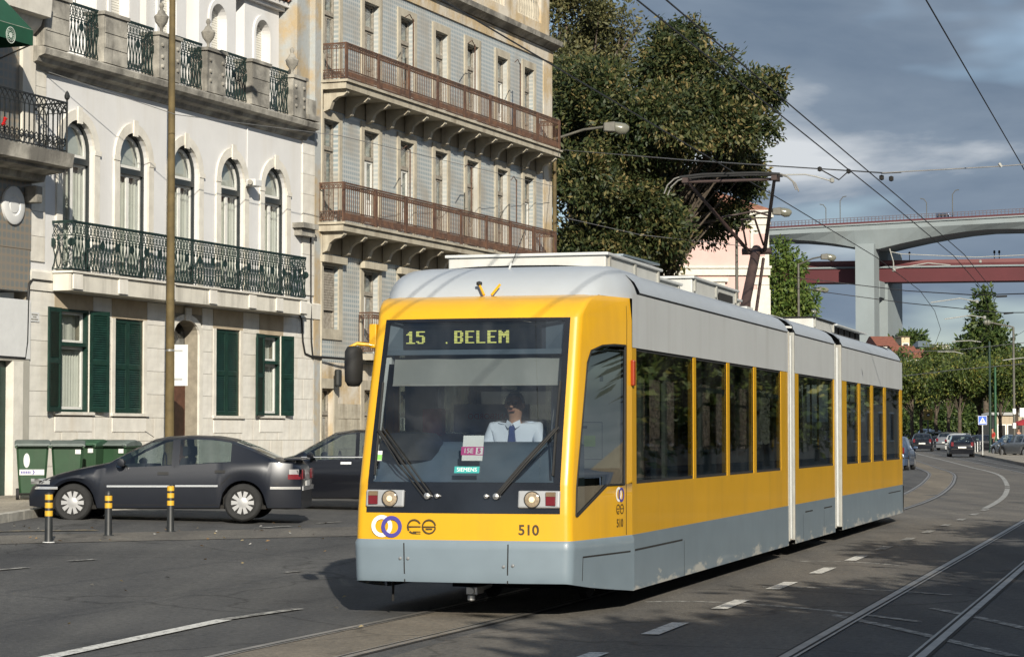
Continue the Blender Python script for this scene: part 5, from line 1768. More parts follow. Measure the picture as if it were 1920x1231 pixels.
mb = MB(); mb.box(-0.84, 0.84, -0.90, -0.5, 2.365, 2.62); db = tb(mb, 'destination_box', m_signbox)
DX0, DX1, DZ0, DZ1, DYY = -0.73, 0.58, 2.415, 2.585, -0.905
mb = MB()
mb.box(-0.86, 0.86, -1.02, -0.9, 2.33, 2.375); mb.hexa([(-0.86, -1.02, 2.375), (DX0, -0.91, 2.375), (DX0, -0.90, 2.375), (-0.86, -0.9, 2.375)], [(-0.86, -0.96, 2.63), (DX0, -0.91, 2.63), (DX0, -0.9, 2.63), (-0.86, -0.9, 2.63)])
mb.hexa([(DX1 + 0.04, -0.91, 2.375), (0.86, -1.02, 2.375), (0.86, -0.9, 2.375), (DX1 + 0.04, -0.9, 2.375)], [(DX1 + 0.04, -0.91, 2.63), (0.86, -0.96, 2.63), (0.86, -0.9, 2.63), (DX1 + 0.04, -0.9, 2.63)])
mb.build('box_front', m_dash, db)
mb = MB(); mb.box(DX0, DX1, -0.915, -0.90, DZ0 - 0.03, DZ1 + 0.02); mb.build('display_panel', m_tblack, db)
FONT = {
    '1': ["..##..", ".###..", "####..", "..##..", "..##..", "..##..", "..##..", "..##..", "######"],
    '5': ["######", "##....", "##....", "#####.", "....##", "....##", "....##", "##..##", ".####."],
    'B': ["#####.", "##..##", "##..##", "##..##", "#####.", "##..##", "##..##", "##..##", "#####."],
    'E': ["######", "##....", "##....", "##....", "#####.", "##....", "##....", "##....", "######"],
    'L': ["##....", "##....", "##....", "##....", "##....", "##....", "##....", "##....", "######"],
    'M': ["##...##", "###.###", "#######", "#######", "##.#.##", "##...##", "##...##", "##...##", "##...##"]}
mb = MB()
DOT = 0.0128


def led(ch, x, z):
    for r_, row in enumerate(FONT[ch]):
        for c_, b_ in enumerate(row):
            if b_ == '#':
                xx = x + c_ * DOT * 1.10; zz = z + (8 - r_) * DOT
                mb.box(xx, xx + DOT * 1.06, -0.919, -0.915, zz + DOT * 0.16, zz + DOT * 0.84)


lz = 2.435
led('1', -0.70, lz); led('5', -0.605, lz)
x = -0.24
for ch in 'BELEM':
    led(ch, x, lz); x += 0.105
mb.box(-0.32, -0.32 + DOT, -0.919, -0.915, lz, lz + DOT)
mb.build('led_lettering', m_led, db)
# sun blind, its rod, pillars inside
mb = MB(); rows = []
for z, y in ((2.30, -0.945), (2.2, -0.965), (2.06, -1.0)):
    rows.append([(-0.80 + 1.62 * i / 24, y + 0.006 * math.sin(i * 0.9), z) for i in range(25)])
mb.grid(rows); sb = tb(mb, 'sun_blind', m_blindcloth, sm=60)
mb = MB(); mb.tube([(-0.80, -1.0, 2.055), (0.82, -1.0, 2.055)], 0.01, 6); mb.build('blind_rod', m_cream, sb)
for s_ in (-1, 1):
    mb = MB(); mb.box(s_ * 0.86 - 0.04, s_ * 0.86 + 0.04, -0.98, -0.90, 2.25, 2.34); mb.build('blind_bracket', m_lightgrey, sb)
    mb = MB(); mb.tube([(s_ * 0.87, -1.33, 1.2), (s_ * 0.86, -0.97, 2.3)], 0.02, 6); mb.build('inner_pillar', m_lightgrey, sb)
# dashboard
mb = MB(); rows = []
for y, z in ((-1.36, 1.19), (-1.28, 1.24), (-1.18, 1.36), (-1.02, 1.50), (-0.92, 1.545), (-0.7, 1.52), (-0.66, 0.5)):
    rows.append([(-0.92 + 1.84 * i / 20, y, z if not (i < 5 and z > 1.3) else z - 0.0) for i in range(21)])
mb.grid(rows); tb(mb, 'dashboard', m_dash, sm=40)
mb = MB(); mb.lathe([(0.30, 0), (0.29, 0.16), (0.22, 0.24), (0, 0.26)], (-0.62, -0.98, 1.38), 20); tb(mb, 'instrument_hood', m_rubber, sm=40)
# cab back wall with window and the side lining seen through the cab door
mb = MB()
wy = 0.28
mb.box(-1.12, -0.80, wy, wy + 0.04, 0.42, 2.52); mb.box(0.55, 1.12, wy, wy + 0.04, 0.42, 2.52); mb.box(-0.80, 0.55, wy, wy + 0.04, 0.42, 1.62); mb.box(-0.8, 0.55, wy, wy + 0.04, 2.1, 2.52)
cw = tb(mb, 'cab_partition', m_inside)
mb = MB(); mb.box(-0.62, 0.12, wy - 0.012, wy - 0.002, 1.63, 1.90); mb.build('notice_panel', M('grey_notice', (0.30, 0.31, 0.34), 0.7), cw)
t_ = text('notice_lettering', 'TRANSBORDO', 0.075, m_red_text, cw, (-0.23, wy - 0.016, 1.78), (R(90), 0, 0), 0.001); t_.scale = (-1, 1, 1)
mb = MB(); mb.box(-0.9, -0.70, wy - 0.14, wy - 0.002, 1.6, 1.86); mb.build('red_box', m_red_text, cw, bevel=0.02)
mb = MB(); mb.box(-0.55, -0.3, wy + 0.5, wy + 0.52, 1.9, 2.3); mb.box(-0.1, 0.15, wy + 0.5, wy + 0.52, 1.9, 2.3); mb.build('poster', m_inside, cw)
mb = MB(); mb.quad((-0.8, wy + 0.02, 1.62), (0.55, wy + 0.02, 1.62), (0.55, wy + 0.02, 2.1), (-0.8, wy + 0.02, 2.1)); mb.build('partition_window', m_tglass, cw)
mb = MB(); mb.hexa([(0.60, -0.60, 1.30), (1.10, -0.02, 1.30), (1.09, 0.0, 1.30), (0.58, -0.58, 1.30)], [(0.60, -0.60, 2.42), (1.10, -0.02, 2.42), (1.09, 0.0, 2.42), (0.58, -0.58, 2.42)]); cabp = tb(mb, 'cab_cabinet', m_cabgrey)
dv_ = Vector((0.50, 0.58, 0)).normalized(); nv_ = Vector((0.58, -0.50, 0)).normalized()


def cabq(mbx, s0, s1, z0, z1, o):
    b0 = Vector((0.60, -0.60, 0)) + dv_ * s0 + nv_ * o; b1 = Vector((0.60, -0.60, 0)) + dv_ * s1 + nv_ * o
    mbx.quad((b0.x, b0.y, z0), (b1.x, b1.y, z0), (b1.x, b1.y, z1), (b0.x, b0.y, z1))


mb = MB()
for s0, s1, z0, z1 in ((0.2, 0.55, 1.38, 1.385), (0.2, 0.55, 1.72, 1.725), (0.2, 0.205, 1.38, 1.72), (0.545, 0.55, 1.38, 1.72)): cabq(mb, s0, s1, z0, z1, 0.004)
cabq(mb, 0.52, 0.56, 2.10, 2.15, 0.004); cabq(mb, 0.3, 0.38, 1.665, 1.69, 0.004)
mb.build('cabinet_flap_gap', m_rubber, cabp)
mb = MB(); cabq(mb, 0.34, 0.47, 1.50, 1.60, 0.006); mb.build('green_sticker', M('pale_green_sticker', (0.45, 0.60, 0.22), 0.7), cabp)
mb = MB(); mb.box(0.45, 1.0, -0.62, -0.05, 0.72, 1.28); tb(mb, 'cab_locker', m_rubber)
# driver's seat
mb = MB(); mb.box(-0.02, 0.46, -0.42, -0.36 + 0.1, 1.0, 1.75); st = tb(mb, 'driver_seat', m_rubber, bevel=0.03)
mb = MB(); mb.box(-0.02, 0.46, -0.75, -0.30, 0.92, 1.02); mb.box(0.1, 0.34, -0.6, -0.4, 0.42, 0.92); mb.build('seat_base', m_rubber, st)
# cards and stickers on the screen
def on_screen(z, a, off=0.0):
    return NF(z, a, off)


rot_ws = (R(90) - math.atan2(0.34, 1.0) * -1, 0, 0)
lean = math.atan2(lin(VF, 1.8) - lin(VF, 1.3), 0.5)
p = on_screen(1.49, 0.085); p.y += 0.02
cd = MB().box(-0.095, 0.095, -0.003, 0.003, -0.115, 0.115).build('route_card', m_paper, TR); cd.location = p; cd.rotation_euler = (-lean, 0, 0)
mb = MB(); mb.box(-0.105, 0.03, -0.006, -0.003, -0.065, 0.012); mb.box(0.095, 0.1, -0.006, -0.003, -0.065, 0.012); mb.box(0.03, 0.095, -0.006, -0.003, -0.065, -0.058); mb.box(0.03, 0.095, -0.006, -0.003, 0.006, 0.012); mb.build('card_band', m_magenta, cd)
text('card_lettering', '15E', 0.062, m_paper, cd, (-0.038, -0.008, -0.028), (R(90), 0, 0), 0.001, bold=0.001)
text('card_lettering', '5', 0.062, m_magenta, cd, (0.062, -0.008, -0.028), (R(90), 0, 0), 0.001, bold=0.003)
p = on_screen(1.30, 0.05, 0.008)
sk = MB().box(-0.115, 0.115, -0.002, 0.002, -0.03, 0.03).build('maker_sticker', m_teal, TR); sk.location = p; sk.rotation_euler = (-lean, 0, 0)
text('maker_lettering', 'SIEMENS', 0.05, m_paper, sk, (0, -0.003, 0), (R(90), 0, 0), 0.0008)
p = on_screen(1.42, -0.88, 0.008)
mb = MB(); mb.box(-0.03, 0.03, -0.002, 0.002, -0.045, 0.045); s3 = mb.build('window_sticker', m_paper, TR); s3.location = p; s3.rotation_euler = (-lean, 0, 0)
MB().box(-0.03, 0.03, -0.004, -0.002, -0.04, 0.01).build('sticker_print', M('green_print', (0.2, 0.5, 0.1), 0.7), s3)
# logos and numbers
def ring_on_front(name, u, z, r0, r1, mat, a0=0, a1=360, off=0.009, par=None):
    p = NF(z, u / (lin(WF, z) - RC), off)
    mb = MB(); mb.ring(p, r0, r1, 32, a0, a1, th=0.002); return mb.build(name, mat, par or TR)


zl = 0.80
ring_on_front('logo_ring', -0.735, zl, 0.062, 0.098, m_logo_white)
ring_on_front('logo_ring', -0.640, zl - 0.004, 0.062, 0.096, m_logo_blue, off=0.0105)
ring_on_front('logo_ring', -0.735, zl, 0.062, 0.098, m_logo_white, -75, 5, 0.012)
def emblem(name, u, z, full):
    p = NF(z, u / (lin(WF, z) - RC), 0.008)
    mb = MB(); mb.ring(p, 0.052, 0.066, 30, 25 if not full else 10, 215 if not full else 170, th=0.002)
    mb.ring(p, 0.052, 0.066, 30, 225 if not full else 190, 290 if not full else 350, th=0.002)
    mb.box(p.x - 0.066, p.x + 0.062, p.y - 0.003, p.y, p.z - 0.006, p.z + 0.004)
    if full: mb.box(p.x - 0.03, p.x + 0.03, p.y - 0.003, p.y, p.z - 0.026, p.z - 0.014)
    else: mb.box(p.x - 0.01, p.x + 0.06, p.y - 0.003, p.y, p.z - 0.05, p.z - 0.042); mb.box(p.x + 0.01, p.x + 0.06, p.y - 0.003, p.y, p.z - 0.066, p.z - 0.06)
    return tb(mb, name, m_logo_brown)


emblem('front_emblem', -0.425, 0.80, False); emblem('front_emblem', -0.285, 0.80, True)
p = NF(0.775, 0.62 / (lin(WF, 0.775) - RC), 0.003)
text('fleet_number', '510', 0.125, m_logo_brown, TR, p, (R(90), 0, R(3)), 0.0008, bold=0.003)
# the same on the cab side, near the door joint
sa = math.atan2((NS(0.9, 1, 1) - NS(0.9, 0, 1)).y, (NS(0.9, 1, 1) - NS(0.9, 0, 1)).x)
axs = Vector((math.cos(sa), math.sin(sa), 0)); nrs = Vector((math.sin(sa), -math.cos(sa), 0))


def side_ring(name, t, z, r0, r1, mat, a0=0, a1=360, off=0.003, sx=1.0):
    p = NS(z, t, 1) + nrs * off
    mb = MB(); mb.ring(p, r0, r1, 26, a0, a1, ax=(axs * sx, (0, 0, 1)), th=0.0015, nrm=nrs); return tb(mb, name, mat)


side_ring('logo_ring', 0.755, 1.065, 0.045, 0.068, m_logo_white); side_ring('logo_ring', 0.80, 1.06, 0.045, 0.067, m_logo_blue, off=0.0036)
side_ring('side_emblem', 0.745, 0.93, 0.036, 0.046, m_logo_brown, 20, 300); side_ring('side_emblem', 0.81, 0.93, 0.036, 0.046, m_logo_brown)
for t0, t1, z in ((0.72, 0.77, 0.93), (0.785, 0.835, 0.93), (0.73, 0.765, 0.905)):
    mb = MB(); mb.grid([[NS(zz, t, 1) + nrs * 0.004 for t in (t0, t1)] for zz in (z, z + 0.008)]); tb(mb, 'side_emblem_bar', m_logo_brown)
text('fleet_number', '510', 0.105, m_logo_brown, TR, NS(0.80, 0.775, 1) + nrs * 0.003, (R(90), 0, sa), 0.0008, bold=0.002)
# yellow hooks on the roof front, small aerial
for dx, tip in ((-0.035, (-0.10, -0.60, 2.99)), (0.035, (0.10, -0.60, 2.985))):
    mb = MB(); mb.tube([(dx, -0.66, 2.885), tip], 0.012, 6); hk = tb(mb, 'roof_hook', m_yellow)
mb = MB(); mb.lathe([(0.0, -0.025), (0.028, -0.01), (0.028, 0.015), (0, 0.025)], (-0.10, -0.60, 2.995), 10); mb.build('hook_knob', m_rubber, hk)
mb = MB(); mb.box(0.0, 0.09, -0.16, -0.05, 3.12, 3.15); mb.tube([(0.03, -0.1, 3.13), (0.05, -0.06, 3.22)], 0.01, 6); ar = tb(mb, 'aerial_base', m_lightgrey)
mb = MB(); mb.tube([(0.05, -0.06, 3.2), (0.16, 0.05, 3.55)], 0.004, 5); mb.build('aerial_rod', m_rubber, ar)
# roof equipment boxes with lids
def roof_box(u0, u1, v0, v1, z1, lid=0.03, mat=m_lightgrey):
    mb = MB(); mb.box(u0, u1, v0, v1, Z_RF - 0.02, z1); o = tb(mb, 'roof_box', m_white_box, bevel=0.012)
    mb = MB(); mb.box(u0 - 0.03, u1 + 0.03, v0 - 0.03, v1 + 0.03, z1, z1 + lid); mb.build('box_lid', mat, o, bevel=0.008)
    n = max(2, int((v1 - v0) / 0.8))
    for i in range(n):
        v = v0 + 0.12 + (v1 - v0 - 0.24) * i / max(1, n - 1)
        mb = MB(); mb.box(u1, u1 + 0.02, v - 0.03, v + 0.03, z1 - 0.14, z1 + 0.01); mb.build('lid_latch', m_cream, o)
    return o


m_white_box = M('white_box_paint', (0.50, 0.50, 0.475), 0.5, var=0.06, streak=((0.38, 0.34, 0.27), 0.4, 3))
roof_box(-0.84, 0.76, 0.78, 3.2, 3.345)
mb = MB(); mb.hexa([(-0.8, 1.1, 3.375), (0.74, 1.6, 3.40), (0.74, 3.3, 3.42), (-0.8, 3.3, 3.46)], [(-0.8, 1.1, 3.395), (0.74, 1.6, 3.42), (0.74, 3.3, 3.44), (-0.8, 3.3, 3.48)]); tb(mb, 'box_cover_sheet', m_tgrey)
roof_box(-0.7, 0.62, 3.45, 4.9, 3.30)
roof_box(-0.75, 0.72, 5.1, 7.9, 3.40)
roof_box(-0.6, 0.6, 8.1, 8.75, 3.33)
mb = MB(); mb.box(0.735, 0.742, 6.6, 7.5, 3.24, 3.33); tb(mb, 'box_vent', m_under)
roof_box(-0.7, 0.7, 14.4, 16.6, 3.40, 0.02, m_under)
for i in range(5):
    v = 17.2 + i * 0.7
    mb = MB(); mb.box(-0.6, 0.6, v, v + 0.5, 3.26, 3.40); tb(mb, 'roof_resistor', m_under)
mb = MB(); mb.box(-0.7, 0.7, 17.0, 20.8, 3.40, 3.42); tb(mb, 'resistor_cover', m_lightgrey)
# ---- pantograph
HEADV, KNV, BSV = 11.35, 13.4, 12.2
HZ, KZ, BZ = 5.30, 4.36, 3.40
mb = MB(); mb.box(-0.55, 0.55, 11.2, 13.0, Z_RF + 0.02, Z_RF + 0.10); mb.box(-0.12, 0.12, 11.9, 12.4, Z_RF + 0.1, BZ + 0.05); pb = tb(mb, 'pantograph_base', m_lightgrey)
mb = MB(); mb.tube([(0, BSV, BZ - 0.1), (0, KNV, KZ + 0.04)], 0.072, 12); mb.build('lower_arm', m_pan, pb, sm=50)
mb = MB(); mb.tube([(0.14, BSV + 0.3, BZ - 0.05), (0.12, KNV - 0.1, KZ - 0.12)], 0.025, 6); mb.build('coupling_rod', m_pan, pb)
mb = MB(); mb.tube([(-0.22, KNV, KZ), (0.22, KNV, KZ)], 0.05, 10); mb.build('knee_joint', m_pan, pb)
for s_ in (-1, 1):
    mb = MB(); mb.tube([(s_ * 0.12, KNV, KZ), (s_ * 0.62, HEADV, HZ - 0.10)], [0.032, 0.024], 8); mb.build('upper_arm', m_pan, pb)
mb = MB(); mb.tube([(-0.13, KNV - 0.15, KZ + 0.08), (-0.10, KNV - 0.7, KZ + 0.42), (0.10, KNV - 0.7, KZ + 0.42), (0.13, KNV - 0.15, KZ + 0.08)], 0.016, 6)
mb.tube([(-0.35, 12.45, 4.80), (-0.12, 12.5, 4.84), (0.12, 12.5, 4.88), (0.36, 12.45, 4.80)], 0.014, 6); mb.build('arm_brace', m_pan, pb)
mb = MB(); mb.tube([(-0.72, HEADV - 0.12, HZ - 0.03), (-0.4, HEADV - 0.12, HZ), (0.4, HEADV - 0.12, HZ), (0.72, HEADV - 0.12, HZ - 0.03)], 0.02, 6); mb.tube([(-0.72, HEADV + 0.12, HZ - 0.03), (-0.4, HEADV + 0.12, HZ), (0.4, HEADV + 0.12, HZ), (0.72, HEADV + 0.12, HZ - 0.03)], 0.02, 6); hd = mb.build('contact_head', m_rubber, pb)
mb = MB(); mb.tube([(-0.64, HEADV, HZ - 0.085), (0.64, HEADV, HZ - 0.085)], 0.024, 8); mb.build('head_bar', m_pan, pb)
for s_ in (-1, 1):
    for dy in (-0.12, 0.12):
        mb = MB(); mb.tube([(s_ * 0.70, HEADV + dy, HZ - 0.02), (s_ * 0.80, HEADV + dy, HZ - 0.05), (s_ * 0.90, HEADV + dy, HZ - 0.14), (s_ * 0.95, HEADV + dy, HZ - 0.26)], 0.010, 6); mb.build('head_horn', m_horn, pb)
    mb = MB(); mb.box(s_ * 0.64 - 0.04, s_ * 0.64 + 0.04, HEADV - 0.14, HEADV + 0.14, HZ - 0.11, HZ - 0.04); mb.build('head_spring_box', m_pan, pb)

# ================================================================== people
m_skin = M('skin', (0.36, 0.20, 0.13), 0.6, var=0.08)
m_hair = M('grey_hair', (0.42, 0.40, 0.38), 0.8, var=0.2)
m_dkhair = M('dark_hair', (0.03, 0.022, 0.018), 0.7, var=0.2)
m_shirt = M('pale_blue_shirt', (0.62, 0.68, 0.78), 0.8, var=0.05)
m_tie = M('blue_tie', (0.02, 0.045, 0.17), 0.6, var=0.1)
m_trouser = M('dark_trousers', (0.02, 0.022, 0.03), 0.9, var=0.2)


def skinned(name, verts, edges, radii, mat, parent, root=0, sub_=2):
    me = bpy.data.meshes.new(name); me.from_pydata([tuple(v) for v in verts], edges, [])
    me.materials.append(mat)
    o = bpy.data.objects.new(name, me); COL.objects.link(o); o.parent = parent
    md = o.modifiers.new('skin', 'SKIN'); md.use_smooth_shade = True
    lay = me.skin_vertices[0].data if len(me.skin_vertices) else None
    if lay:
        for i, r in enumerate(radii):
            lay[i].radius = r if isinstance(r, tuple) else (r, r); lay[i].use_root = (i == root)
    sb_ = o.modifiers.new('sub', 'SUBSURF'); sb_.levels = sub_; sb_.render_levels = sub_
    return o


def head(parent, c, hair, r=0.105):
    """features of a head centred at c, looking along -y"""
    x, y, z = c
    mb = MB(); mb.lathe([(0.0, -0.018), (0.016, -0.012), (0.018, 0.0), (0.012, 0.028), (0.0, 0.05)], (x, y - r * 0.98, z - 0.012), 8); mb.build('nose', m_skin, parent, sm=60)
    for s_ in (-1, 1):
        mb = MB(); mb.lathe([(0, -0.006), (0.013, -0.003), (0.013, 0.003), (0, 0.006)], (x + s_ * 0.034, y - r * 0.86, z + 0.012), 8, 'y'); mb.build('eye', m_dkhair, parent)
        mb = MB(); mb.box(x + s_ * 0.034 - 0.02, x + s_ * 0.034 + 0.02, y - r * 0.93, y - r * 0.8, z + 0.036, z + 0.043); mb.build('eyebrow', hair, parent)
        mb = MB(); mb.lathe([(0.0, -0.015), (0.026, -0.01), (0.03, 0.0), (0.02, 0.012), (0, 0.015)], (x + s_ * 0.082, y + 0.012, z), 10, 'x'); mb.build('ear', m_skin, parent, sm=60)
    mb = MB(); mb.box(x - 0.026, x + 0.026, y - r * 0.90, y - r * 0.75, z - 0.058, z - 0.048); mb.build('mouth', M('lips', (0.24, 0.09, 0.07), 0.6), parent)
    mb = MB(); rows = []
    for i in range(8):                                  # hair: a cap that comes lower at the back and sides
        f = i / 7.0
        row = []
        for k in range(20):
            t = 2 * math.pi * k / 20
            fy = math.sin(t)                            # -1 forehead, +1 nape
            low = R(52) if fy < -0.45 else R(2 - 32 * max(0.0, fy))
            el = low + (R(90) - low) * f
            row.append((x + 0.090 * math.cos(el) * math.cos(t), y + 0.012 + 0.108 * math.cos(el) * fy, z + 0.012 + 0.118 * math.sin(el)))
        rows.append(row)
    mb.grid(rows, close=True); mb.build('hair', hair, parent, sm=80)


def hand(parent, w, d, side, mat=None):
    """palm and five bent fingers; w wrist, d pointing direction"""
    d = Vector(d).normalized(); w = Vector(w)
    right = d.cross(Vector((0, 0, 1))).normalized(); up = right.cross(d)
    V = [w, w + d * 0.05, w + d * 0.095]; E = [(0, 1), (1, 2)]; Rr = [0.026, (0.036, 0.02), (0.034, 0.018)]
    for k, (off, ln) in enumerate(((-0.03, 0.065), (-0.01, 0.078), (0.01, 0.074), (0.03, 0.058))):
        b = len(V)
        V += [w + d * 0.10 + right * off, w + d * (0.10 + ln * 0.55) + right * off - up * 0.008, w + d * (0.10 + ln * 0.8) + right * off - up * (0.03)]
        E += [(2, b), (b, b + 1), (b + 1, b + 2)]; Rr += [0.010, 0.009, 0.008]
    b = len(V)
    V += [w + d * 0.045 + right * 0.04 * side, w + d * 0.085 + right * 0.062 * side - up * 0.015]; E += [(1, b), (b, b + 1)]; Rr += [0.012, 0.009]
    return skinned('hand', V, E, Rr, mat or m_skin, parent, 0, 1)


# ---- the driver, seated, hands on the desk
DL = (0.22, -0.50)
drv = thing('person', 'tram driver in pale blue shirt and dark blue tie', 'person', TRAM_O + Matrix.Rotation(TANG, 3, 'Z') @ Vector((DL[0], DL[1], 1.13)), TANG)
V = [(0, 0, 0.05), (0, 0, 0.25), (0, 0, 0.46), (0, -0.01, 0.57), (0, -0.015, 0.62), (0, -0.02, 0.69), (0, -0.035, 0.775), (0, -0.03, 0.845),
     (-0.21, 0, 0.53), (-0.26, -0.05, 0.33), (-0.22, -0.30, 0.28), (0.21, 0, 0.53), (0.27, -0.05, 0.33), (0.20, -0.30, 0.28), (-0.10, -0.12, 0.04), (-0.12, -0.38, 0.06), (0.10, -0.12, 0.04), (0.12, -0.38, 0.06), (-0.12, -0.42, -0.38), (0.12, -0.42, -0.38)]
E = [(0, 1), (1, 2), (2, 3), (3, 4), (4, 5), (5, 6), (6, 7), (2, 8), (8, 9), (9, 10), (2, 11), (11, 12), (12, 13), (0, 14), (14, 15), (0, 16), (16, 17), (15, 18), (17, 19)]
RR = [(0.14, 0.11), (0.15, 0.10), (0.15, 0.10), 0.06, 0.055, (0.078, 0.085), (0.088, 0.10), (0.07, 0.08), 0.06, 0.045, 0.03, 0.06, 0.045, 0.03, 0.085, 0.065, 0.085, 0.065, 0.04, 0.04]
skinned('body', V, E, RR, m_skin, drv)
SV = V[:4] + V[8:14]; SE = [(0, 1), (1, 2), (2, 3), (2, 4), (4, 5), (5, 6), (2, 7), (7, 8), (8, 9)]
skinned('shirt', SV, SE, [(0.165, 0.135), (0.175, 0.125), (0.175, 0.12), 0.068, 0.085, 0.066, 0.048, 0.085, 0.066, 0.048], m_shirt, drv)
TVv = [V[0], V[14], V[15], V[16], V[17], V[18], V[19]]
skinned('trousers', TVv, [(0, 1), (1, 2), (0, 3), (3, 4), (2, 5), (4, 6)], [(0.16, 0.12), 0.10, 0.08, 0.10, 0.08, 0.055, 0.055], m_trouser, drv)
head(drv, (0, -0.035, 0.75), m_hair)
mb = MB(); pts = [(0.0, -0.105, 0.56), (0.0, -0.128, 0.51), (0.0, -0.135, 0.40), (0.0, -0.14, 0.26)]
for (a, wa), (b, wb) in zip(list(zip(pts, (0.03, 0.02, 0.034, 0.045)))[:-1], list(zip(pts, (0.03, 0.02, 0.034, 0.045)))[1:]):
    mb.hexa([(a[0] - wa, a[1] - 0.012, a[2]), (a[0] + wa, a[1] - 0.012, a[2]), (a[0] + wa, a[1] + 0.03, a[2]), (a[0] - wa, a[1] + 0.03, a[2])], [(b[0] - wb, b[1] - 0.012, b[2]), (b[0] + wb, b[1] - 0.012, b[2]), (b[0] + wb, b[1] + 0.03, b[2]), (b[0] - wb, b[1] + 0.03, b[2])])
mb.build('tie', m_tie, drv)
mb = MB()
for s_ in (-1, 1):
    mb.poly([(s_ * 0.005, -0.118, 0.585), (s_ * 0.06, -0.07, 0.615), (s_ * 0.075, -0.085, 0.565), (s_ * 0.035, -0.13, 0.535)])
mb.build('collar', m_shirt, drv)
hand(drv, (-0.22, -0.30, 0.28), (0.1, -1, -0.05), 1); hand(drv, (0.20, -0.30, 0.28), (-0.1, -1, -0.05), -1)

# ================================================================== cars
m_tyre = M('tyre_rubber', (0.018, 0.018, 0.018), 0.85, var=0.25)
m_hub = M('silver_hubcap', (0.38, 0.38, 0.38), 0.4, 0.3, var=0.05)
m_hubdark = M('hubcap_gap', (0.02, 0.02, 0.02), 0.8)
m_chrome = M('chrome_trim', (0.7, 0.7, 0.69), 0.22, 0.7, var=0.05)
m_clear = M('lamp_glass', (0.32, 0.33, 0.33), 0.3, 0.1, var=0.05)
m_clear2 = M('clear_turn_lens', (0.30, 0.29, 0.29), 0.35, var=0.1)
m_carglass = glass('car_glass', (0.50, 0.56, 0.55), 0.07, 0.01)
m_seat = M('dark_car_seat', (0.025, 0.026, 0.03), 0.9)
m_plate = M('white_number_plate', (0.65, 0.65, 0.62), 0.5)


def paint(name, col, rough=0.22, metal=0.25):
    return M(name, col, rough, metal, var=0.05, scale=1.5, coat=0.35)


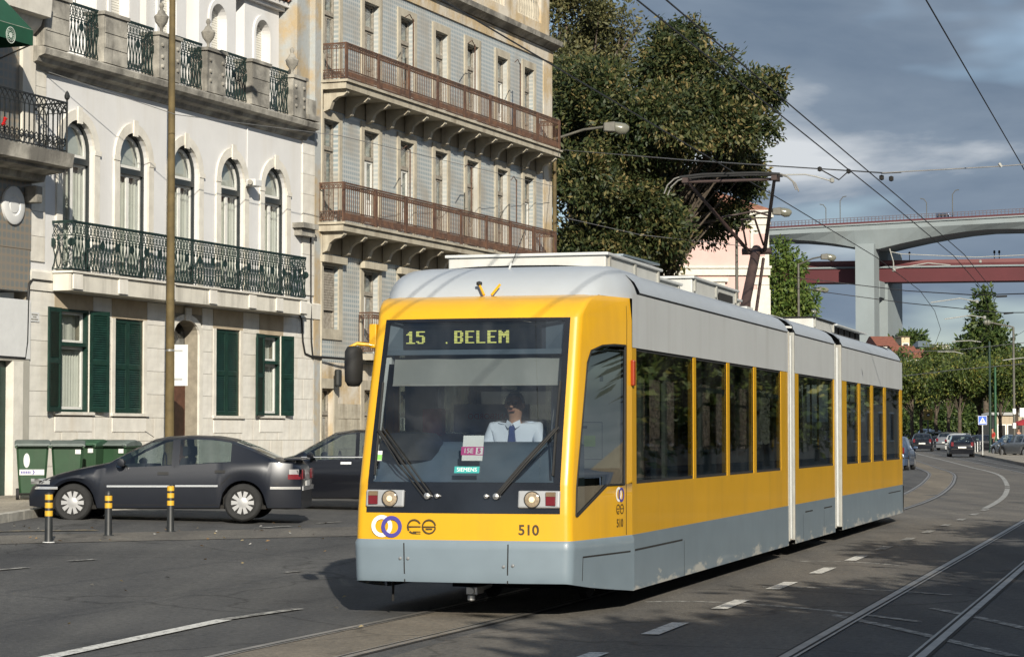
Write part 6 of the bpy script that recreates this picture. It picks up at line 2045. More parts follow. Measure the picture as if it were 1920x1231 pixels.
def make_car(name, label, cat, loc, rz, mat, spec, step=0.07, group=None, detail=True, body_trim=None):
    """x runs from nose to tail; the top, belt and wheels come from spec"""
    Lc, Wc = spec['L'], spec['W']
    root = thing(name, label, cat, loc, rz, group)
    top, belt = spec['top'], spec['belt']
    xf, xr, wr = spec['wheels']
    sill = spec.get('sill', 0.20)
    xs_ = sorted(set([round(i * step, 4) for i in range(int(Lc / step) + 1)] + [Lc] + [p[0] for p in top] + [xf - wr - 0.03, xf + wr + 0.03, xr - wr - 0.03, xr + wr + 0.03]))
    xs_ = [x for i, x in enumerate(xs_) if i == 0 or x - xs_[i - 1] > 0.012]
    ra = wr + 0.05

    def sec(x):
        w = Wc / 2
        if x < 0.7: w *= 1 - 0.20 * (1 - x / 0.7) ** 2.2
        if x > Lc - 0.6: w *= 1 - 0.14 * ((x - Lc + 0.6) / 0.6) ** 2.2
        zb = sill
        if x < 0.35: zb = sill + 0.04 * (1 - x / 0.35)
        for xw in (xf, xr):
            if abs(x - xw) < ra: zb = max(zb, wr * 0.98 + math.sqrt(max(0, ra * ra - (x - xw) ** 2)) - 0.0)
        zt = lin(top, x); zbl = min(lin(belt, x), zt - 0.015)
        zb = min(zb, zbl - 0.08)
        g = max(0.0, min(1.0, (zt - zbl) / 0.42))
        zm = zb + (zbl - zb) * 0.45
        return [(w * 0.86, zb - 0.0), (w * 0.965, zb + 0.03 * min(1, zbl - zb)), (w * 1.0, zm), (w * 0.985, zm + (zbl - zm) * 0.62), (w * 0.945, zbl),
                (w * (0.90 - 0.155 * g), zt - 0.02 - 0.035 * g), (w * (0.72 - 0.08 * g), zt - 0.006 - 0.006 * g), (w * 0.38, zt + 0.006), (0.0, zt + 0.01)]
    S = [sec(x) for x in xs_]
    body = MB(); parts = {}
    nS = len(S[0])
    ws, rw, sw = spec['screen'], spec['rear'], spec['side']
    for i in range(len(xs_) - 1):
        xm = (xs_[i] + xs_[i + 1]) / 2
        for j in range(nS - 1):
            key = None
            if j == 4:
                for k, (a, b) in enumerate(sw):
                    if a < xm < b and (S[i][5][1] - S[i][4][1] > 0.05 or S[i + 1][5][1] - S[i + 1][4][1] > 0.05): key = ('side_window', k)
            elif j >= 6 or j == 5 and False:
                if ws[0] < xm < ws[1]: key = ('windscreen', 0)
                elif rw[0] < xm < rw[1]: key = ('rear_window', 0)
            for s_ in (-1, 1):
                q = [(xs_[i], s_ * S[i][j][0], S[i][j][1]), (xs_[i + 1], s_ * S[i + 1][j][0], S[i + 1][j][1]), (xs_[i + 1], s_ * S[i + 1][j + 1][0], S[i + 1][j + 1][1]), (xs_[i], s_ * S[i][j + 1][0], S[i][j + 1][1])]
                if s_ > 0: q = q[::-1]
                if key is None: body.add(q, [(0, 1, 2, 3)])
                else:
                    kk = key + ((s_,) if key[0] == 'side_window' else (0,))
                    parts.setdefault(kk, MB()).add(q, [(0, 1, 2, 3)])
    for idx in (0, -1):
        ring_ = [(xs_[idx], -p[0], p[1]) for p in S[idx]] + [(xs_[idx], p[0], p[1]) for p in S[idx][::-1][1:]]
        body.poly(ring_ if idx == 0 else ring_[::-1])
    off = (-Lc / 2, 0, 0)
    bo = body.build('body', mat, root, sm=32, loc=off)
    for kk, mbx in parts.items():
        mbx.build(kk[0], m_carglass, root, sm=40, loc=off)
    # floor pan and arches
    mb = MB(); mb.box(0.25, Lc - 0.25, -Wc / 2 * 0.84, Wc / 2 * 0.84, sill + 0.0, sill + 0.06); mb.box(0.2, xf - ra, -Wc / 2 * 0.7, Wc / 2 * 0.7, sill, 0.55); mb.box(xr + ra, Lc - 0.2, -Wc / 2 * 0.7, Wc / 2 * 0.7, sill, 0.6)
    mb.box(xf - ra, xf + ra, -Wc / 2 + 0.28, Wc / 2 - 0.28, sill, 0.66); mb.box(xr - ra, xr + ra, -Wc / 2 + 0.28, Wc / 2 - 0.28, sill, 0.66)
    mb.build('floor_pan', m_under, root, loc=off)
    # wheels
    for xw in (xf, xr):
        for s_ in (-1, 1):
            yo = s_ * (Wc / 2 - 0.03)
            mb = MB(); w2 = 0.19
            prof = [(wr * 0.66, 0.0), (wr * 0.70, -0.012), (wr * 0.88, -0.016), (wr * 0.97, 0.004), (wr, 0.03), (wr, w2 - 0.03), (wr * 0.97, w2), (wr * 0.7, w2)]
            mb.lathe([(r_, (-s_) * h_) for r_, h_ in prof], (xw, yo, wr), 28, 'y')
            wh = mb.build('wheel', m_tyre, root, sm=40, loc=off)
            mb = MB(); mb.lathe([(wr * 0.66, -s_ * 0.03), (0.0, -s_ * 0.035)], (xw, yo, wr), 24, 'y'); mb.build('wheel_well', m_hubdark, wh)
            if detail:
                mb = MB()
                mb.ring((xw, yo + s_ * 0.006, wr), wr * 0.55, wr * 0.665, 30, th=0.02, nrm=(0, -s_, 0))
                mb.lathe([(wr * 0.30, -s_ * 0.012), (wr * 0.30, s_ * 0.004), (wr * 0.12, s_ * 0.016), (0.0, s_ * 0.018)], (xw, yo, wr), 20, 'y')
                ns = spec.get('spokes', 9)
                for k in range(ns):
                    a = 2 * math.pi * k / ns
                    d = Vector((math.cos(a), 0, math.sin(a))); t_ = Vector((-math.sin(a), 0, math.cos(a)))
                    c0 = Vector((xw, yo, wr)) + d * wr * 0.26; c1 = Vector((xw, yo, wr)) + d * wr * 0.60
                    wa, wb_ = wr * 0.075, wr * 0.115
                    n_ = Vector((0, s_, 0))
                    mb.prism([c0 - t_ * wa, c0 + t_ * wa, c1 + t_ * wb_, c1 - t_ * wb_], [c0 - t_ * wa + n_ * 0.010, c0 + t_ * wa + n_ * 0.010, c1 + t_ * wb_ + n_ * 0.008, c1 - t_ * wb_ + n_ * 0.008])
                mb.build('hubcap', m_hub, wh, sm=30)
            else:
                mb = MB(); mb.lathe([(wr * 0.62, 0.0), (wr * 0.5, s_ * 0.015), (0, s_ * 0.02)], (xw, yo, wr), 14, 'y'); mb.build('hubcap', m_hub, wh)
    # lamps, bumpers, plate, mirrors

    def yat(x, z):
        s5 = sec(x); best = s5[2][0]
        for (w0, z0), (w1, z1) in zip(s5[:-1], s5[1:]):
            if z0 <= z <= z1: best = w0 + (w1 - w0) * (z - z0) / max(1e-6, z1 - z0)
        return best

    def patch(nm, x0, x1, z0, z1, m_, o=0.006, n=5, sides=(-1, 1)):
        for s_ in sides:
            mbx = MB(); rows = []
            for i in range(n + 1):
                x = x0 + (x1 - x0) * i / n
                rows.append([(x, s_ * (yat(x, z) + o), z) for z in (z0, (z0 + z1) / 2, z1)])
            mbx.grid(rows); mbx.build(nm, m_, root, sm=60, loc=off)
    zl0, zl1 = spec['headlamp']
    patch('headlamp', 0.03, 0.36, zl0, zl1, m_clear)
    tz0, tz1 = spec['tail']
    if detail:
        patch('tail_lamp', Lc - 0.22, Lc - 0.02, tz0, (tz0 + tz1) / 2, m_red)
        patch('turn_lamp', Lc - 0.20, Lc - 0.02, (tz0 + tz1) / 2, tz1, m_clear2)
    for s_ in (-1, 1):
        w_ = sec(Lc)[2][0]
        mb = MB(); y0, y1 = sorted((s_ * w_ * (0.62 if detail else 0.76), s_ * w_ * 0.98)); mb.box(Lc - 0.005, Lc + 0.012, y0, y1, tz0, tz1); mb.build('tail_lamp', m_red, root, loc=off)
        mb = MB(); mb.lathe([(0.0, -0.09), (0.06, -0.08), (0.07, 0), (0.05, 0.09), (0, 0.1)], (spec['mirror'][0], s_ * (Wc / 2 + 0.07), spec['mirror'][1]), 10, 'y'); mb.build('wing_mirror', mat, root, sm=50, loc=off)
    mb = MB(); mb.box(Lc, Lc + 0.012, -0.26, 0.26, tz0 - 0.14, tz0 - 0.03); mb.build('number_plate', m_plate, root, loc=off)
    patch('bumper_strip', 0.0 + 0.02, 0.5, 0.52, 0.56, body_trim or m_rubber, 0.008); patch('bumper_strip', Lc - 0.5, Lc - 0.02, 0.52, 0.56, body_trim or m_rubber, 0.008)
    for s_ in (-1, 1):
        mb = MB(); mb.box(Lc - 0.0, Lc + 0.02, *sorted((0, s_ * sec(Lc)[2][0] * 0.96)), 0.50, 0.57); mb.build('bumper_strip', body_trim or m_rubber, root, loc=off)
    # seats and wheel inside
    for x in spec['seats']:
        for y in (-0.36, 0.36):
            mb = MB(); mb.box(x - 0.5, x, y - 0.24, y + 0.24, 0.42, 0.55); mb.hexa([(x - 0.06, y - 0.23, 0.5), (x + 0.06, y - 0.23, 0.5), (x + 0.06, y + 0.23, 0.5), (x - 0.06, y + 0.23, 0.5)], [(x + 0.10, y - 0.19, 1.02), (x + 0.18, y - 0.19, 1.02), (x + 0.18, y + 0.19, 1.02), (x + 0.10, y + 0.19, 1.02)])
            mb.box(x + 0.11, x + 0.2, y - 0.12, y + 0.12, 1.05, 1.21); mb.build('seat', m_seat, root, loc=off, bevel=0.02 if detail else 0)
    if detail:
        mb = MB(); mb.box(spec['screen'][0] + 0.1, spec['screen'][0] + 0.55, -Wc / 2 + 0.14, Wc / 2 - 0.14, 0.7, 0.92); mb.build('dashboard', m_seat, root, loc=off)
        mb = MB(); mb.tube([(spec['screen'][0] + 0.68, 0.36 + 0.17 * math.cos(a), 0.93 + 0.17 * math.sin(a)) for a in [2 * math.pi * k / 14 for k in range(15)]], 0.014, 6); mb.build('steering_wheel', m_seat, root, loc=off)

        def seam(pts):
            for s_ in (-1, 1):
                mbx = MB(); mbx.tube([(x, s_ * (yat(x, z) - 0.002), z) for x, z in pts], 0.006, 4); mbx.build('door_seam', m_under, root, loc=off)
        for pts in spec.get('seams', ()): seam(pts)
        for x0, x1, z in spec.get('handles', ()): patch('door_handle', x0, x1, z, z + 0.045, body_trim if spec.get('bright') else m_rubber, 0.014, 3)
        for x0, x1, z0, z1 in spec.get('mouldings', ()): patch('side_moulding', x0, x1, z0, z1, m_chrome, 0.010, 10)
    return root


XANTIA = dict(L=4.45, W=1.76, wheels=(0.74, 3.50, 0.305), sill=0.20,
              top=[(0, 0.50), (0.03, 0.58), (0.15, 0.66), (0.45, 0.77), (0.85, 0.87), (1.22, 0.94), (1.30, 0.96), (1.65, 1.16), (2.0, 1.325), (2.2, 1.365), (2.6, 1.385), (3.0, 1.37), (3.25, 1.33), (3.6, 1.20), (3.98, 1.02), (4.08, 0.985), (4.30, 0.965), (4.40, 0.90), (4.45, 0.72)],
              belt=[(0, 0.46), (0.15, 0.60), (0.45, 0.70), (1.22, 0.86), (2.4, 0.905), (3.3, 0.955), (4.0, 0.955), (4.3, 0.93), (4.45, 0.68)],
              screen=(1.34, 1.98), rear=(3.36, 4.0), side=[(1.46, 2.34), (2.44, 3.30)], headlamp=(0.60, 0.69), tail=(0.68, 0.84), mirror=(1.55, 0.95),
              seats=(2.35, 3.2), seams=[[(1.28, 0.90), (1.26, 0.6), (1.30, 0.3)], [(2.39, 0.90), (2.39, 0.6), (2.38, 0.28)], [(3.34, 0.94), (3.30, 0.75), (3.15, 0.6)], [(1.3, 0.27), (3.1, 0.27)]],
              handles=[(2.12, 2.30, 0.755), (3.05, 3.22, 0.785)], mouldings=[(1.30, 2.37, 0.555, 0.585), (2.41, 3.10, 0.56, 0.59)], spokes=10)
HATCH = dict(L=3.95, W=1.70, wheels=(0.75, 3.25, 0.30), sill=0.20,
             top=[(0, 0.52), (0.05, 0.62), (0.35, 0.78), (0.95, 0.95), (1.1, 0.99), (1.75, 1.40), (2.1, 1.46), (2.9, 1.455), (3.4, 1.40), (3.62, 1.30), (3.86, 0.95), (3.93, 0.85), (3.95, 0.6)],
             belt=[(0, 0.5), (0.35, 0.7), (1.1, 0.88), (3.6, 0.97), (3.85, 0.9), (3.95, 0.55)],
             screen=(1.14, 1.72), rear=(3.60, 3.86), side=[(1.3, 2.08), (2.16, 3.0), (3.08, 3.45)], headlamp=(0.62, 0.74), tail=(0.72, 0.98), mirror=(1.4, 0.96), seats=(2.1, 3.0), seams=[[(1.1, 0.9), (1.1, 0.3)], [(2.12, 0.9), (2.12, 0.3)], [(3.05, 0.9), (2.95, 0.4)]],
             handles=[(1.82, 2.02, 0.80), (2.75, 2.92, 0.82)], mouldings=[])
MPV = dict(L=4.25, W=1.78, wheels=(0.8, 3.45, 0.32), sill=0.22,
           top=[(0, 0.55), (0.05, 0.66), (0.35, 0.84), (0.8, 0.98), (1.0, 1.03), (1.75, 1.45), (2.1, 1.50), (3.0, 1.48), (3.6, 1.38), (3.95, 1.10), (4.15, 1.0), (4.22, 0.9), (4.25, 0.65)],
           belt=[(0, 0.5), (0.35, 0.74), (1.0, 0.92), (3.4, 1.0), (4.0, 0.98), (4.25, 0.6)],
           screen=(1.05, 1.72), rear=(3.62, 4.0), side=[(1.22, 2.15), (2.25, 3.1), (3.18, 3.55)], headlamp=(0.64, 0.80), tail=(0.74, 1.0), mirror=(1.35, 1.02), seats=(2.15, 3.1), seams=[[(1.1, 0.95), (1.12, 0.3)], [(2.2, 0.95), (2.2, 0.3)], [(3.14, 0.98), (3.0, 0.4)]],
           handles=[(1.9, 2.1, 0.86), (2.85, 3.02, 0.88)], mouldings=[(1.15, 3.0, 0.985, 1.0)], bright=True)


def on_ground(x, y):
    return (x, y, gz(x, y))


p_black = M('charcoal_car_paint', (0.0075, 0.0098, 0.0165), 0.34, 0.2, var=0.08, scale=1.5, coat=0.22)
p_black2 = paint('blue_black_car_paint', (0.010, 0.011, 0.015), 0.16, 0.3)
Xc = (326 - 960) / F * 38.0
make_car('parked_car', 'charcoal fastback car parked behind the striped bollards', 'car', on_ground(Xc, 38.0), R(-1.5), p_black, XANTIA, 0.06, body_trim=m_chrome)
make_car('parked_car', 'shiny black hatchback half hidden behind the tram front', 'car', on_ground(-2.92, 43.6), R(-3), p_black2, MPV, 0.07, body_trim=m_chrome)
make_car('parked_car', 'white car showing only its nose beside the tram mirror', 'car', on_ground(-1.35, 48.6), R(-3), paint('white_car_paint', (0.6, 0.6, 0.58)), HATCH, 0.12, detail=False)
# spoiler of the fastback
fb_ = [o for o in bpy.data.objects if o.name.startswith('parked_car') and 'fastback' in o.get('label', '')][0]
mb = MB(); mb.box(4.14 - 2.225, 4.42 - 2.225, -0.66, 0.66, 0.985, 1.02)
for y in (-0.55, 0.55): mb.box(4.2 - 2.225, 4.32 - 2.225, y - 0.04, y + 0.04, 0.94, 0.985)
mb.build('rear_spoiler', p_black, fb_, bevel=0.01)
mb = MB(); mb.tube([(1.9 - 2.225, 0, 1.36), (1.75 - 2.225, 0, 1.46)], 0.006, 5); mb.build('aerial', m_rubber, fb_)

# far traffic: (label, spec, colour, px, D, yaw degrees)
cols = dict(black=p_black2, dark=paint('dark_grey_car_paint', (0.05, 0.05, 0.055)), silver=paint('silver_car_paint', (0.24, 0.25, 0.26), 0.25, 0.5), blue=paint('blue_grey_car_paint', (0.06, 0.09, 0.15)), beige=paint('beige_car_paint', (0.34, 0.30, 0.22)), white=paint('white_far_car_paint', (0.62, 0.62, 0.60)), red=paint('dark_red_car_paint', (0.10, 0.015, 0.015)))
far_cars = [
    ('dark hatchback driving away towards the trees, left of the parked row', HATCH, 'black', 1729.5, 185, -102),
    ('black hatchback driving away beside the blue crossing sign', HATCH, 'black', 1800, 152, -98),
    ('beige saloon far back by the tram tail', XANTIA, 'beige', 1711, 330, 175),
    ('dark blue car parked farthest along the row', HATCH, 'blue', 1738, 265, -110),
    ('blue grey car parked second farthest along the row', HATCH, 'blue', 1752, 240, -112),
    ('dark grey car parked in the middle of the far row', HATCH, 'dark', 1765, 215, -112),
    ('silver estate parked behind the black hatchback', MPV, 'silver', 1783, 192, -115),
    ('white car with bright roof parked next to the silver estate', HATCH, 'white', 1806, 182, -125),
    ('black car parked side on behind the blue crossing sign', XANTIA, 'black', 1848, 176, 184),
    ('pale silver hatchback near the right edge of the picture', HATCH, 'silver', 1897, 158, -75),
    ('silver grey car cut off by the right edge of the picture', MPV, 'silver', 1919, 150, -70),
    ('blue grey car peeking out behind the tram tail', HATCH, 'blue', 1673, 100, -106),
]
for lb, spc, cn, px, D, yaw in far_cars:
    X = (px - CX) / F * D
    make_car('distant_car', lb, 'car', on_ground(X, D), R(yaw), cols[cn], spc, 0.18, 'cars along the far road', detail=False)

# ================================================================== bins, bollards, poles, signs
m_bin = M('green_bin_plastic', (0.020, 0.058, 0.026), 0.5, var=0.15, scale=3, streak=((0.06, 0.09, 0.055), 0.35, 4))
m_lid = M('grey_bin_lid', (0.11, 0.135, 0.125), 0.55, var=0.15)
m_lid2 = M('green_bin_lid', (0.03, 0.085, 0.045), 0.5, var=0.15)


def make_bin(label, px, D, yaw, lid, sticker):
    X = (px - CX) / F * D
    t = thing('wheelie_bin', label, 'bin', (X, D, gz(X, D) + KH + 0.002), R(yaw), 'green wheelie bins by the wall')
    mb = MB()
    rows = []
    for z, w, d in ((0.08, 0.225, 0.25), (0.55, 0.26, 0.30), (0.92, 0.285, 0.335)):
        rows.append([(-w, -d + 0.04, z), (-w + 0.04, -d, z), (w - 0.04, -d, z), (w, -d + 0.04, z), (w, d - 0.04, z), (w - 0.04, d, z), (-w + 0.04, d, z), (-w, d - 0.04, z)])
    mb.grid(rows, close=True); mb.poly(rows[0][::-1]); mb.poly(rows[-1])
    mb.build('bin_body', m_bin, t, sm=30)
    mb = MB(); mb.box(-0.31, 0.31, -0.365, 0.365, 0.92, 0.97); mb.build('bin_rim', m_bin, t, bevel=0.012)
    mb = MB(); rows = []
    for y, z in ((-0.38, 0.97), (-0.37, 1.0), (-0.2, 1.05), (0.1, 1.07), (0.33, 1.04), (0.39, 0.98)):
        rows.append([(-0.315, y, z - 0.02), (-0.28, y, z), (0.28, y, z), (0.315, y, z - 0.02)])
    mb.grid(rows); mb.poly([r_[0] for r_ in rows]); mb.poly([r_[3] for r_ in rows][::-1]); mb.build('bin_lid', lid, t, sm=35)
    mb = MB(); mb.tube([(-0.26, -0.37, 0.95), (-0.26, -0.44, 0.97), (0.26, -0.44, 0.97), (0.26, -0.37, 0.95)], 0.018, 6); mb.build('bin_handle', lid, t)
    for s_ in (-1, 1):
        mb = MB(); mb.lathe([(0.0, -0.03), (0.095, -0.03), (0.105, 0), (0.095, 0.03), (0, 0.03)], (s_ * 0.255, -0.27, 0.105), 16, 'x'); mb.build('bin_wheel', m_tyre, t, sm=40)
    mb = MB(); mb.tube([(-0.25, -0.27, 0.105), (0.25, -0.27, 0.105)], 0.015, 6); mb.build('axle', m_under, t)
    if sticker == 'big':
        def fp(z): return -0.25 - (z - 0.08) * 0.1 - 0.004
        mb = MB(); n = 20
        mb.poly([(-0.10 + 0.055 * math.cos(2 * math.pi * k / n), fp(0.70 + 0.13 * math.sin(2 * math.pi * k / n)), 0.70 + 0.13 * math.sin(2 * math.pi * k / n)) for k in range(n)]); mb.build('oval_sticker', m_white_render, t)
        mb = MB(); mb.quad((-0.225, fp(0.44), 0.44), (0.21, fp(0.44), 0.44), (0.21, fp(0.54), 0.54), (-0.225, fp(0.54), 0.54)); mb.build('white_band', m_white_render, t)
        mb = MB(); mb.poly([(0.0, fp(0.45) - 0.002, 0.45), (0.02, fp(0.45) - 0.002, 0.45), (0.045, fp(0.49) - 0.002, 0.49), (0.02, fp(0.53) - 0.002, 0.53), (0.0, fp(0.53) - 0.002, 0.53), (0.025, fp(0.49) - 0.002, 0.49)]); mb.build('blue_arrow', m_logo_blue, t)
        mb = MB()
        for i in range(6): mb.box(-0.2 + i * 0.03, -0.18 + i * 0.03, fp(0.5) - 0.004, fp(0.5) - 0.002, 0.47, 0.51)
        mb.build('band_print', m_logo_blue, t)
    else:
        mb = MB(); mb.box(0.14, 0.24, -0.345, -0.33, 0.82, 0.90); mb.build('paper_label', m_white_render, t)
    return t


make_bin('green bin with oval sticker and white band, leftmost by the house wall', 62, 41.4, 12, m_lid, 'big')
make_bin('green bin with pale scratched side, second from the left', 128, 41.9, 10, m_lid, 'small')
make_bin('green bin with dark lid, third from the left behind the car', 166, 43.3, -12, m_lid2, 'small')
make_bin('green bin with small label, rightmost of the four behind the car', 224, 43.6, -14, m_lid, 'small')

m_bol = M('black_bollard_paint', (0.016, 0.018, 0.019), 0.5, var=0.3, scale=8)
m_bolyel = M('yellow_reflective_band', (0.62, 0.36, 0.03), 0.5, var=0.15, scale=20)


def bollard(label, px, py, ptop, bands, chipped=False):
    X, Y = gp(px, py)
    zt = at(px, ptop, Y).z - gz(X, Y)
    t = thing('bollard', label, 'bollard', (X, Y, gz(X, Y)), 0, 'striped bollards')
    mb = MB(); mb.lathe([(0.062, 0), (0.055, 0.02), (0.05, zt - 0.06), (0.047, zt - 0.03), (0.03, zt - 0.006), (0, zt)], (0, 0, 0), 18); mb.build('post', m_bol, t, sm=40)
    for f in bands:
        z = zt * f
        mb = MB(); mb.lathe([(0.0505, z - 0.037), (0.054, z - 0.035), (0.054, z + 0.035), (0.0505, z + 0.037)], (0, 0, 0), 18); mb.build('yellow_band', m_bolyel, t, sm=40)
    mb = MB(); mb.lathe([(0.085, 0.0), (0.08, 0.012), (0.05, 0.016)], (0, 0, 0), 16); mb.build('foot_ring', m_white_render if chipped else m_bol, t)
    return t


bollard('striped bollard leftmost, with whitish flaked foot', 91, 1016, 922, (0.90, 0.74, 0.58), True)
bollard('striped bollard in the middle with only two bands left', 203, 1003, 919, (0.83, 0.67))
bollard('striped bollard rightmost, with an extra band near its foot', 319.5, 996, 909, (0.93, 0.78, 0.62, 0.12))

m_pole = M('mossy_ochre_pole', (0.11, 0.08, 0.032), 0.8, var=0.3, scale=4, streak=((0.06, 0.05, 0.026), 0.6, 3))
m_lampgrey = M('grey_lamp_pole', (0.10, 0.096, 0.08), 0.6, var=0.2)
Yp = 46.7; Xp = (318.5 - 960) / F * Yp
pz = gz(Xp, Yp) + KH
t = thing('wooden_pole', 'tall ochre pole in front of the white house', 'pole', (Xp, Yp, pz))
mb = MB(); mb.lathe([(0.105, 0), (0.10, 0.4), (0.068, 8.5), (0.06, 11.0), (0.0, 11.02)], (0, 0, 0), 14); mb.build('shaft', m_pole, t, sm=40)
mb = MB(); mb.tube([(0, 0, 10.7), (1.6, -0.4, 11.1)], 0.03, 6); mb.build('lamp_arm', m_lampgrey, t)
mb = MB(); mb.hexa([(1.5, -0.5, 11.02), (2.1, -0.62, 11.1), (2.1, -0.42, 11.1), (1.5, -0.3, 11.02)], [(1.5, -0.5, 11.14), (2.1, -0.6, 11.2), (2.1, -0.45, 11.2), (1.5, -0.32, 11.14)]); mb.build('lamp_head', m_lampgrey, t, bevel=0.02)
s2 = thing('street_sign', 'back of a white sign plate strapped to the ochre pole', 'sign', (Xp, Yp, pz))
c_ = at(330, 684, Yp); zc = c_.z - pz
mb = MB(); mb.box(-0.10, 0.35, 0.10, 0.115, zc - 0.42, zc + 0.42); sgn = mb.build('sign_plate', m_white_render, s2, bevel=0.004)
for dz in (-0.28, 0.3):
    mb = MB(); mb.box(-0.09, 0.24, 0.085, 0.10, zc + dz - 0.015, zc + dz + 0.015); mb.build('strap', m_steel, s2)
    mb = MB(); mb.lathe([(0.088, -0.02), (0.092, -0.02), (0.092, 0.02), (0.088, 0.02)], (0, 0, zc + dz), 14); mb.build('clamp', m_steel, s2)


def street_lamp(label, px_pole, px_head, py_head, D, py_arm):
    """pole on the pavement, arm reaching over the road"""
    Ph = at(px_head, py_head, D - 0.6); Pp = at(px_pole, py_arm, D)
    g0 = gz(Pp.x, D)
    t = thing('street_lamp', label, 'street lamp', (Pp.x, D, g0), 0, 'street lamps along the left pavement')
    zt = Pp.z - g0
    mb = MB(); mb.lathe([(0.10, 0), (0.095, 0.5), (0.055, zt), (0, zt + 0.01)], (0, 0, 0), 10); mb.build('pole', m_lampgrey if D > 80 else m_pole, t, sm=40)
    h = Ph - Vector((Pp.x, D, g0))
    mb = MB(); mb.tube([(0, 0, zt - 0.05), (h.x * 0.5, h.y * 0.5, (zt + h.z) / 2 + 0.08), (h.x - 0.25, h.y, h.z)], 0.04, 8); mb.build('arm', m_lampgrey, t, sm=50)
    mb = MB(); mb.hexa([(h.x - 0.3, h.y - 0.12, h.z - 0.14), (h.x + 0.05, h.y - 0.14, h.z - 0.16), (h.x + 0.05, h.y + 0.14, h.z - 0.16), (h.x - 0.3, h.y + 0.12, h.z - 0.14)], [(h.x - 0.3, h.y - 0.1, h.z + 0.12), (h.x + 0.05, h.y - 0.12, h.z + 0.16), (h.x + 0.05, h.y + 0.12, h.z + 0.16), (h.x - 0.3, h.y + 0.1, h.z + 0.12)])
    mb.build('lamp_housing', m_lampgrey, t, bevel=0.03)
    mb = MB(); rows = []
    for f, w, z0, z1 in ((0.05, 0.13, -0.17, 0.15), (0.2, 0.15, -0.24, 0.14), (0.38, 0.13, -0.22, 0.10), (0.48, 0.05, -0.1, 0.02)):
        rows.append([(h.x + f, h.y + w * math.cos(a), h.z + (z0 + z1) / 2 + (z1 - z0) / 2 * math.sin(a)) for a in [2 * math.pi * k / 12 for k in range(12)]])
    mb.grid(rows, close=True); mb.poly(rows[-1]); mb.build('lamp_bowl', M_bowl, t, sm=50)
    return t


M_bowl = M('milky_lamp_bowl', (0.15, 0.15, 0.12), 0.25, var=0.1)
street_lamp('street lamp at the corner of the blue tiled house, nearest lamp', 1040, 1150, 238, 70, 258)
street_lamp('street lamp beside the pantograph, in front of the pink house', 1381, 1462, 396, 93, 412)
street_lamp('street lamp over the red steel girder', 1497, 1550, 481, 118, 494)
street_lamp('street lamp second lowest, under the red girder', 1494, 1539, 542, 142, 548)
street_lamp('street lamp lowest and farthest above the tram roof', 1496, 1521, 584, 172, 588)

# ================================================================== trees
m_bark = M('bark', (0.085, 0.066, 0.048), 0.95, var=0.35, scale=5, bump=0.6, bscale=18)
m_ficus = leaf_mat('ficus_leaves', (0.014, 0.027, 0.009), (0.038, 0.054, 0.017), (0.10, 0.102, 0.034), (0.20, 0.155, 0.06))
m_plane = leaf_mat('plane_leaves', (0.026, 0.045, 0.010), (0.060, 0.090, 0.018), (0.115, 0.140, 0.030), (0.21, 0.19, 0.04))
m_poplar = leaf_mat('poplar_leaves', (0.045, 0.085, 0.016), (0.085, 0.135, 0.026), (0.145, 0.185, 0.04))
m_conif = leaf_mat('conifer_leaves', (0.022, 0.045, 0.012), (0.048, 0.080, 0.020), (0.085, 0.115, 0.028))


from mathutils import noise as mnoise


def leaves(mb, lobes, n, size, rnd, shell=0.55, droop=0.2, tuft=10, tr=0.35, gap=0.0):
    """leaf-sized quads gathered into tufts through the outer volume of ellipsoid lobes"""
    vol = [a * b * c for (_, (a, b, c)) in lobes]; tot = sum(v ** 0.67 for v in vol)
    for (c, (a, b, d)), v in zip(lobes, vol):
        k = int(n * v ** 0.67 / tot / tuft)
        for _ in range(k):
            while True:
                u = Vector((rnd.gauss(0, 1), rnd.gauss(0, 1), rnd.gauss(0, 1)))
                if u.length > 1e-3: break
            u.normalize()
            rr = 1 - shell * rnd.random() ** 1.6
            rr *= 0.9 + 0.16 * math.sin(7 * u.x + c[0]) * math.sin(6 * u.y + 1.3 * c[1]) + 0.10 * math.sin(11 * u.z + c[2])
            p = Vector((c[0] + u.x * a * rr, c[1] + u.y * b * rr, c[2] + u.z * d * rr))
            if gap and mnoise.noise(p * gap) < -0.10: continue
            out = Vector((u.x / a, u.y / b, u.z / d)).normalized()
            for _k in range(tuft):
                q = p + Vector((rnd.uniform(-1, 1), rnd.uniform(-1, 1), rnd.uniform(-1, 1))) * tr
                dr = (out + Vector((rnd.gauss(0, 0.8), rnd.gauss(0, 0.8), rnd.gauss(0, 0.8) - droop))).normalized()
                w = dr.cross(Vector((rnd.gauss(0, 1), rnd.gauss(0, 1), rnd.gauss(0, 1)))).normalized()
                s = size * rnd.uniform(0.6, 1.25)
                mb.add([q, q + dr * s * 0.5 + w * s * 0.2, q + dr * s, q + dr * s * 0.5 - w * s * 0.2], [(0, 1, 2, 3)])


def branches(mb, base, top, r, lobes, rnd, per=3):
    base, top = Vector(base), Vector(top)
    mid = base + (top - base) * 0.5 + Vector((rnd.uniform(-0.2, 0.2), rnd.uniform(-0.2, 0.2), 0))
    mb.tube([base, base + (top - base) * 0.1, mid, top], [r * 1.35, r, r * 0.85, r * 0.6], 9)
    for c, (a, b, d) in lobes:
        for k in range(per):
            e = Vector(c) + Vector((rnd.uniform(-0.6, 0.6) * a, rnd.uniform(-0.6, 0.6) * b, rnd.uniform(-0.4, 0.2) * d))
            s = mid + (top - mid) * rnd.random()
            m = s + (e - s) * 0.5 + Vector((0, 0, 0.1 * (e - s).length))
            mb.tube([s, m, e], [r * 0.3, r * 0.18, r * 0.05], 6, False)


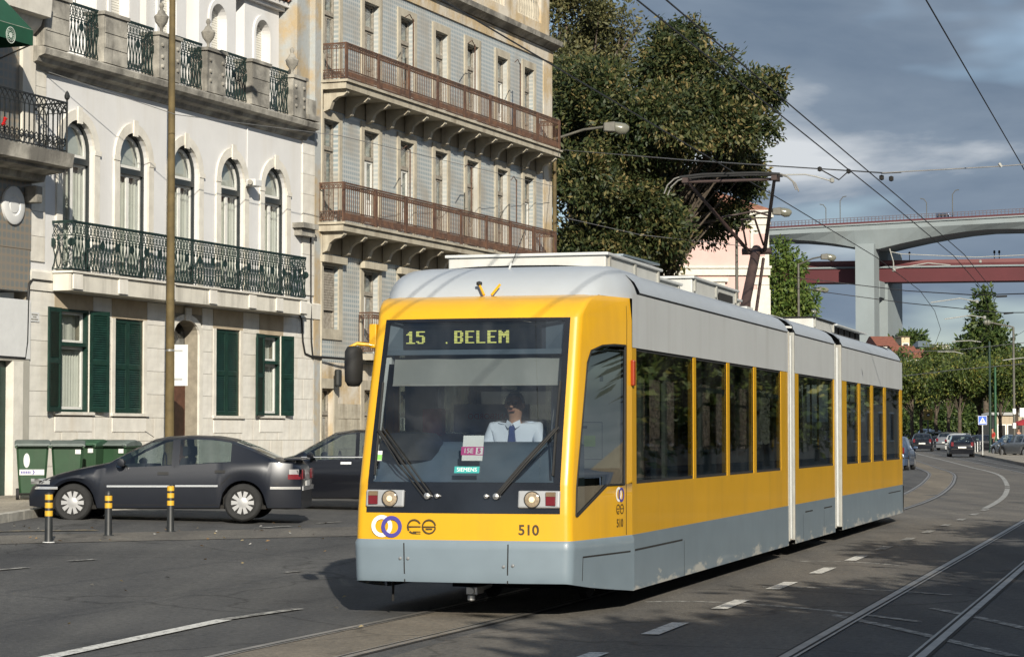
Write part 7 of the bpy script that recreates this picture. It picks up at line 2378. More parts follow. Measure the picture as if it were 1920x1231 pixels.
def tree(name, label, base, trunk_top, r, lobes, n, size, mat, seed, group=None, tuft=10, tr=0.35, shell=0.55, droop=0.2, gap=0.0):
    rnd = random.Random(seed)
    t = thing(name, label, 'tree', base, 0, group)
    b = Vector(base)
    L2 = [((c[0] - b.x, c[1] - b.y, c[2] - b.z), rr) for c, rr in lobes]
    mb = MB(); branches(mb, (0, 0, -0.2), Vector(trunk_top) - b, r, L2, rnd); mb.build('trunk', m_bark, t, sm=60)
    mb = MB(); leaves(mb, L2, n, size, rnd, shell, droop, tuft, tr, gap)
    me = bpy.data.meshes.new('crown'); me.from_pydata(mb.v, [], mb.f); me.materials.append(mat)
    link('crown', me, t)
    return t


def lobe(px, py, D, wpx, hpx, depth):
    p = at(px, py, D); k = D / F
    return ((p.x, p.y, p.z), (wpx * k, depth, hpx * k))


DT = 88.0
big = [lobe(1115, 200, DT - 2, 105, 85, 3.0), lobe(1250, 125, DT - 1, 58, 66, 2.2), lobe(1225, 225, DT - 4, 125, 75, 3.0), lobe(1325, 150, DT - 2, 60, 62, 2.2), lobe(1395, 180, DT - 2, 58, 46, 1.8), lobe(1440, 165, DT - 2, 28, 28, 1.2), lobe(1370, 250, DT - 3, 66, 44, 2.2), lobe(1428, 240, DT - 3, 26, 22, 1.2),
       lobe(1105, 350, DT - 4, 85, 70, 2.6), lobe(1240, 350, DT + 4, 110, 75, 3.0), lobe(1360, 330, DT + 3, 55, 42, 1.8), lobe(1405, 345, DT + 2, 20, 24, 1.0), lobe(1190, 440, DT - 2, 85, 45, 2.2), lobe(1090, 445, DT - 3, 60, 55, 2.0), lobe(1300, 415, DT + 4, 70, 48, 1.8), lobe(1372, 400, DT + 2, 26, 22, 1.0), lobe(1245, 475, DT, 40, 26, 1.2), lobe(1010, 250, DT + 3, 80, 170, 3.0), lobe(1290, 75, DT - 1, 34, 32, 1.3), lobe(1245, 55, DT - 1, 20, 24, 1.0), lobe(1400, 300, DT, 24, 22, 1.0), lobe(1330, 205, DT - 3, 50, 40, 1.6), lobe(1160, 290, DT - 4, 70, 40, 2.0), lobe(1235, 430, DT - 3, 60, 50, 2.0), lobe(1180, 380, DT - 3, 90, 60, 2.4), lobe(1130, 480, DT - 3, 110, 40, 2.2)]
X0 = (1190 - CX) / F * DT
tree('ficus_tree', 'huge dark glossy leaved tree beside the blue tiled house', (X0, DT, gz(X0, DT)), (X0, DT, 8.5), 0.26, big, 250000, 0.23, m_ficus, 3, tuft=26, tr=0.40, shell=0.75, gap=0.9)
D2 = 97.0
top2 = [lobe(1085, 30, D2, 75, 70, 2.4), lobe(1150, 45, D2, 50, 38, 1.8), lobe(1050, -40, D2, 80, 60, 2.4), lobe(1120, 100, D2, 70, 50, 2), lobe(1180, 52, D2, 32, 18, 1.4), lobe(1060, 120, D2 - 3, 60, 50, 2)]
X0 = (1080 - CX) / F * D2
tree('olive_tree', 'paler olive brown tree top behind the big dark tree', (X0, D2, gz(X0, D2)), (X0, D2, 15), 0.45, top2, 26000, 0.24, leaf_mat('olive_leaves', (0.05, 0.055, 0.022), (0.085, 0.09, 0.035), (0.14, 0.13, 0.055), (0.2, 0.17, 0.07)), 5, tuft=16, tr=0.42, gap=0.7)
D3 = 132.0
pop = [lobe(1462, 480, D3, 22, 30, 1.2), lobe(1468, 520, D3, 34, 36, 1.5), lobe(1475, 560, D3, 40, 36, 1.7), lobe(1510, 560, D3, 26, 26, 1.4), lobe(1455, 600, D3, 36, 60, 1.8), lobe(1495, 600, D3, 34, 50, 1.8), lobe(1492, 500, D3, 16, 24, 1.0)]
X0 = (1472 - CX) / F * D3
tree('poplar_tree', 'bright green leafy tree standing behind the tram roof', (X0, D3, gz(X0, D3)), (X0, D3, 9), 0.22, pop, 9000, 0.30, m_poplar, 9, tuft=8, tr=0.35)
D4 = 285.0
con = [lobe(1845, 560, D4, 14, 16, 1.5), lobe(1843, 590, D4, 24, 26, 2.0), lobe(1848, 625, D4, 36, 30, 2.6), lobe(1835, 655, D4, 46, 30, 3), lobe(1868, 655, D4, 36, 36, 3), lobe(1815, 662, D4, 24, 26, 2), lobe(1850, 690, D4, 50, 40, 3)]
X0 = (1848 - CX) / F * D4
tree('tall_pine_tree', 'tall pointed tree rising above the row of far trees', (X0, D4, gz(X0, D4)), (X0, D4, 14), 0.4, con, 8000, 0.75, m_conif, 11, tuft=8, tr=0.7)
row = [(1708, 706, 215, 46, 46), (1752, 700, 225, 46, 44), (1775, 685, 240, 50, 42), (1802, 702, 205, 44, 44), (1838, 706, 212, 46, 46), (1872, 698, 225, 44, 46), (1908, 700, 205, 40, 48), (1730, 735, 236, 46, 36), (1945, 690, 212, 40, 50)]
names = ['plane tree directly behind the tram tail', 'plane tree second from the tram, behind the yellow sign', 'plane tree third from the tram, with yellowish top', 'plane tree above the row of parked cars', 'plane tree behind the blue crossing sign', 'plane tree between the green mast and the right lamp', 'plane tree at the right edge above the red parasol', 'low plane tree at the back of the far row', 'plane tree cut by the right edge']
for (px, py, D, w, h), lb in zip(row, names):
    rnd = random.Random(px)
    lob = [lobe(px, py, D, w * 0.9, h * 0.66, 2.6)] + [lobe(px + rnd.uniform(-0.8, 0.8) * w, py + rnd.uniform(-0.5, 0.75) * h, D + rnd.uniform(-2, 1), w * 0.52, h * 0.46, 1.8) for _ in range(7)]
    X0 = (px + rnd.uniform(-6, 6) - CX) / F * D
    tree('plane_tree', lb, (X0, D, gz(X0, D)), (X0, D, 5.2), 0.20, lob, 13000, 0.34, m_plane, px, 'plane trees along the far road', tuft=14, tr=0.6, gap=0.4)
# the mass of greenery that closes the street far behind
rnd = random.Random(5)
mb = MB()
lob = []
for i in range(22):
    px = 1660 + i * 15
    lob.append(lobe(px, 735 + rnd.uniform(-30, 20), 300 + rnd.uniform(-8, 8), 26, 60, 3.5))
    lob.append(lobe(px + 7, 785, 290 + rnd.uniform(-6, 6), 24, 28, 3.0))
leaves(mb, lob, 60000, 0.6, rnd, 0.8, 0.2, 10, 1.0)
me = bpy.data.meshes.new('far_wood'); me.from_pydata(mb.v, [], mb.f); me.materials.append(m_conif)
fw = link('far_wood', me, None, kind='stuff'); fw['label'] = 'dense mass of dark green trees closing the far street'; fw['category'] = 'wood'
# trees beside the photographer on the right: they shade the near road
shade = [(4.4, 3.2, 7.4, 2.3, 'tree on the right pavement nearest the photographer'), (7.0, 8.6, 7.4, 2.5, 'second tree along the right pavement'), (9.6, 16.5, 7.6, 2.6, 'third tree along the right pavement'), (12.6, 24.8, 7.6, 2.7, 'fourth tree along the right pavement'), (17.0, 36.0, 8.0, 2.9, 'fifth tree along the right pavement'),
         (9.5, 2.5, 8.5, 2.8, 'inner row tree nearest the photographer'), (12.5, 10.0, 8.5, 2.9, 'second tree of the inner right row'), (15.5, 18.0, 8.5, 2.9, 'third tree of the inner right row'), (19.5, 27.0, 8.5, 2.9, 'fourth tree of the inner right row'),
         (24.0, 52.0, 9.5, 3.4, 'sixth tree along the right pavement'), (28.0, 64.0, 9.5, 3.4, 'seventh tree along the right pavement'), (32.0, 77.0, 9.5, 3.4, 'eighth tree along the right pavement'), (36.5, 91.0, 9.5, 3.4, 'ninth tree along the right pavement'), (41.5, 107.0, 9.5, 3.6, 'tenth tree along the right pavement'), (47.0, 125.0, 9.5, 3.6, 'eleventh tree along the right pavement')]
for x, y, h, r, lb in shade:
    rnd = random.Random(int(x * 10))
    lob = [((x, y, h - r * 0.9), (r, r, r * 0.85))] + [((x + rnd.uniform(-1, 1) * r * 0.8, y + rnd.uniform(-1, 1) * r * 0.9, h - r * 0.9 + rnd.uniform(-0.5, 0.4) * r), (r * 0.55, r * 0.55, r * 0.45)) for _ in range(5)]
    if y > 50:
        lob += [((x + rnd.uniform(-1, 1) * r, y + rnd.uniform(-1, 1) * r, rnd.uniform(2.2, 5.5)), (r * 0.8, r * 0.8, 1.8)) for _ in range(6)]
    tree('street_tree', lb, (x, y, gz(x, y)), (x, y, h - r), 0.16, lob, 11000 if y < 50 else 9000, 0.42 if y < 50 else 0.5, m_plane, int(x * 10), 'street trees on the right pavement', tuft=8, tr=0.45, shell=0.95)

# ================================================================== pink house, far houses
m_pink = M('pink_render', (0.56, 0.385, 0.35), 0.85, var=0.06, scale=1.2, streak=((0.5, 0.36, 0.32), 0.4, 1.2))
m_ptrim = M('pale_trim_stone', (0.60, 0.57, 0.50), 0.8, var=0.08)
PD = 113.0


def px_x(px, D): return (px - CX) / F * D


def px_z(py, D): return at(960, py, D).z


t = thing('pink_house', 'pale pink house with white mouldings behind the big tree', 'house', (px_x(1360, PD), PD, 0))
o_ = px_x(1360, PD)
xl, xr_ = px_x(1190, PD) - o_, px_x(1441, PD) - o_
zt = px_z(408, PD)
mb = MB(); mb.box(xl, xr_, 0, 14, -0.2, zt); mb.build('wall', m_pink, t)
mb = MB(); mb.box(xl - 0.3, xr_ + 0.25, -0.3, 14.2, zt, zt + 0.35); mb.box(xl - 0.15, xr_ + 0.12, -0.16, 14.1, zt - 0.35, zt); mb.build('cornice', m_ptrim, t)
mb = MB(); mb.hexa([(xl - 0.3, -0.3, zt + 0.35), (xr_ + 0.25, -0.3, zt + 0.35), (xr_ + 0.25, 14.2, zt + 0.35), (xl - 0.3, 14.2, zt + 0.35)], [(xl + 3, 4, zt + 2.0), (xr_ - 3, 4, zt + 2.0), (xr_ - 3, 10, zt + 2.0), (xl + 3, 10, zt + 2.0)]); mb.build('roof', m_terra, t)
z1_, z0_ = px_z(503, PD), px_z(516, PD)
mb = MB(); mb.box(xl - 0.1, xr_ + 0.1, -0.14, -0.0, z0_, z1_); mb.box(xl - 0.1, xr_ + 0.16, -0.22, 0, z1_, z1_ + 0.12); mb.build('string_course', m_ptrim, t)
for (a, b) in ((1408, 1441),):
    mb = MB(); mb.box(px_x(a, PD) - o_, px_x(b, PD) - o_ + 0.05, -0.10, 0, z1_ + 0.12, zt - 0.35); qn = mb.build('pilaster', m_ptrim, t)
    mb = MB(); mb.box(px_x(a + 6, PD) - o_, px_x(b - 6, PD) - o_, -0.13, -0.10, z1_ + 0.6, zt - 0.8); mb.build('pilaster_panel', m_pink, qn)
z = 0.3; k = 0
while z < z0_ - 0.3:
    w = 0.55 if k % 2 else 0.8
    mb = MB(); mb.box(xr_ - w, xr_ + 0.06, -0.07, 0.3, z, z + 0.34); mb.build('quoin', m_ptrim, t); z += 0.36; k += 1
for pxw in (1333, 1250):
    cx_ = px_x(pxw, PD) - o_
    zh = px_z(533, PD)
    mb = MB(); mb.box(cx_ - 0.85, cx_ + 0.85, -0.25, 0, zh + 0.12, zh + 0.3); mb.box(cx_ - 0.7, cx_ + 0.7, -0.14, 0, zh - 0.1, zh + 0.12); mb.build('window_hood', m_ptrim, t)
    mb = MB(); frame_rect(mb, cx_ - 0.6, cx_ + 0.6, zh - 2.0, zh - 0.1, 0.12, -0.08, 0.05); wf = mb.build('window_frame', m_ptrim, t)
    mb = MB(); mb.box(cx_ - 0.48, cx_ + 0.48, -0.02, 0.02, zh - 1.88, zh - 0.22); mb.build('pane', m_room, wf)
# annexe with pierced parapet behind the pantograph
mb = MB(); mb.box(px_x(1405, PD) - o_, px_x(1441, PD) - o_ + 0.02, -0.9, -0.25, 0, px_z(545, PD)); mb.build('side_buttress', m_ptrim, t)

m_wallw = M('far_white_wall', (0.55, 0.53, 0.48), 0.85, var=0.08)
m_wallc = M('far_cream_wall', (0.52, 0.42, 0.27), 0.85, var=0.08)
m_wallg = M('far_green_wall', (0.16, 0.27, 0.13), 0.85, var=0.1)
m_roofr = M('far_red_roof', (0.22, 0.075, 0.045), 0.9, var=0.25, scale=2)
m_slate = M('far_slate', (0.13, 0.16, 0.18), 0.7, var=0.15)


def far_house(label, px0, px1, py_eave, py_ridge, D, wall_m, roof_m, wins=3, depth=10, hip=0.0):
    x0, x1 = px_x(px0, D), px_x(px1, D)
    c = (x0 + x1) / 2; hw = (x1 - x0) / 2
    g0 = gz(c, D)
    t = thing('far_house', label, 'house', (c, D, g0), 0, 'houses beyond the far trees')
    ze = px_z(py_eave, D) - g0; zr_ = px_z(py_ridge, D) - g0
    mb = MB(); mb.box(-hw, hw, 0, depth, -0.3, ze); mb.build('wall', wall_m, t)
    mb = MB(); e = 0.3
    mb.hexa([(-hw - e, -e, ze), (hw + e, -e, ze), (hw + e, depth + e, ze), (-hw - e, depth + e, ze)], [(-hw - e + hip * hw, depth * 0.45, zr_), (hw + e - hip * hw, depth * 0.45, zr_), (hw + e - hip * hw, depth * 0.55, zr_), (-hw - e + hip * hw, depth * 0.55, zr_)])
    mb.build('roof', roof_m, t)
    for i in range(wins):
        x = -hw + 2 * hw * (i + 0.5) / wins
        for zz in (ze - 2.6, ze - 5.8):
            mb = MB(); mb.box(x - 0.5, x + 0.5, -0.06, 0.0, zz, zz + 1.6); wf = mb.build('window', m_white_wood, t)
            mb = MB(); mb.box(x - 0.38, x + 0.38, -0.08, -0.06, zz + 0.12, zz + 1.48); mb.build('pane', m_room, wf)
    return t


far_house('far white house with dark red roof just above the tram tail', 1683, 1722, 668, 645, 330, m_wallw, m_roofr, 3, 12)
far_house('far house with orange red roof to the right of the tram tail', 1700, 1742, 672, 652, 318, m_wallw, m_roofr, 4, 9)
far_house('far house with rust roof sloping down behind the tram tail', 1648, 1682, 648, 627, 352, m_wallw, m_roofr, 3, 14)
far_house('far green house with slate cap', 1725, 1750, 650, 637, 342, m_wallg, m_slate, 2, 8, 0.7)
far_house('far white flat topped house beside the tall pointed tree', 1756, 1781, 646, 643, 348, m_wallw, m_ptrim, 2, 8, 0.2)
far_house('far low house with red roof patch beside the green house', 1748, 1768, 660, 650, 338, m_wallw, m_roofr, 2, 8)
far_house('far cream tower block behind the red roofs', 1691, 1706, 631, 629, 365, m_wallc, m_wallc, 1, 6, 0.1)
far_house('far beige building at the right edge behind the parasol', 1868, 1960, 778, 772, 255, m_tan, m_ptrim, 5, 10, 0.1)
tree('umbrella_pine_tree', 'dark round tree top beside the bridge pier', (px_x(1712, 400), 400, gz(px_x(1712, 400), 400)), (px_x(1712, 400), 400, 16), 0.4, [lobe(1700, 645, 400, 22, 18, 3), lobe(1716, 640, 400, 20, 14, 3), lobe(1686, 652, 400, 12, 20, 3)], 3000, 0.9, m_conif, 77, tuft=6, tr=0.8)

# the terrace across the road, seen only as a reflection in the tram windows
pb0 = Vector((36.0, 62.0, 0.0)); pdir = Vector((0.217, 0.976, 0)).normalized()
rt = thing('opposite_terrace', 'pale terrace with rows of windows across the road', 'house', pb0, math.atan2(pdir.y, pdir.x))
mb = MB(); mb.box(0, 190, -10, 0, -0.3, 12.5); mb.build('wall', m_tan, rt)
mb = MB(); mb.hexa([(-0.4, -10.4, 12.5), (190.4, -10.4, 12.5), (190.4, 0.4, 12.5), (-0.4, 0.4, 12.5)], [(2, -6, 15), (188, -6, 15), (188, -4, 15), (2, -4, 15)]); mb.build('roof', m_roofr, rt)
for i in range(40):
    for z in (1.0, 4.6, 8.2):
        wf = MB().box(1.4 + i * 4.6, 2.9 + i * 4.6, 0.0, 0.06, z, z + 2.2).build('window', m_white_wood, rt)
        MB().box(1.55 + i * 4.6, 2.75 + i * 4.6, 0.06, 0.08, z + 0.12, z + 2.08).build('pane', m_room, wf)

# ================================================================== the bridge
m_conc = M('bridge_concrete', (0.225, 0.26, 0.27), 0.8, var=0.07, scale=0.08, streak=((0.18, 0.19, 0.18), 0.4, 0.15))
m_bred = M('bridge_red_steel', (0.085, 0.014, 0.018), 0.6, var=0.12, scale=0.1)
m_bpink = M('faded_red_steel', (0.165, 0.065, 0.065), 0.7, var=0.1, scale=0.1)
m_brail = M('bridge_railing', (0.10, 0.085, 0.10), 0.7, var=0.1)
BD0 = 720.0
KB = BD0 / F
ang_b = R(-21)
ox = px_x(1638, BD0)
vd = thing('road_viaduct', 'tall concrete road viaduct with arched haunches across the sky', 'bridge', (ox, BD0, 0), ang_b)


def bx(px): return (px - 1638) * KB


def bz(py): return CAMH + (HOR - py) * KB


# deck: gently rising to the right
def deck_z(px): return bz(430 - (px - 1450) * 0.020)


XS = [1200, 1300, 1380, 1420, 1460, 1500, 1540, 1580, 1618, 1660, 1700, 1740, 1780, 1820, 1860, 1900, 1950, 2050, 2200, 2400]


def soffit(px):
    top_ = 430 - (px - 1450) * 0.020
    if px <= 1620:
        f = (px - 1440) / 180.0; d = 17 + 24 * max(0, f) ** 2.0
    else:
        f = max(0, (1860 - px) / 200.0); d = 19 + 26 * f ** 1.6 if px < 1860 else 19 + 26 * min(1, (px - 1860) / 300.0) ** 1.6
    return bz(top_ + d)


W_B = 22.0
mb = MB()
mb.grid([[(bx(p), -W_B / 2 + 2, soffit(p)), (bx(p), -W_B / 2, deck_z(p) - 1.6), (bx(p), -W_B / 2, deck_z(p)), (bx(p), W_B / 2, deck_z(p)), (bx(p), W_B / 2, deck_z(p) - 1.6), (bx(p), W_B / 2 - 2, soffit(p))] for p in XS], close=True)
mb.build('deck', m_conc, vd)
mb = MB(); mb.grid([[(bx(p), -W_B / 2 - 0.5, deck_z(p)), (bx(p), -W_B / 2 - 0.5, deck_z(p) + 0.7), (bx(p), -W_B / 2 + 0.2, deck_z(p) + 0.7), (bx(p), -W_B / 2 + 0.2, deck_z(p))] for p in XS], close=True); mb.build('kerb_edge', m_conc, vd)
mb = MB(); mb.grid([[(bx(p), -W_B / 2 - 0.55, deck_z(p) + 0.45), (bx(p), -W_B / 2 - 0.55, deck_z(p) + 0.95), (bx(p), -W_B / 2 + 0.1, deck_z(p) + 0.95)] for p in XS]); mb.build('edge_stripe', m_bred, vd)
mb = MB()
for h in (0.95, 1.7, 2.4):
    mb.tube([(bx(p), -W_B / 2, deck_z(p) + h) for p in XS], 0.11, 4)
for i in range(110):
    p = 1380 + i * 6.6
    mb.box(bx(p) - 0.09, bx(p) + 0.09, -W_B / 2 - 0.1, -W_B / 2 + 0.1, deck_z(p) + 0.7, deck_z(p) + 2.4)
for h in (1.7, 2.4):
    mb.tube([(bx(p), W_B / 2, deck_z(p) + h) for p in XS], 0.10, 4)
mb.build('railing', m_brail, vd)
# twin-leg pier with cross beams
pw = bx(1655) - bx(1620)
mb = MB()
mb.box(bx(1620), bx(1655), -W_B / 2 - 0.6, -W_B / 2 + 7, -2, soffit(1620) + 1); pr = mb.build('pier_leg', m_conc, vd)
mb = MB(); mb.box(bx(1626), bx(1661), W_B / 2 - 7, W_B / 2 + 16, -2, soffit(1655) + 1); mb.build('pier_leg', m_conc, vd)
for py0, py1 in ((447, 462), (528, 558)):
    mb = MB(); mb.box(bx(1630), bx(1656), -W_B / 2 + 6.9, W_B / 2 - 6.9, bz(py1), bz(py0)); mb.build('cross_beam', m_conc, vd)
for px in (1535, 1590, 1729, 1799):
    x = bx(px); zb = deck_z(px)
    y = -W_B / 2 + 1 if px in (1590, 1799) else W_B / 2 - 1
    mb = MB(); mb.tube([(x, y, zb), (x, y, zb + 8), (x + (0.9 if px in (1590, 1799) else -0.9), y, zb + 9.2), (x + (2.0 if px in (1590, 1799) else -2.0), y, zb + 9.4)], 0.13, 6); mb.build('deck_lamp', m_lampgrey, vd)
vp = Matrix.Rotation(ang_b, 3, 'Z') @ Vector((bx(1783), -W_B / 2 + 2.2, 0))
vn = thing('bridge_van', 'dark van driving along the concrete viaduct', 'van', (ox + vp.x, BD0 + vp.y, deck_z(1783) + 0.02), ang_b)
mb = MB(); pr_ = [(-2.6, 0.45), (2.6, 0.45), (2.6, 1.2), (1.9, 1.4), (1.3, 2.35), (-2.4, 2.45), (-2.6, 2.2)]
mb.prism([(x, -0.95, z) for x, z in pr_], [(x, 0.95, z) for x, z in pr_]); mb.build('body', cols['blue'], vn, bevel=0.08)
mb = MB(); mb.box(-1.9, 1.25, -0.97, -0.95, 1.5, 2.15); mb.build('side_window', m_room, vn)
for x in (-1.6, 1.6):
    for y in (-0.9, 0.9):
        mb = MB(); mb.lathe([(0.0, -0.1), (0.36, -0.1), (0.36, 0.1), (0, 0.1)], (x, y, 0.36), 12, 'y'); mb.build('wheel', m_tyre, vn)
# red steel railway deck behind the pier line
rd = thing('red_steel_bridge', 'dark red steel girder bridge below the concrete viaduct', 'bridge', (ox, BD0, 0), ang_b)
XR = [1400, 1500, 1618, 1657, 1750, 1850, 1920, 2100, 2300]


def rz_(py, px): return bz(py + (px - 1600) * 0.012)


yr = 3.0
mb = MB(); mb.grid([[(bx(p), yr, rz_(527, p)), (bx(p), yr, rz_(501, p)), (bx(p), yr + 9, rz_(501, p)), (bx(p), yr + 9, rz_(527, p))] for p in XR], close=True); mb.build('girder', m_bred, rd)
mb = MB(); mb.grid([[(bx(p), yr - 0.6, rz_(500.5, p)), (bx(p), yr - 0.6, rz_(497.5, p)), (bx(p), yr + 9, rz_(497.5, p))] for p in XR]); mb.build('walkway', m_conc, rd)
mb = MB(); mb.grid([[(bx(p), yr + 0.4, rz_(497, p)), (bx(p), yr + 0.4, rz_(486, p)), (bx(p), yr + 1.2, rz_(486, p)), (bx(p), yr + 1.2, rz_(497, p))] for p in XR], close=True); mb.build('parapet_girder', m_bpink, rd)
mb = MB(); mb.grid([[(bx(p), yr + 0.36, rz_(497, p)), (bx(p), yr + 0.36, rz_(492.5, p))] for p in XR]); mb.build('parapet_shadow_plate', m_bred, rd)
for px in (1698, 1857, 1866, 1472):
    mb = MB(); mb.tube([(bx(px), yr + 5, rz_(498, px)), (bx(px), yr + 5, rz_(468, px))], 0.12, 6); mb.box(bx(px) - 0.3, bx(px) + 0.3, yr + 4.8, yr + 5.2, rz_(474, px), rz_(469, px)); mb.build('signal_mast', m_under, rd)

# ================================================================== overhead wires
m_wire = M('dark_wire', (0.018, 0.018, 0.02), 0.6)
m_pale = M('pale_insulated_arm', (0.27, 0.27, 0.25), 0.5)
m_spanw = M('grey_span_wire', (0.16, 0.16, 0.16), 0.6)


def wire(label, pts, r, mat=m_wire, group='overhead wires'):
    mb = MB(); mb.tube(pts, r, 5)
    return tag(mb.build('overhead_wire', mat), label, 'wire', group)


def along(tab, o, z, y0, y1, step=6):
    n = max(1, int((y1 - y0) / step)); out = []
    for i in range(n + 1):
        y = y0 + (y1 - y0) * i / n
        p = off_line(tab, o, y, y + 0.01, 1)[0]
        out.append((p[0], p[1], z))
    return out


WZ = 5.36
wire('contact wire above the tram, touching the pantograph', along(STRAIGHT, 0.0, WZ, -8, 60, 10) + along(STRAIGHT, 0.0, WZ, 70, 170, 12), 0.0085)
wire('upper left of the twin wires between the tracks', along(STRAIGHT, 1.62, WZ, -8, 60, 10) + along(STRAIGHT, 1.62, WZ, 70, 170, 12), 0.0085)
wire('upper right of the twin wires between the tracks', along(STRAIGHT, 1.84, WZ + 0.02, -8, 60, 10) + along(STRAIGHT, 1.84, WZ + 0.02, 70, 170, 12), 0.0085)
wire('contact wire over the right hand track', along(STRAIGHT, 3.72, WZ + 0.55, -8, 60, 10) + along(STRAIGHT, 3.72, WZ + 0.55, 70, 170, 12), 0.0085)
a = at(1040, 280, 69.8)
Y5 = 32.5
wire('span wire from the lamp post to the twin wires', [a, at(1310, 302, 45), at(1655, 324, Y5)], 0.011, m_spanw)
wire('span wire from the twin wires to the right', [at(1655, 324, Y5), at(1870, 312, Y5), at(2000, 302, Y5)], 0.009, m_spanw)
wire('thin wire across the white house wall', [at(-20, 98, 43), at(330, 215, 46), at(640, 255, 52), at(1040, 350, 69)], 0.008, m_spanw)
wire('low wire across the big tree', [at(1045, 405, 69.5), at(1200, 440, 80), at(1400, 462, 92)], 0.014, m_spanw)
wire('upper span wire in front of the bridge pier', [at(1490, 520, 115), at(1700, 545, 85), at(1830, 553, 74), at(1960, 549, 70)], 0.018, m_wire)
wire('lower span wire in front of the bridge pier', [at(1490, 540, 118), at(1700, 568, 95), at(1880, 586, 86), at(1980, 585, 82)], 0.018, m_wire)
wire('faint span wire across the far trees', [at(1700, 660, 140), at(1800, 655, 135), at(1940, 640, 130)], 0.02, m_spanw)
wire('second faint span wire across the far trees', [at(1690, 705, 150), at(1800, 692, 145), at(1940, 680, 140)], 0.02, m_spanw)
# hangers and registration arms
def hanger(label, pts, r, mat=m_pale, ends=()):
    t = thing('wire_hanger', label, 'wire hanger', pts[0], 0, 'wire hangers')
    o = Vector(pts[0])
    mb = MB(); mb.tube([Vector(p) - o for p in pts], r * 0.75, 6); mb.build('arm', mat, t, sm=50)
    for e_ in ends:
        mb = MB(); q = Vector(e_) - o; mb.lathe([(0, -r * 3), (r * 2.4, -r * 2), (r * 2.4, r * 2), (0, r * 3)], q, 8); mb.build('insulator', mat, t)
    return t


hanger('pale curved hanger arm just right of the pantograph head', [at(1413, 329, 33), at(1510, 327, 33), at(1530, 331, 33), at(1558, 339, 33)], 0.014, m_pale, [at(1560, 338, 33)])
hanger('dark forked hanger left of the twin wires', [at(1537, 317, 33), at(1573, 337, 33), at(1590, 322, 33)], 0.013, m_under, [at(1537, 317, 33), at(1591, 321, 33)])
hanger('clamp bar on the twin wires', [at(1652, 325, 32.6), at(1690, 323, 32.6)], 0.014, m_under, [at(1653, 333, 32.6), at(1671, 335, 32.6)])
hanger('white insulator on the right hand wire', [at(1873, 306, 31), at(1878, 313, 31)], 0.03, m_pale)
hanger('pale bent arm below the red girder', [at(1675, 504, 62), at(1740, 493, 62), at(1782, 497, 62)], 0.02, m_pale, [at(1676, 506, 62)])
hanger('pale upright arm in front of the pier', [at(1668, 466, 62), at(1675, 490, 62), at(1676, 506, 62)], 0.022, m_pale)
hanger('long pale arm across the red girder', [at(1671, 472, 62), at(1690, 476, 62), at(1830, 482, 62), at(1920, 478, 62)], 0.016, m_pale, [at(1838, 490, 62)])
hanger('pale arm left of the pointed tree top', [at(1745, 567, 84), at(1800, 559, 84), at(1832, 565, 84)], 0.025, m_pale, [at(1832, 565, 84)])
hanger('pale arm lower left of the pointed tree', [at(1771, 598, 96), at(1820, 591, 96), at(1846, 595, 96)], 0.028, m_pale, [at(1846, 595, 96)])
hanger('pale arm above the far red roofs', [at(1785, 640, 130), at(1820, 638, 130), at(1840, 641, 130)], 0.035, m_pale)
hanger('pale arm low over the far houses', [at(1758, 659, 140), at(1790, 659, 140), at(1806, 663, 140)], 0.035, m_pale)
hanger('pale arm at the right edge over the trees', [at(1880, 675, 140), at(1920, 670, 140), at(1940, 672, 140)], 0.035, m_pale)
hanger('small clamp on the far twin wires, upper', [at(1868, 556, 74), at(1888, 555, 74)], 0.04, m_under)
hanger('small clamp on the far twin wires, lower', [at(1882, 588, 86), at(1900, 586, 86)], 0.04, m_under)

# ================================================================== far street furniture
m_mast = M('green_mast_paint', (0.010, 0.032, 0.018), 0.5, var=0.2)


def post(name, label, cat, px, py_top, py_base, D, r, mat):
    X = px_x(px, D); g0 = gz(X, D)
    t = thing(name, label, cat, (X, D, g0)); zt = px_z(py_top, D) - g0
    mb = MB(); mb.lathe([(r * 1.5, 0), (r * 1.5, 0.25), (r, 0.3), (r * 0.8, zt), (0, zt + 0.02)], (0, 0, 0), 10); mb.build('shaft', mat, t, sm=40)
    return t, zt


post('tram_mast', 'dark green mast left of the pair on the far right', 'mast', 1856, 640, 830, 165, 0.10, m_mast)
post('tram_mast', 'brighter green mast right of the pair on the far right', 'mast', 1866, 688, 830, 175, 0.10, M('light_green_mast_paint', (0.022, 0.085, 0.038), 0.5))
t, zt = post('street_lamp', 'street lamp with left pointing arm at the far right', 'street lamp', 1901, 613, 830, 150, 0.09, m_lampgrey)
mb = MB(); mb.tube([(0, 0, zt), (-1.0, 0, zt + 0.2), (-1.5, 0, zt + 0.3)], 0.05, 6); mb.build('arm', m_lampgrey, t)
mb = MB(); mb.lathe([(0, -0.3), (0.16, -0.2), (0.2, 0.1), (0, 0.3)], (-1.7, 0, zt + 0.3), 10, 'x'); mb.build('lamp_bowl', M_bowl, t)
for f in (0.22, 0.33):
    mb = MB(); mb.lathe([(0.1, 0), (0.12, 0.02), (0.12, 0.35), (0.1, 0.37)], (0, 0, zt * f), 10); mb.build('pole_notice', m_paper, t)
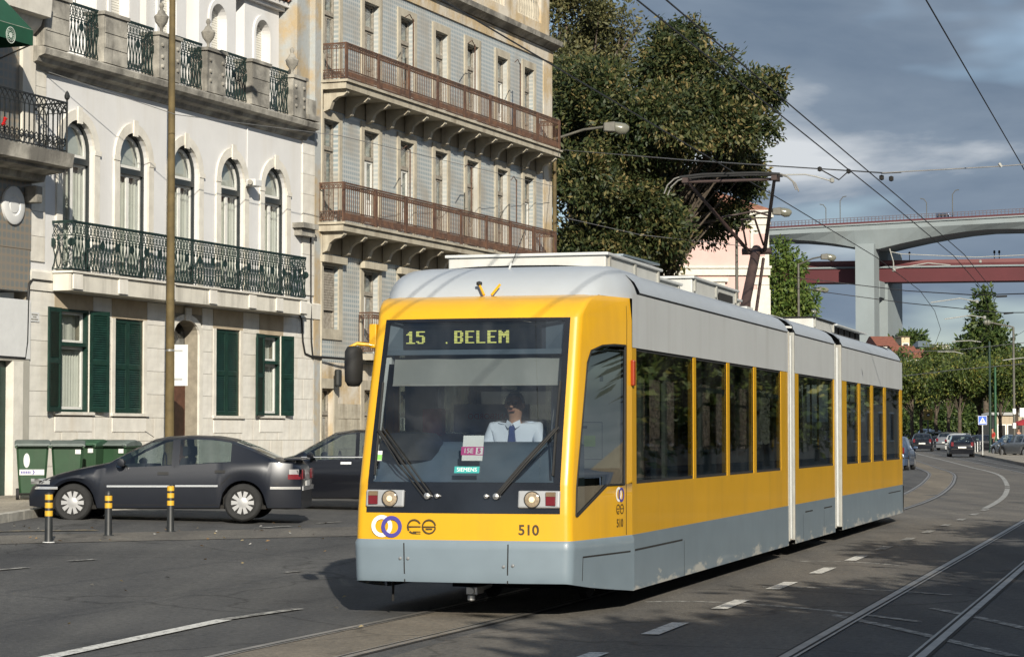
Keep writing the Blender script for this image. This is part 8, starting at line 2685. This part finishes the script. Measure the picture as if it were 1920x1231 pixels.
# crossing sign
Ds = 150.0; X = px_x(1841.5, Ds); g0 = gz(X, Ds) + 0.14
t = thing('crossing_sign', 'blue square crossing sign with white triangle on a grey post', 'sign', (X, Ds, g0))
zc = px_z(787.5, Ds) - g0
mb = MB(); mb.tube([(0, 0.03, 0), (0, 0.03, zc + 0.2)], 0.035, 8); mb.build('post', m_lightgrey, t)
m_sblue = M('sign_blue', (0.02, 0.10, 0.50), 0.4, var=0.04)
mb = MB(); mb.box(-0.29, 0.29, -0.02, 0.0, zc - 0.29, zc + 0.29); pb_ = mb.build('sign_plate', m_paper, t, bevel=0.01)
mb = MB(); mb.box(-0.265, 0.265, -0.026, -0.02, zc - 0.265, zc + 0.265); mb.build('blue_field', m_sblue, pb_)
mb = MB(); mb.prism([(-0.21, -0.027, zc - 0.19), (0.21, -0.027, zc - 0.19), (0, -0.027, zc + 0.2)], [(-0.21, -0.031, zc - 0.19), (0.21, -0.031, zc - 0.19), (0, -0.031, zc + 0.2)]); mb.build('white_triangle', m_paper, pb_)
mb = MB(); mb.lathe([(0, -0.002), (0.025, -0.002), (0, 0.002)], (0, -0.033, zc + 0.06), 8, 'y'); mb.tube([(0, -0.034, zc + 0.03), (0, -0.034, zc - 0.05), (-0.05, -0.034, zc - 0.14)], 0.014, 4); mb.tube([(0, -0.034, zc - 0.05), (0.05, -0.034, zc - 0.14)], 0.014, 4); mb.tube([(-0.05, -0.034, zc - 0.02), (0.05, -0.034, zc - 0.02)], 0.011, 4)
mb.build('walking_figure', m_rubber, pb_)
# yellow-brown information board
Ds = 215.0; X = px_x(1739.5, Ds); g0 = gz(X, Ds)
t = thing('information_board', 'yellow brown square board with dark disc in front of the trees', 'sign', (X, Ds, g0)); zc = px_z(777, Ds) - g0
mb = MB(); mb.box(-0.42, 0.42, -0.08, 0.08, zc - 0.5, zc + 0.5); b0 = mb.build('board', M('ochre_board', (0.26, 0.19, 0.05), 0.6), t)
mb = MB(); mb.lathe([(0.18, 0), (0.17, -0.02), (0, -0.025)], (0, -0.08, zc), 16, 'y'); mb.build('dark_disc', m_rubber, b0)
mb = MB(); mb.box(-0.1, 0.1, -0.115, -0.105, zc - 0.08, zc + 0.02); mb.build('white_mark', m_paper, b0)
mb = MB(); mb.box(-0.05, 0.05, -0.05, 0.05, 0, zc - 0.5); mb.build('post', m_lampgrey, t)
for i, (px, py) in enumerate(((1828, 849), (1833, 848), (1838, 848), (1876, 857))):
    X, Y = gp(px, py)
    t = thing('thin_bollard', ['thin grey bollard left of the crossing sign', 'thin grey bollard next to the crossing sign', 'thin grey bollard right behind the crossing sign', 'dark bollard on the island near the silver car'][i], 'bollard', (X, Y, gz(X, Y)), 0, 'far bollards')
    mb = MB(); h = 0.85 if i < 3 else 0.95; mb.lathe([(0.05, 0), (0.045, h - 0.05), (0.03, h), (0, h + 0.01)], (0, 0, 0.0), 10); mb.build('post', m_lightgrey if i < 3 else m_rubber, t)
    mb = MB(); mb.lathe([(0.08, 0), (0.075, 0.03), (0.05, 0.04)], (0, 0, 0), 10); mb.build('foot', m_rubber, t)
# parasol with cafe sign
Ds = 168.0; X = px_x(1922, Ds); g0 = gz(X, Ds)
t = thing('parasol', 'red cafe parasol at the right edge', 'parasol', (X, Ds, g0)); zc = px_z(784, Ds) - g0
mb = MB(); n = 8; rim = [(1.0 * math.cos(2 * math.pi * k / n), 1.0 * math.sin(2 * math.pi * k / n), zc - 0.35) for k in range(n)]
for k in range(n): mb.add([rim[k], rim[(k + 1) % n], (0, 0, zc)], [(0, 1, 2)]); mb.add([rim[k], rim[(k + 1) % n], (rim[(k + 1) % n][0], rim[(k + 1) % n][1], zc - 0.5), (rim[k][0], rim[k][1], zc - 0.5)], [(0, 1, 2, 3)])
mb.build('canopy', M('red_canvas', (0.30, 0.02, 0.025), 0.8), t)
mb = MB(); mb.tube([(0, 0, 0), (0, 0, zc)], 0.025, 8); mb.lathe([(0.3, 0), (0.28, 0.08), (0.04, 0.1)], (0, 0, 0), 14); mb.build('pole', m_lightgrey, t)
Ds = 176.0; X = px_x(1917, Ds); g0 = gz(X, Ds)
t = thing('shop_sign', 'white upright sign box above the red parasol', 'sign', (X, Ds, g0)); zc = px_z(773, Ds) - g0
mb = MB(); mb.box(-0.24, 0.24, -0.1, 0.1, zc - 0.35, zc + 0.35); b0 = mb.build('box', m_paper, t, bevel=0.02)
mb = MB(); mb.box(0.12, 0.2, -0.104, -0.1, zc - 0.3, zc + 0.3); mb.build('red_stripe', m_red, b0)
mb = MB(); mb.box(-0.06, 0.06, -0.06, 0.06, 0, zc - 0.35); mb.build('post', m_lampgrey, t)


def walker(label, px, D, top_m, leg_m, yaw):
    X = px_x(px, D); g0 = gz(X, D) + 0.14
    t = thing('person', label, 'person', (X, D, g0), R(yaw), 'people by the parasol')
    V = [(0, 0, 0.95), (0, 0, 1.15), (0, 0, 1.38), (0, 0, 1.5), (0, -0.01, 1.58), (0, -0.02, 1.70), (-0.19, 0, 1.40), (-0.24, 0.02, 1.12), (-0.23, -0.08, 0.86), (0.19, 0, 1.40), (0.24, 0.02, 1.12), (0.23, -0.08, 0.86), (-0.09, 0, 0.88), (-0.10, -0.02, 0.5), (-0.10, 0.02, 0.08), (0.09, 0, 0.88), (0.10, -0.02, 0.5), (0.10, 0.02, 0.08), (-0.10, -0.14, 0.04), (0.10, -0.14, 0.04)]
    E = [(0, 1), (1, 2), (2, 3), (3, 4), (4, 5), (2, 6), (6, 7), (7, 8), (2, 9), (9, 10), (10, 11), (0, 12), (12, 13), (13, 14), (0, 15), (15, 16), (16, 17), (14, 18), (17, 19)]
    Rr = [(0.14, 0.10), (0.13, 0.09), (0.14, 0.10), 0.055, (0.075, 0.085), (0.08, 0.09), 0.055, 0.042, 0.03, 0.055, 0.042, 0.03, 0.08, 0.06, 0.045, 0.08, 0.06, 0.045, 0.035, 0.035]
    skinned('body', V, E, Rr, m_skin, t, 0, 1)
    skinned('shirt', V[:3] + V[6:8] + V[9:11], [(0, 1), (1, 2), (2, 3), (3, 4), (2, 5), (5, 6)], [(0.16, 0.12), (0.15, 0.11), (0.165, 0.12), 0.07, 0.055, 0.07, 0.055], top_m, t, 0, 1)
    skinned('trousers', [V[0]] + V[12:18], [(0, 1), (1, 2), (2, 3), (0, 4), (4, 5), (5, 6)], [(0.155, 0.115), 0.095, 0.075, 0.06, 0.095, 0.075, 0.06], leg_m, t, 0, 1)
    head(t, (0, -0.015, 1.655), m_dkhair)
    hand(t, (-0.23, -0.08, 0.86), (0, -0.2, -1), 1); hand(t, (0.23, -0.08, 0.86), (0, -0.2, -1), -1)
    return t


walker('person in dark clothes standing under the red parasol', 1909, 160, m_trouser, m_trouser, 15)
walker('person in red top standing by the green masts', 1860, 172, M('red_top', (0.4, 0.03, 0.02), 0.8), m_trouser, -60)
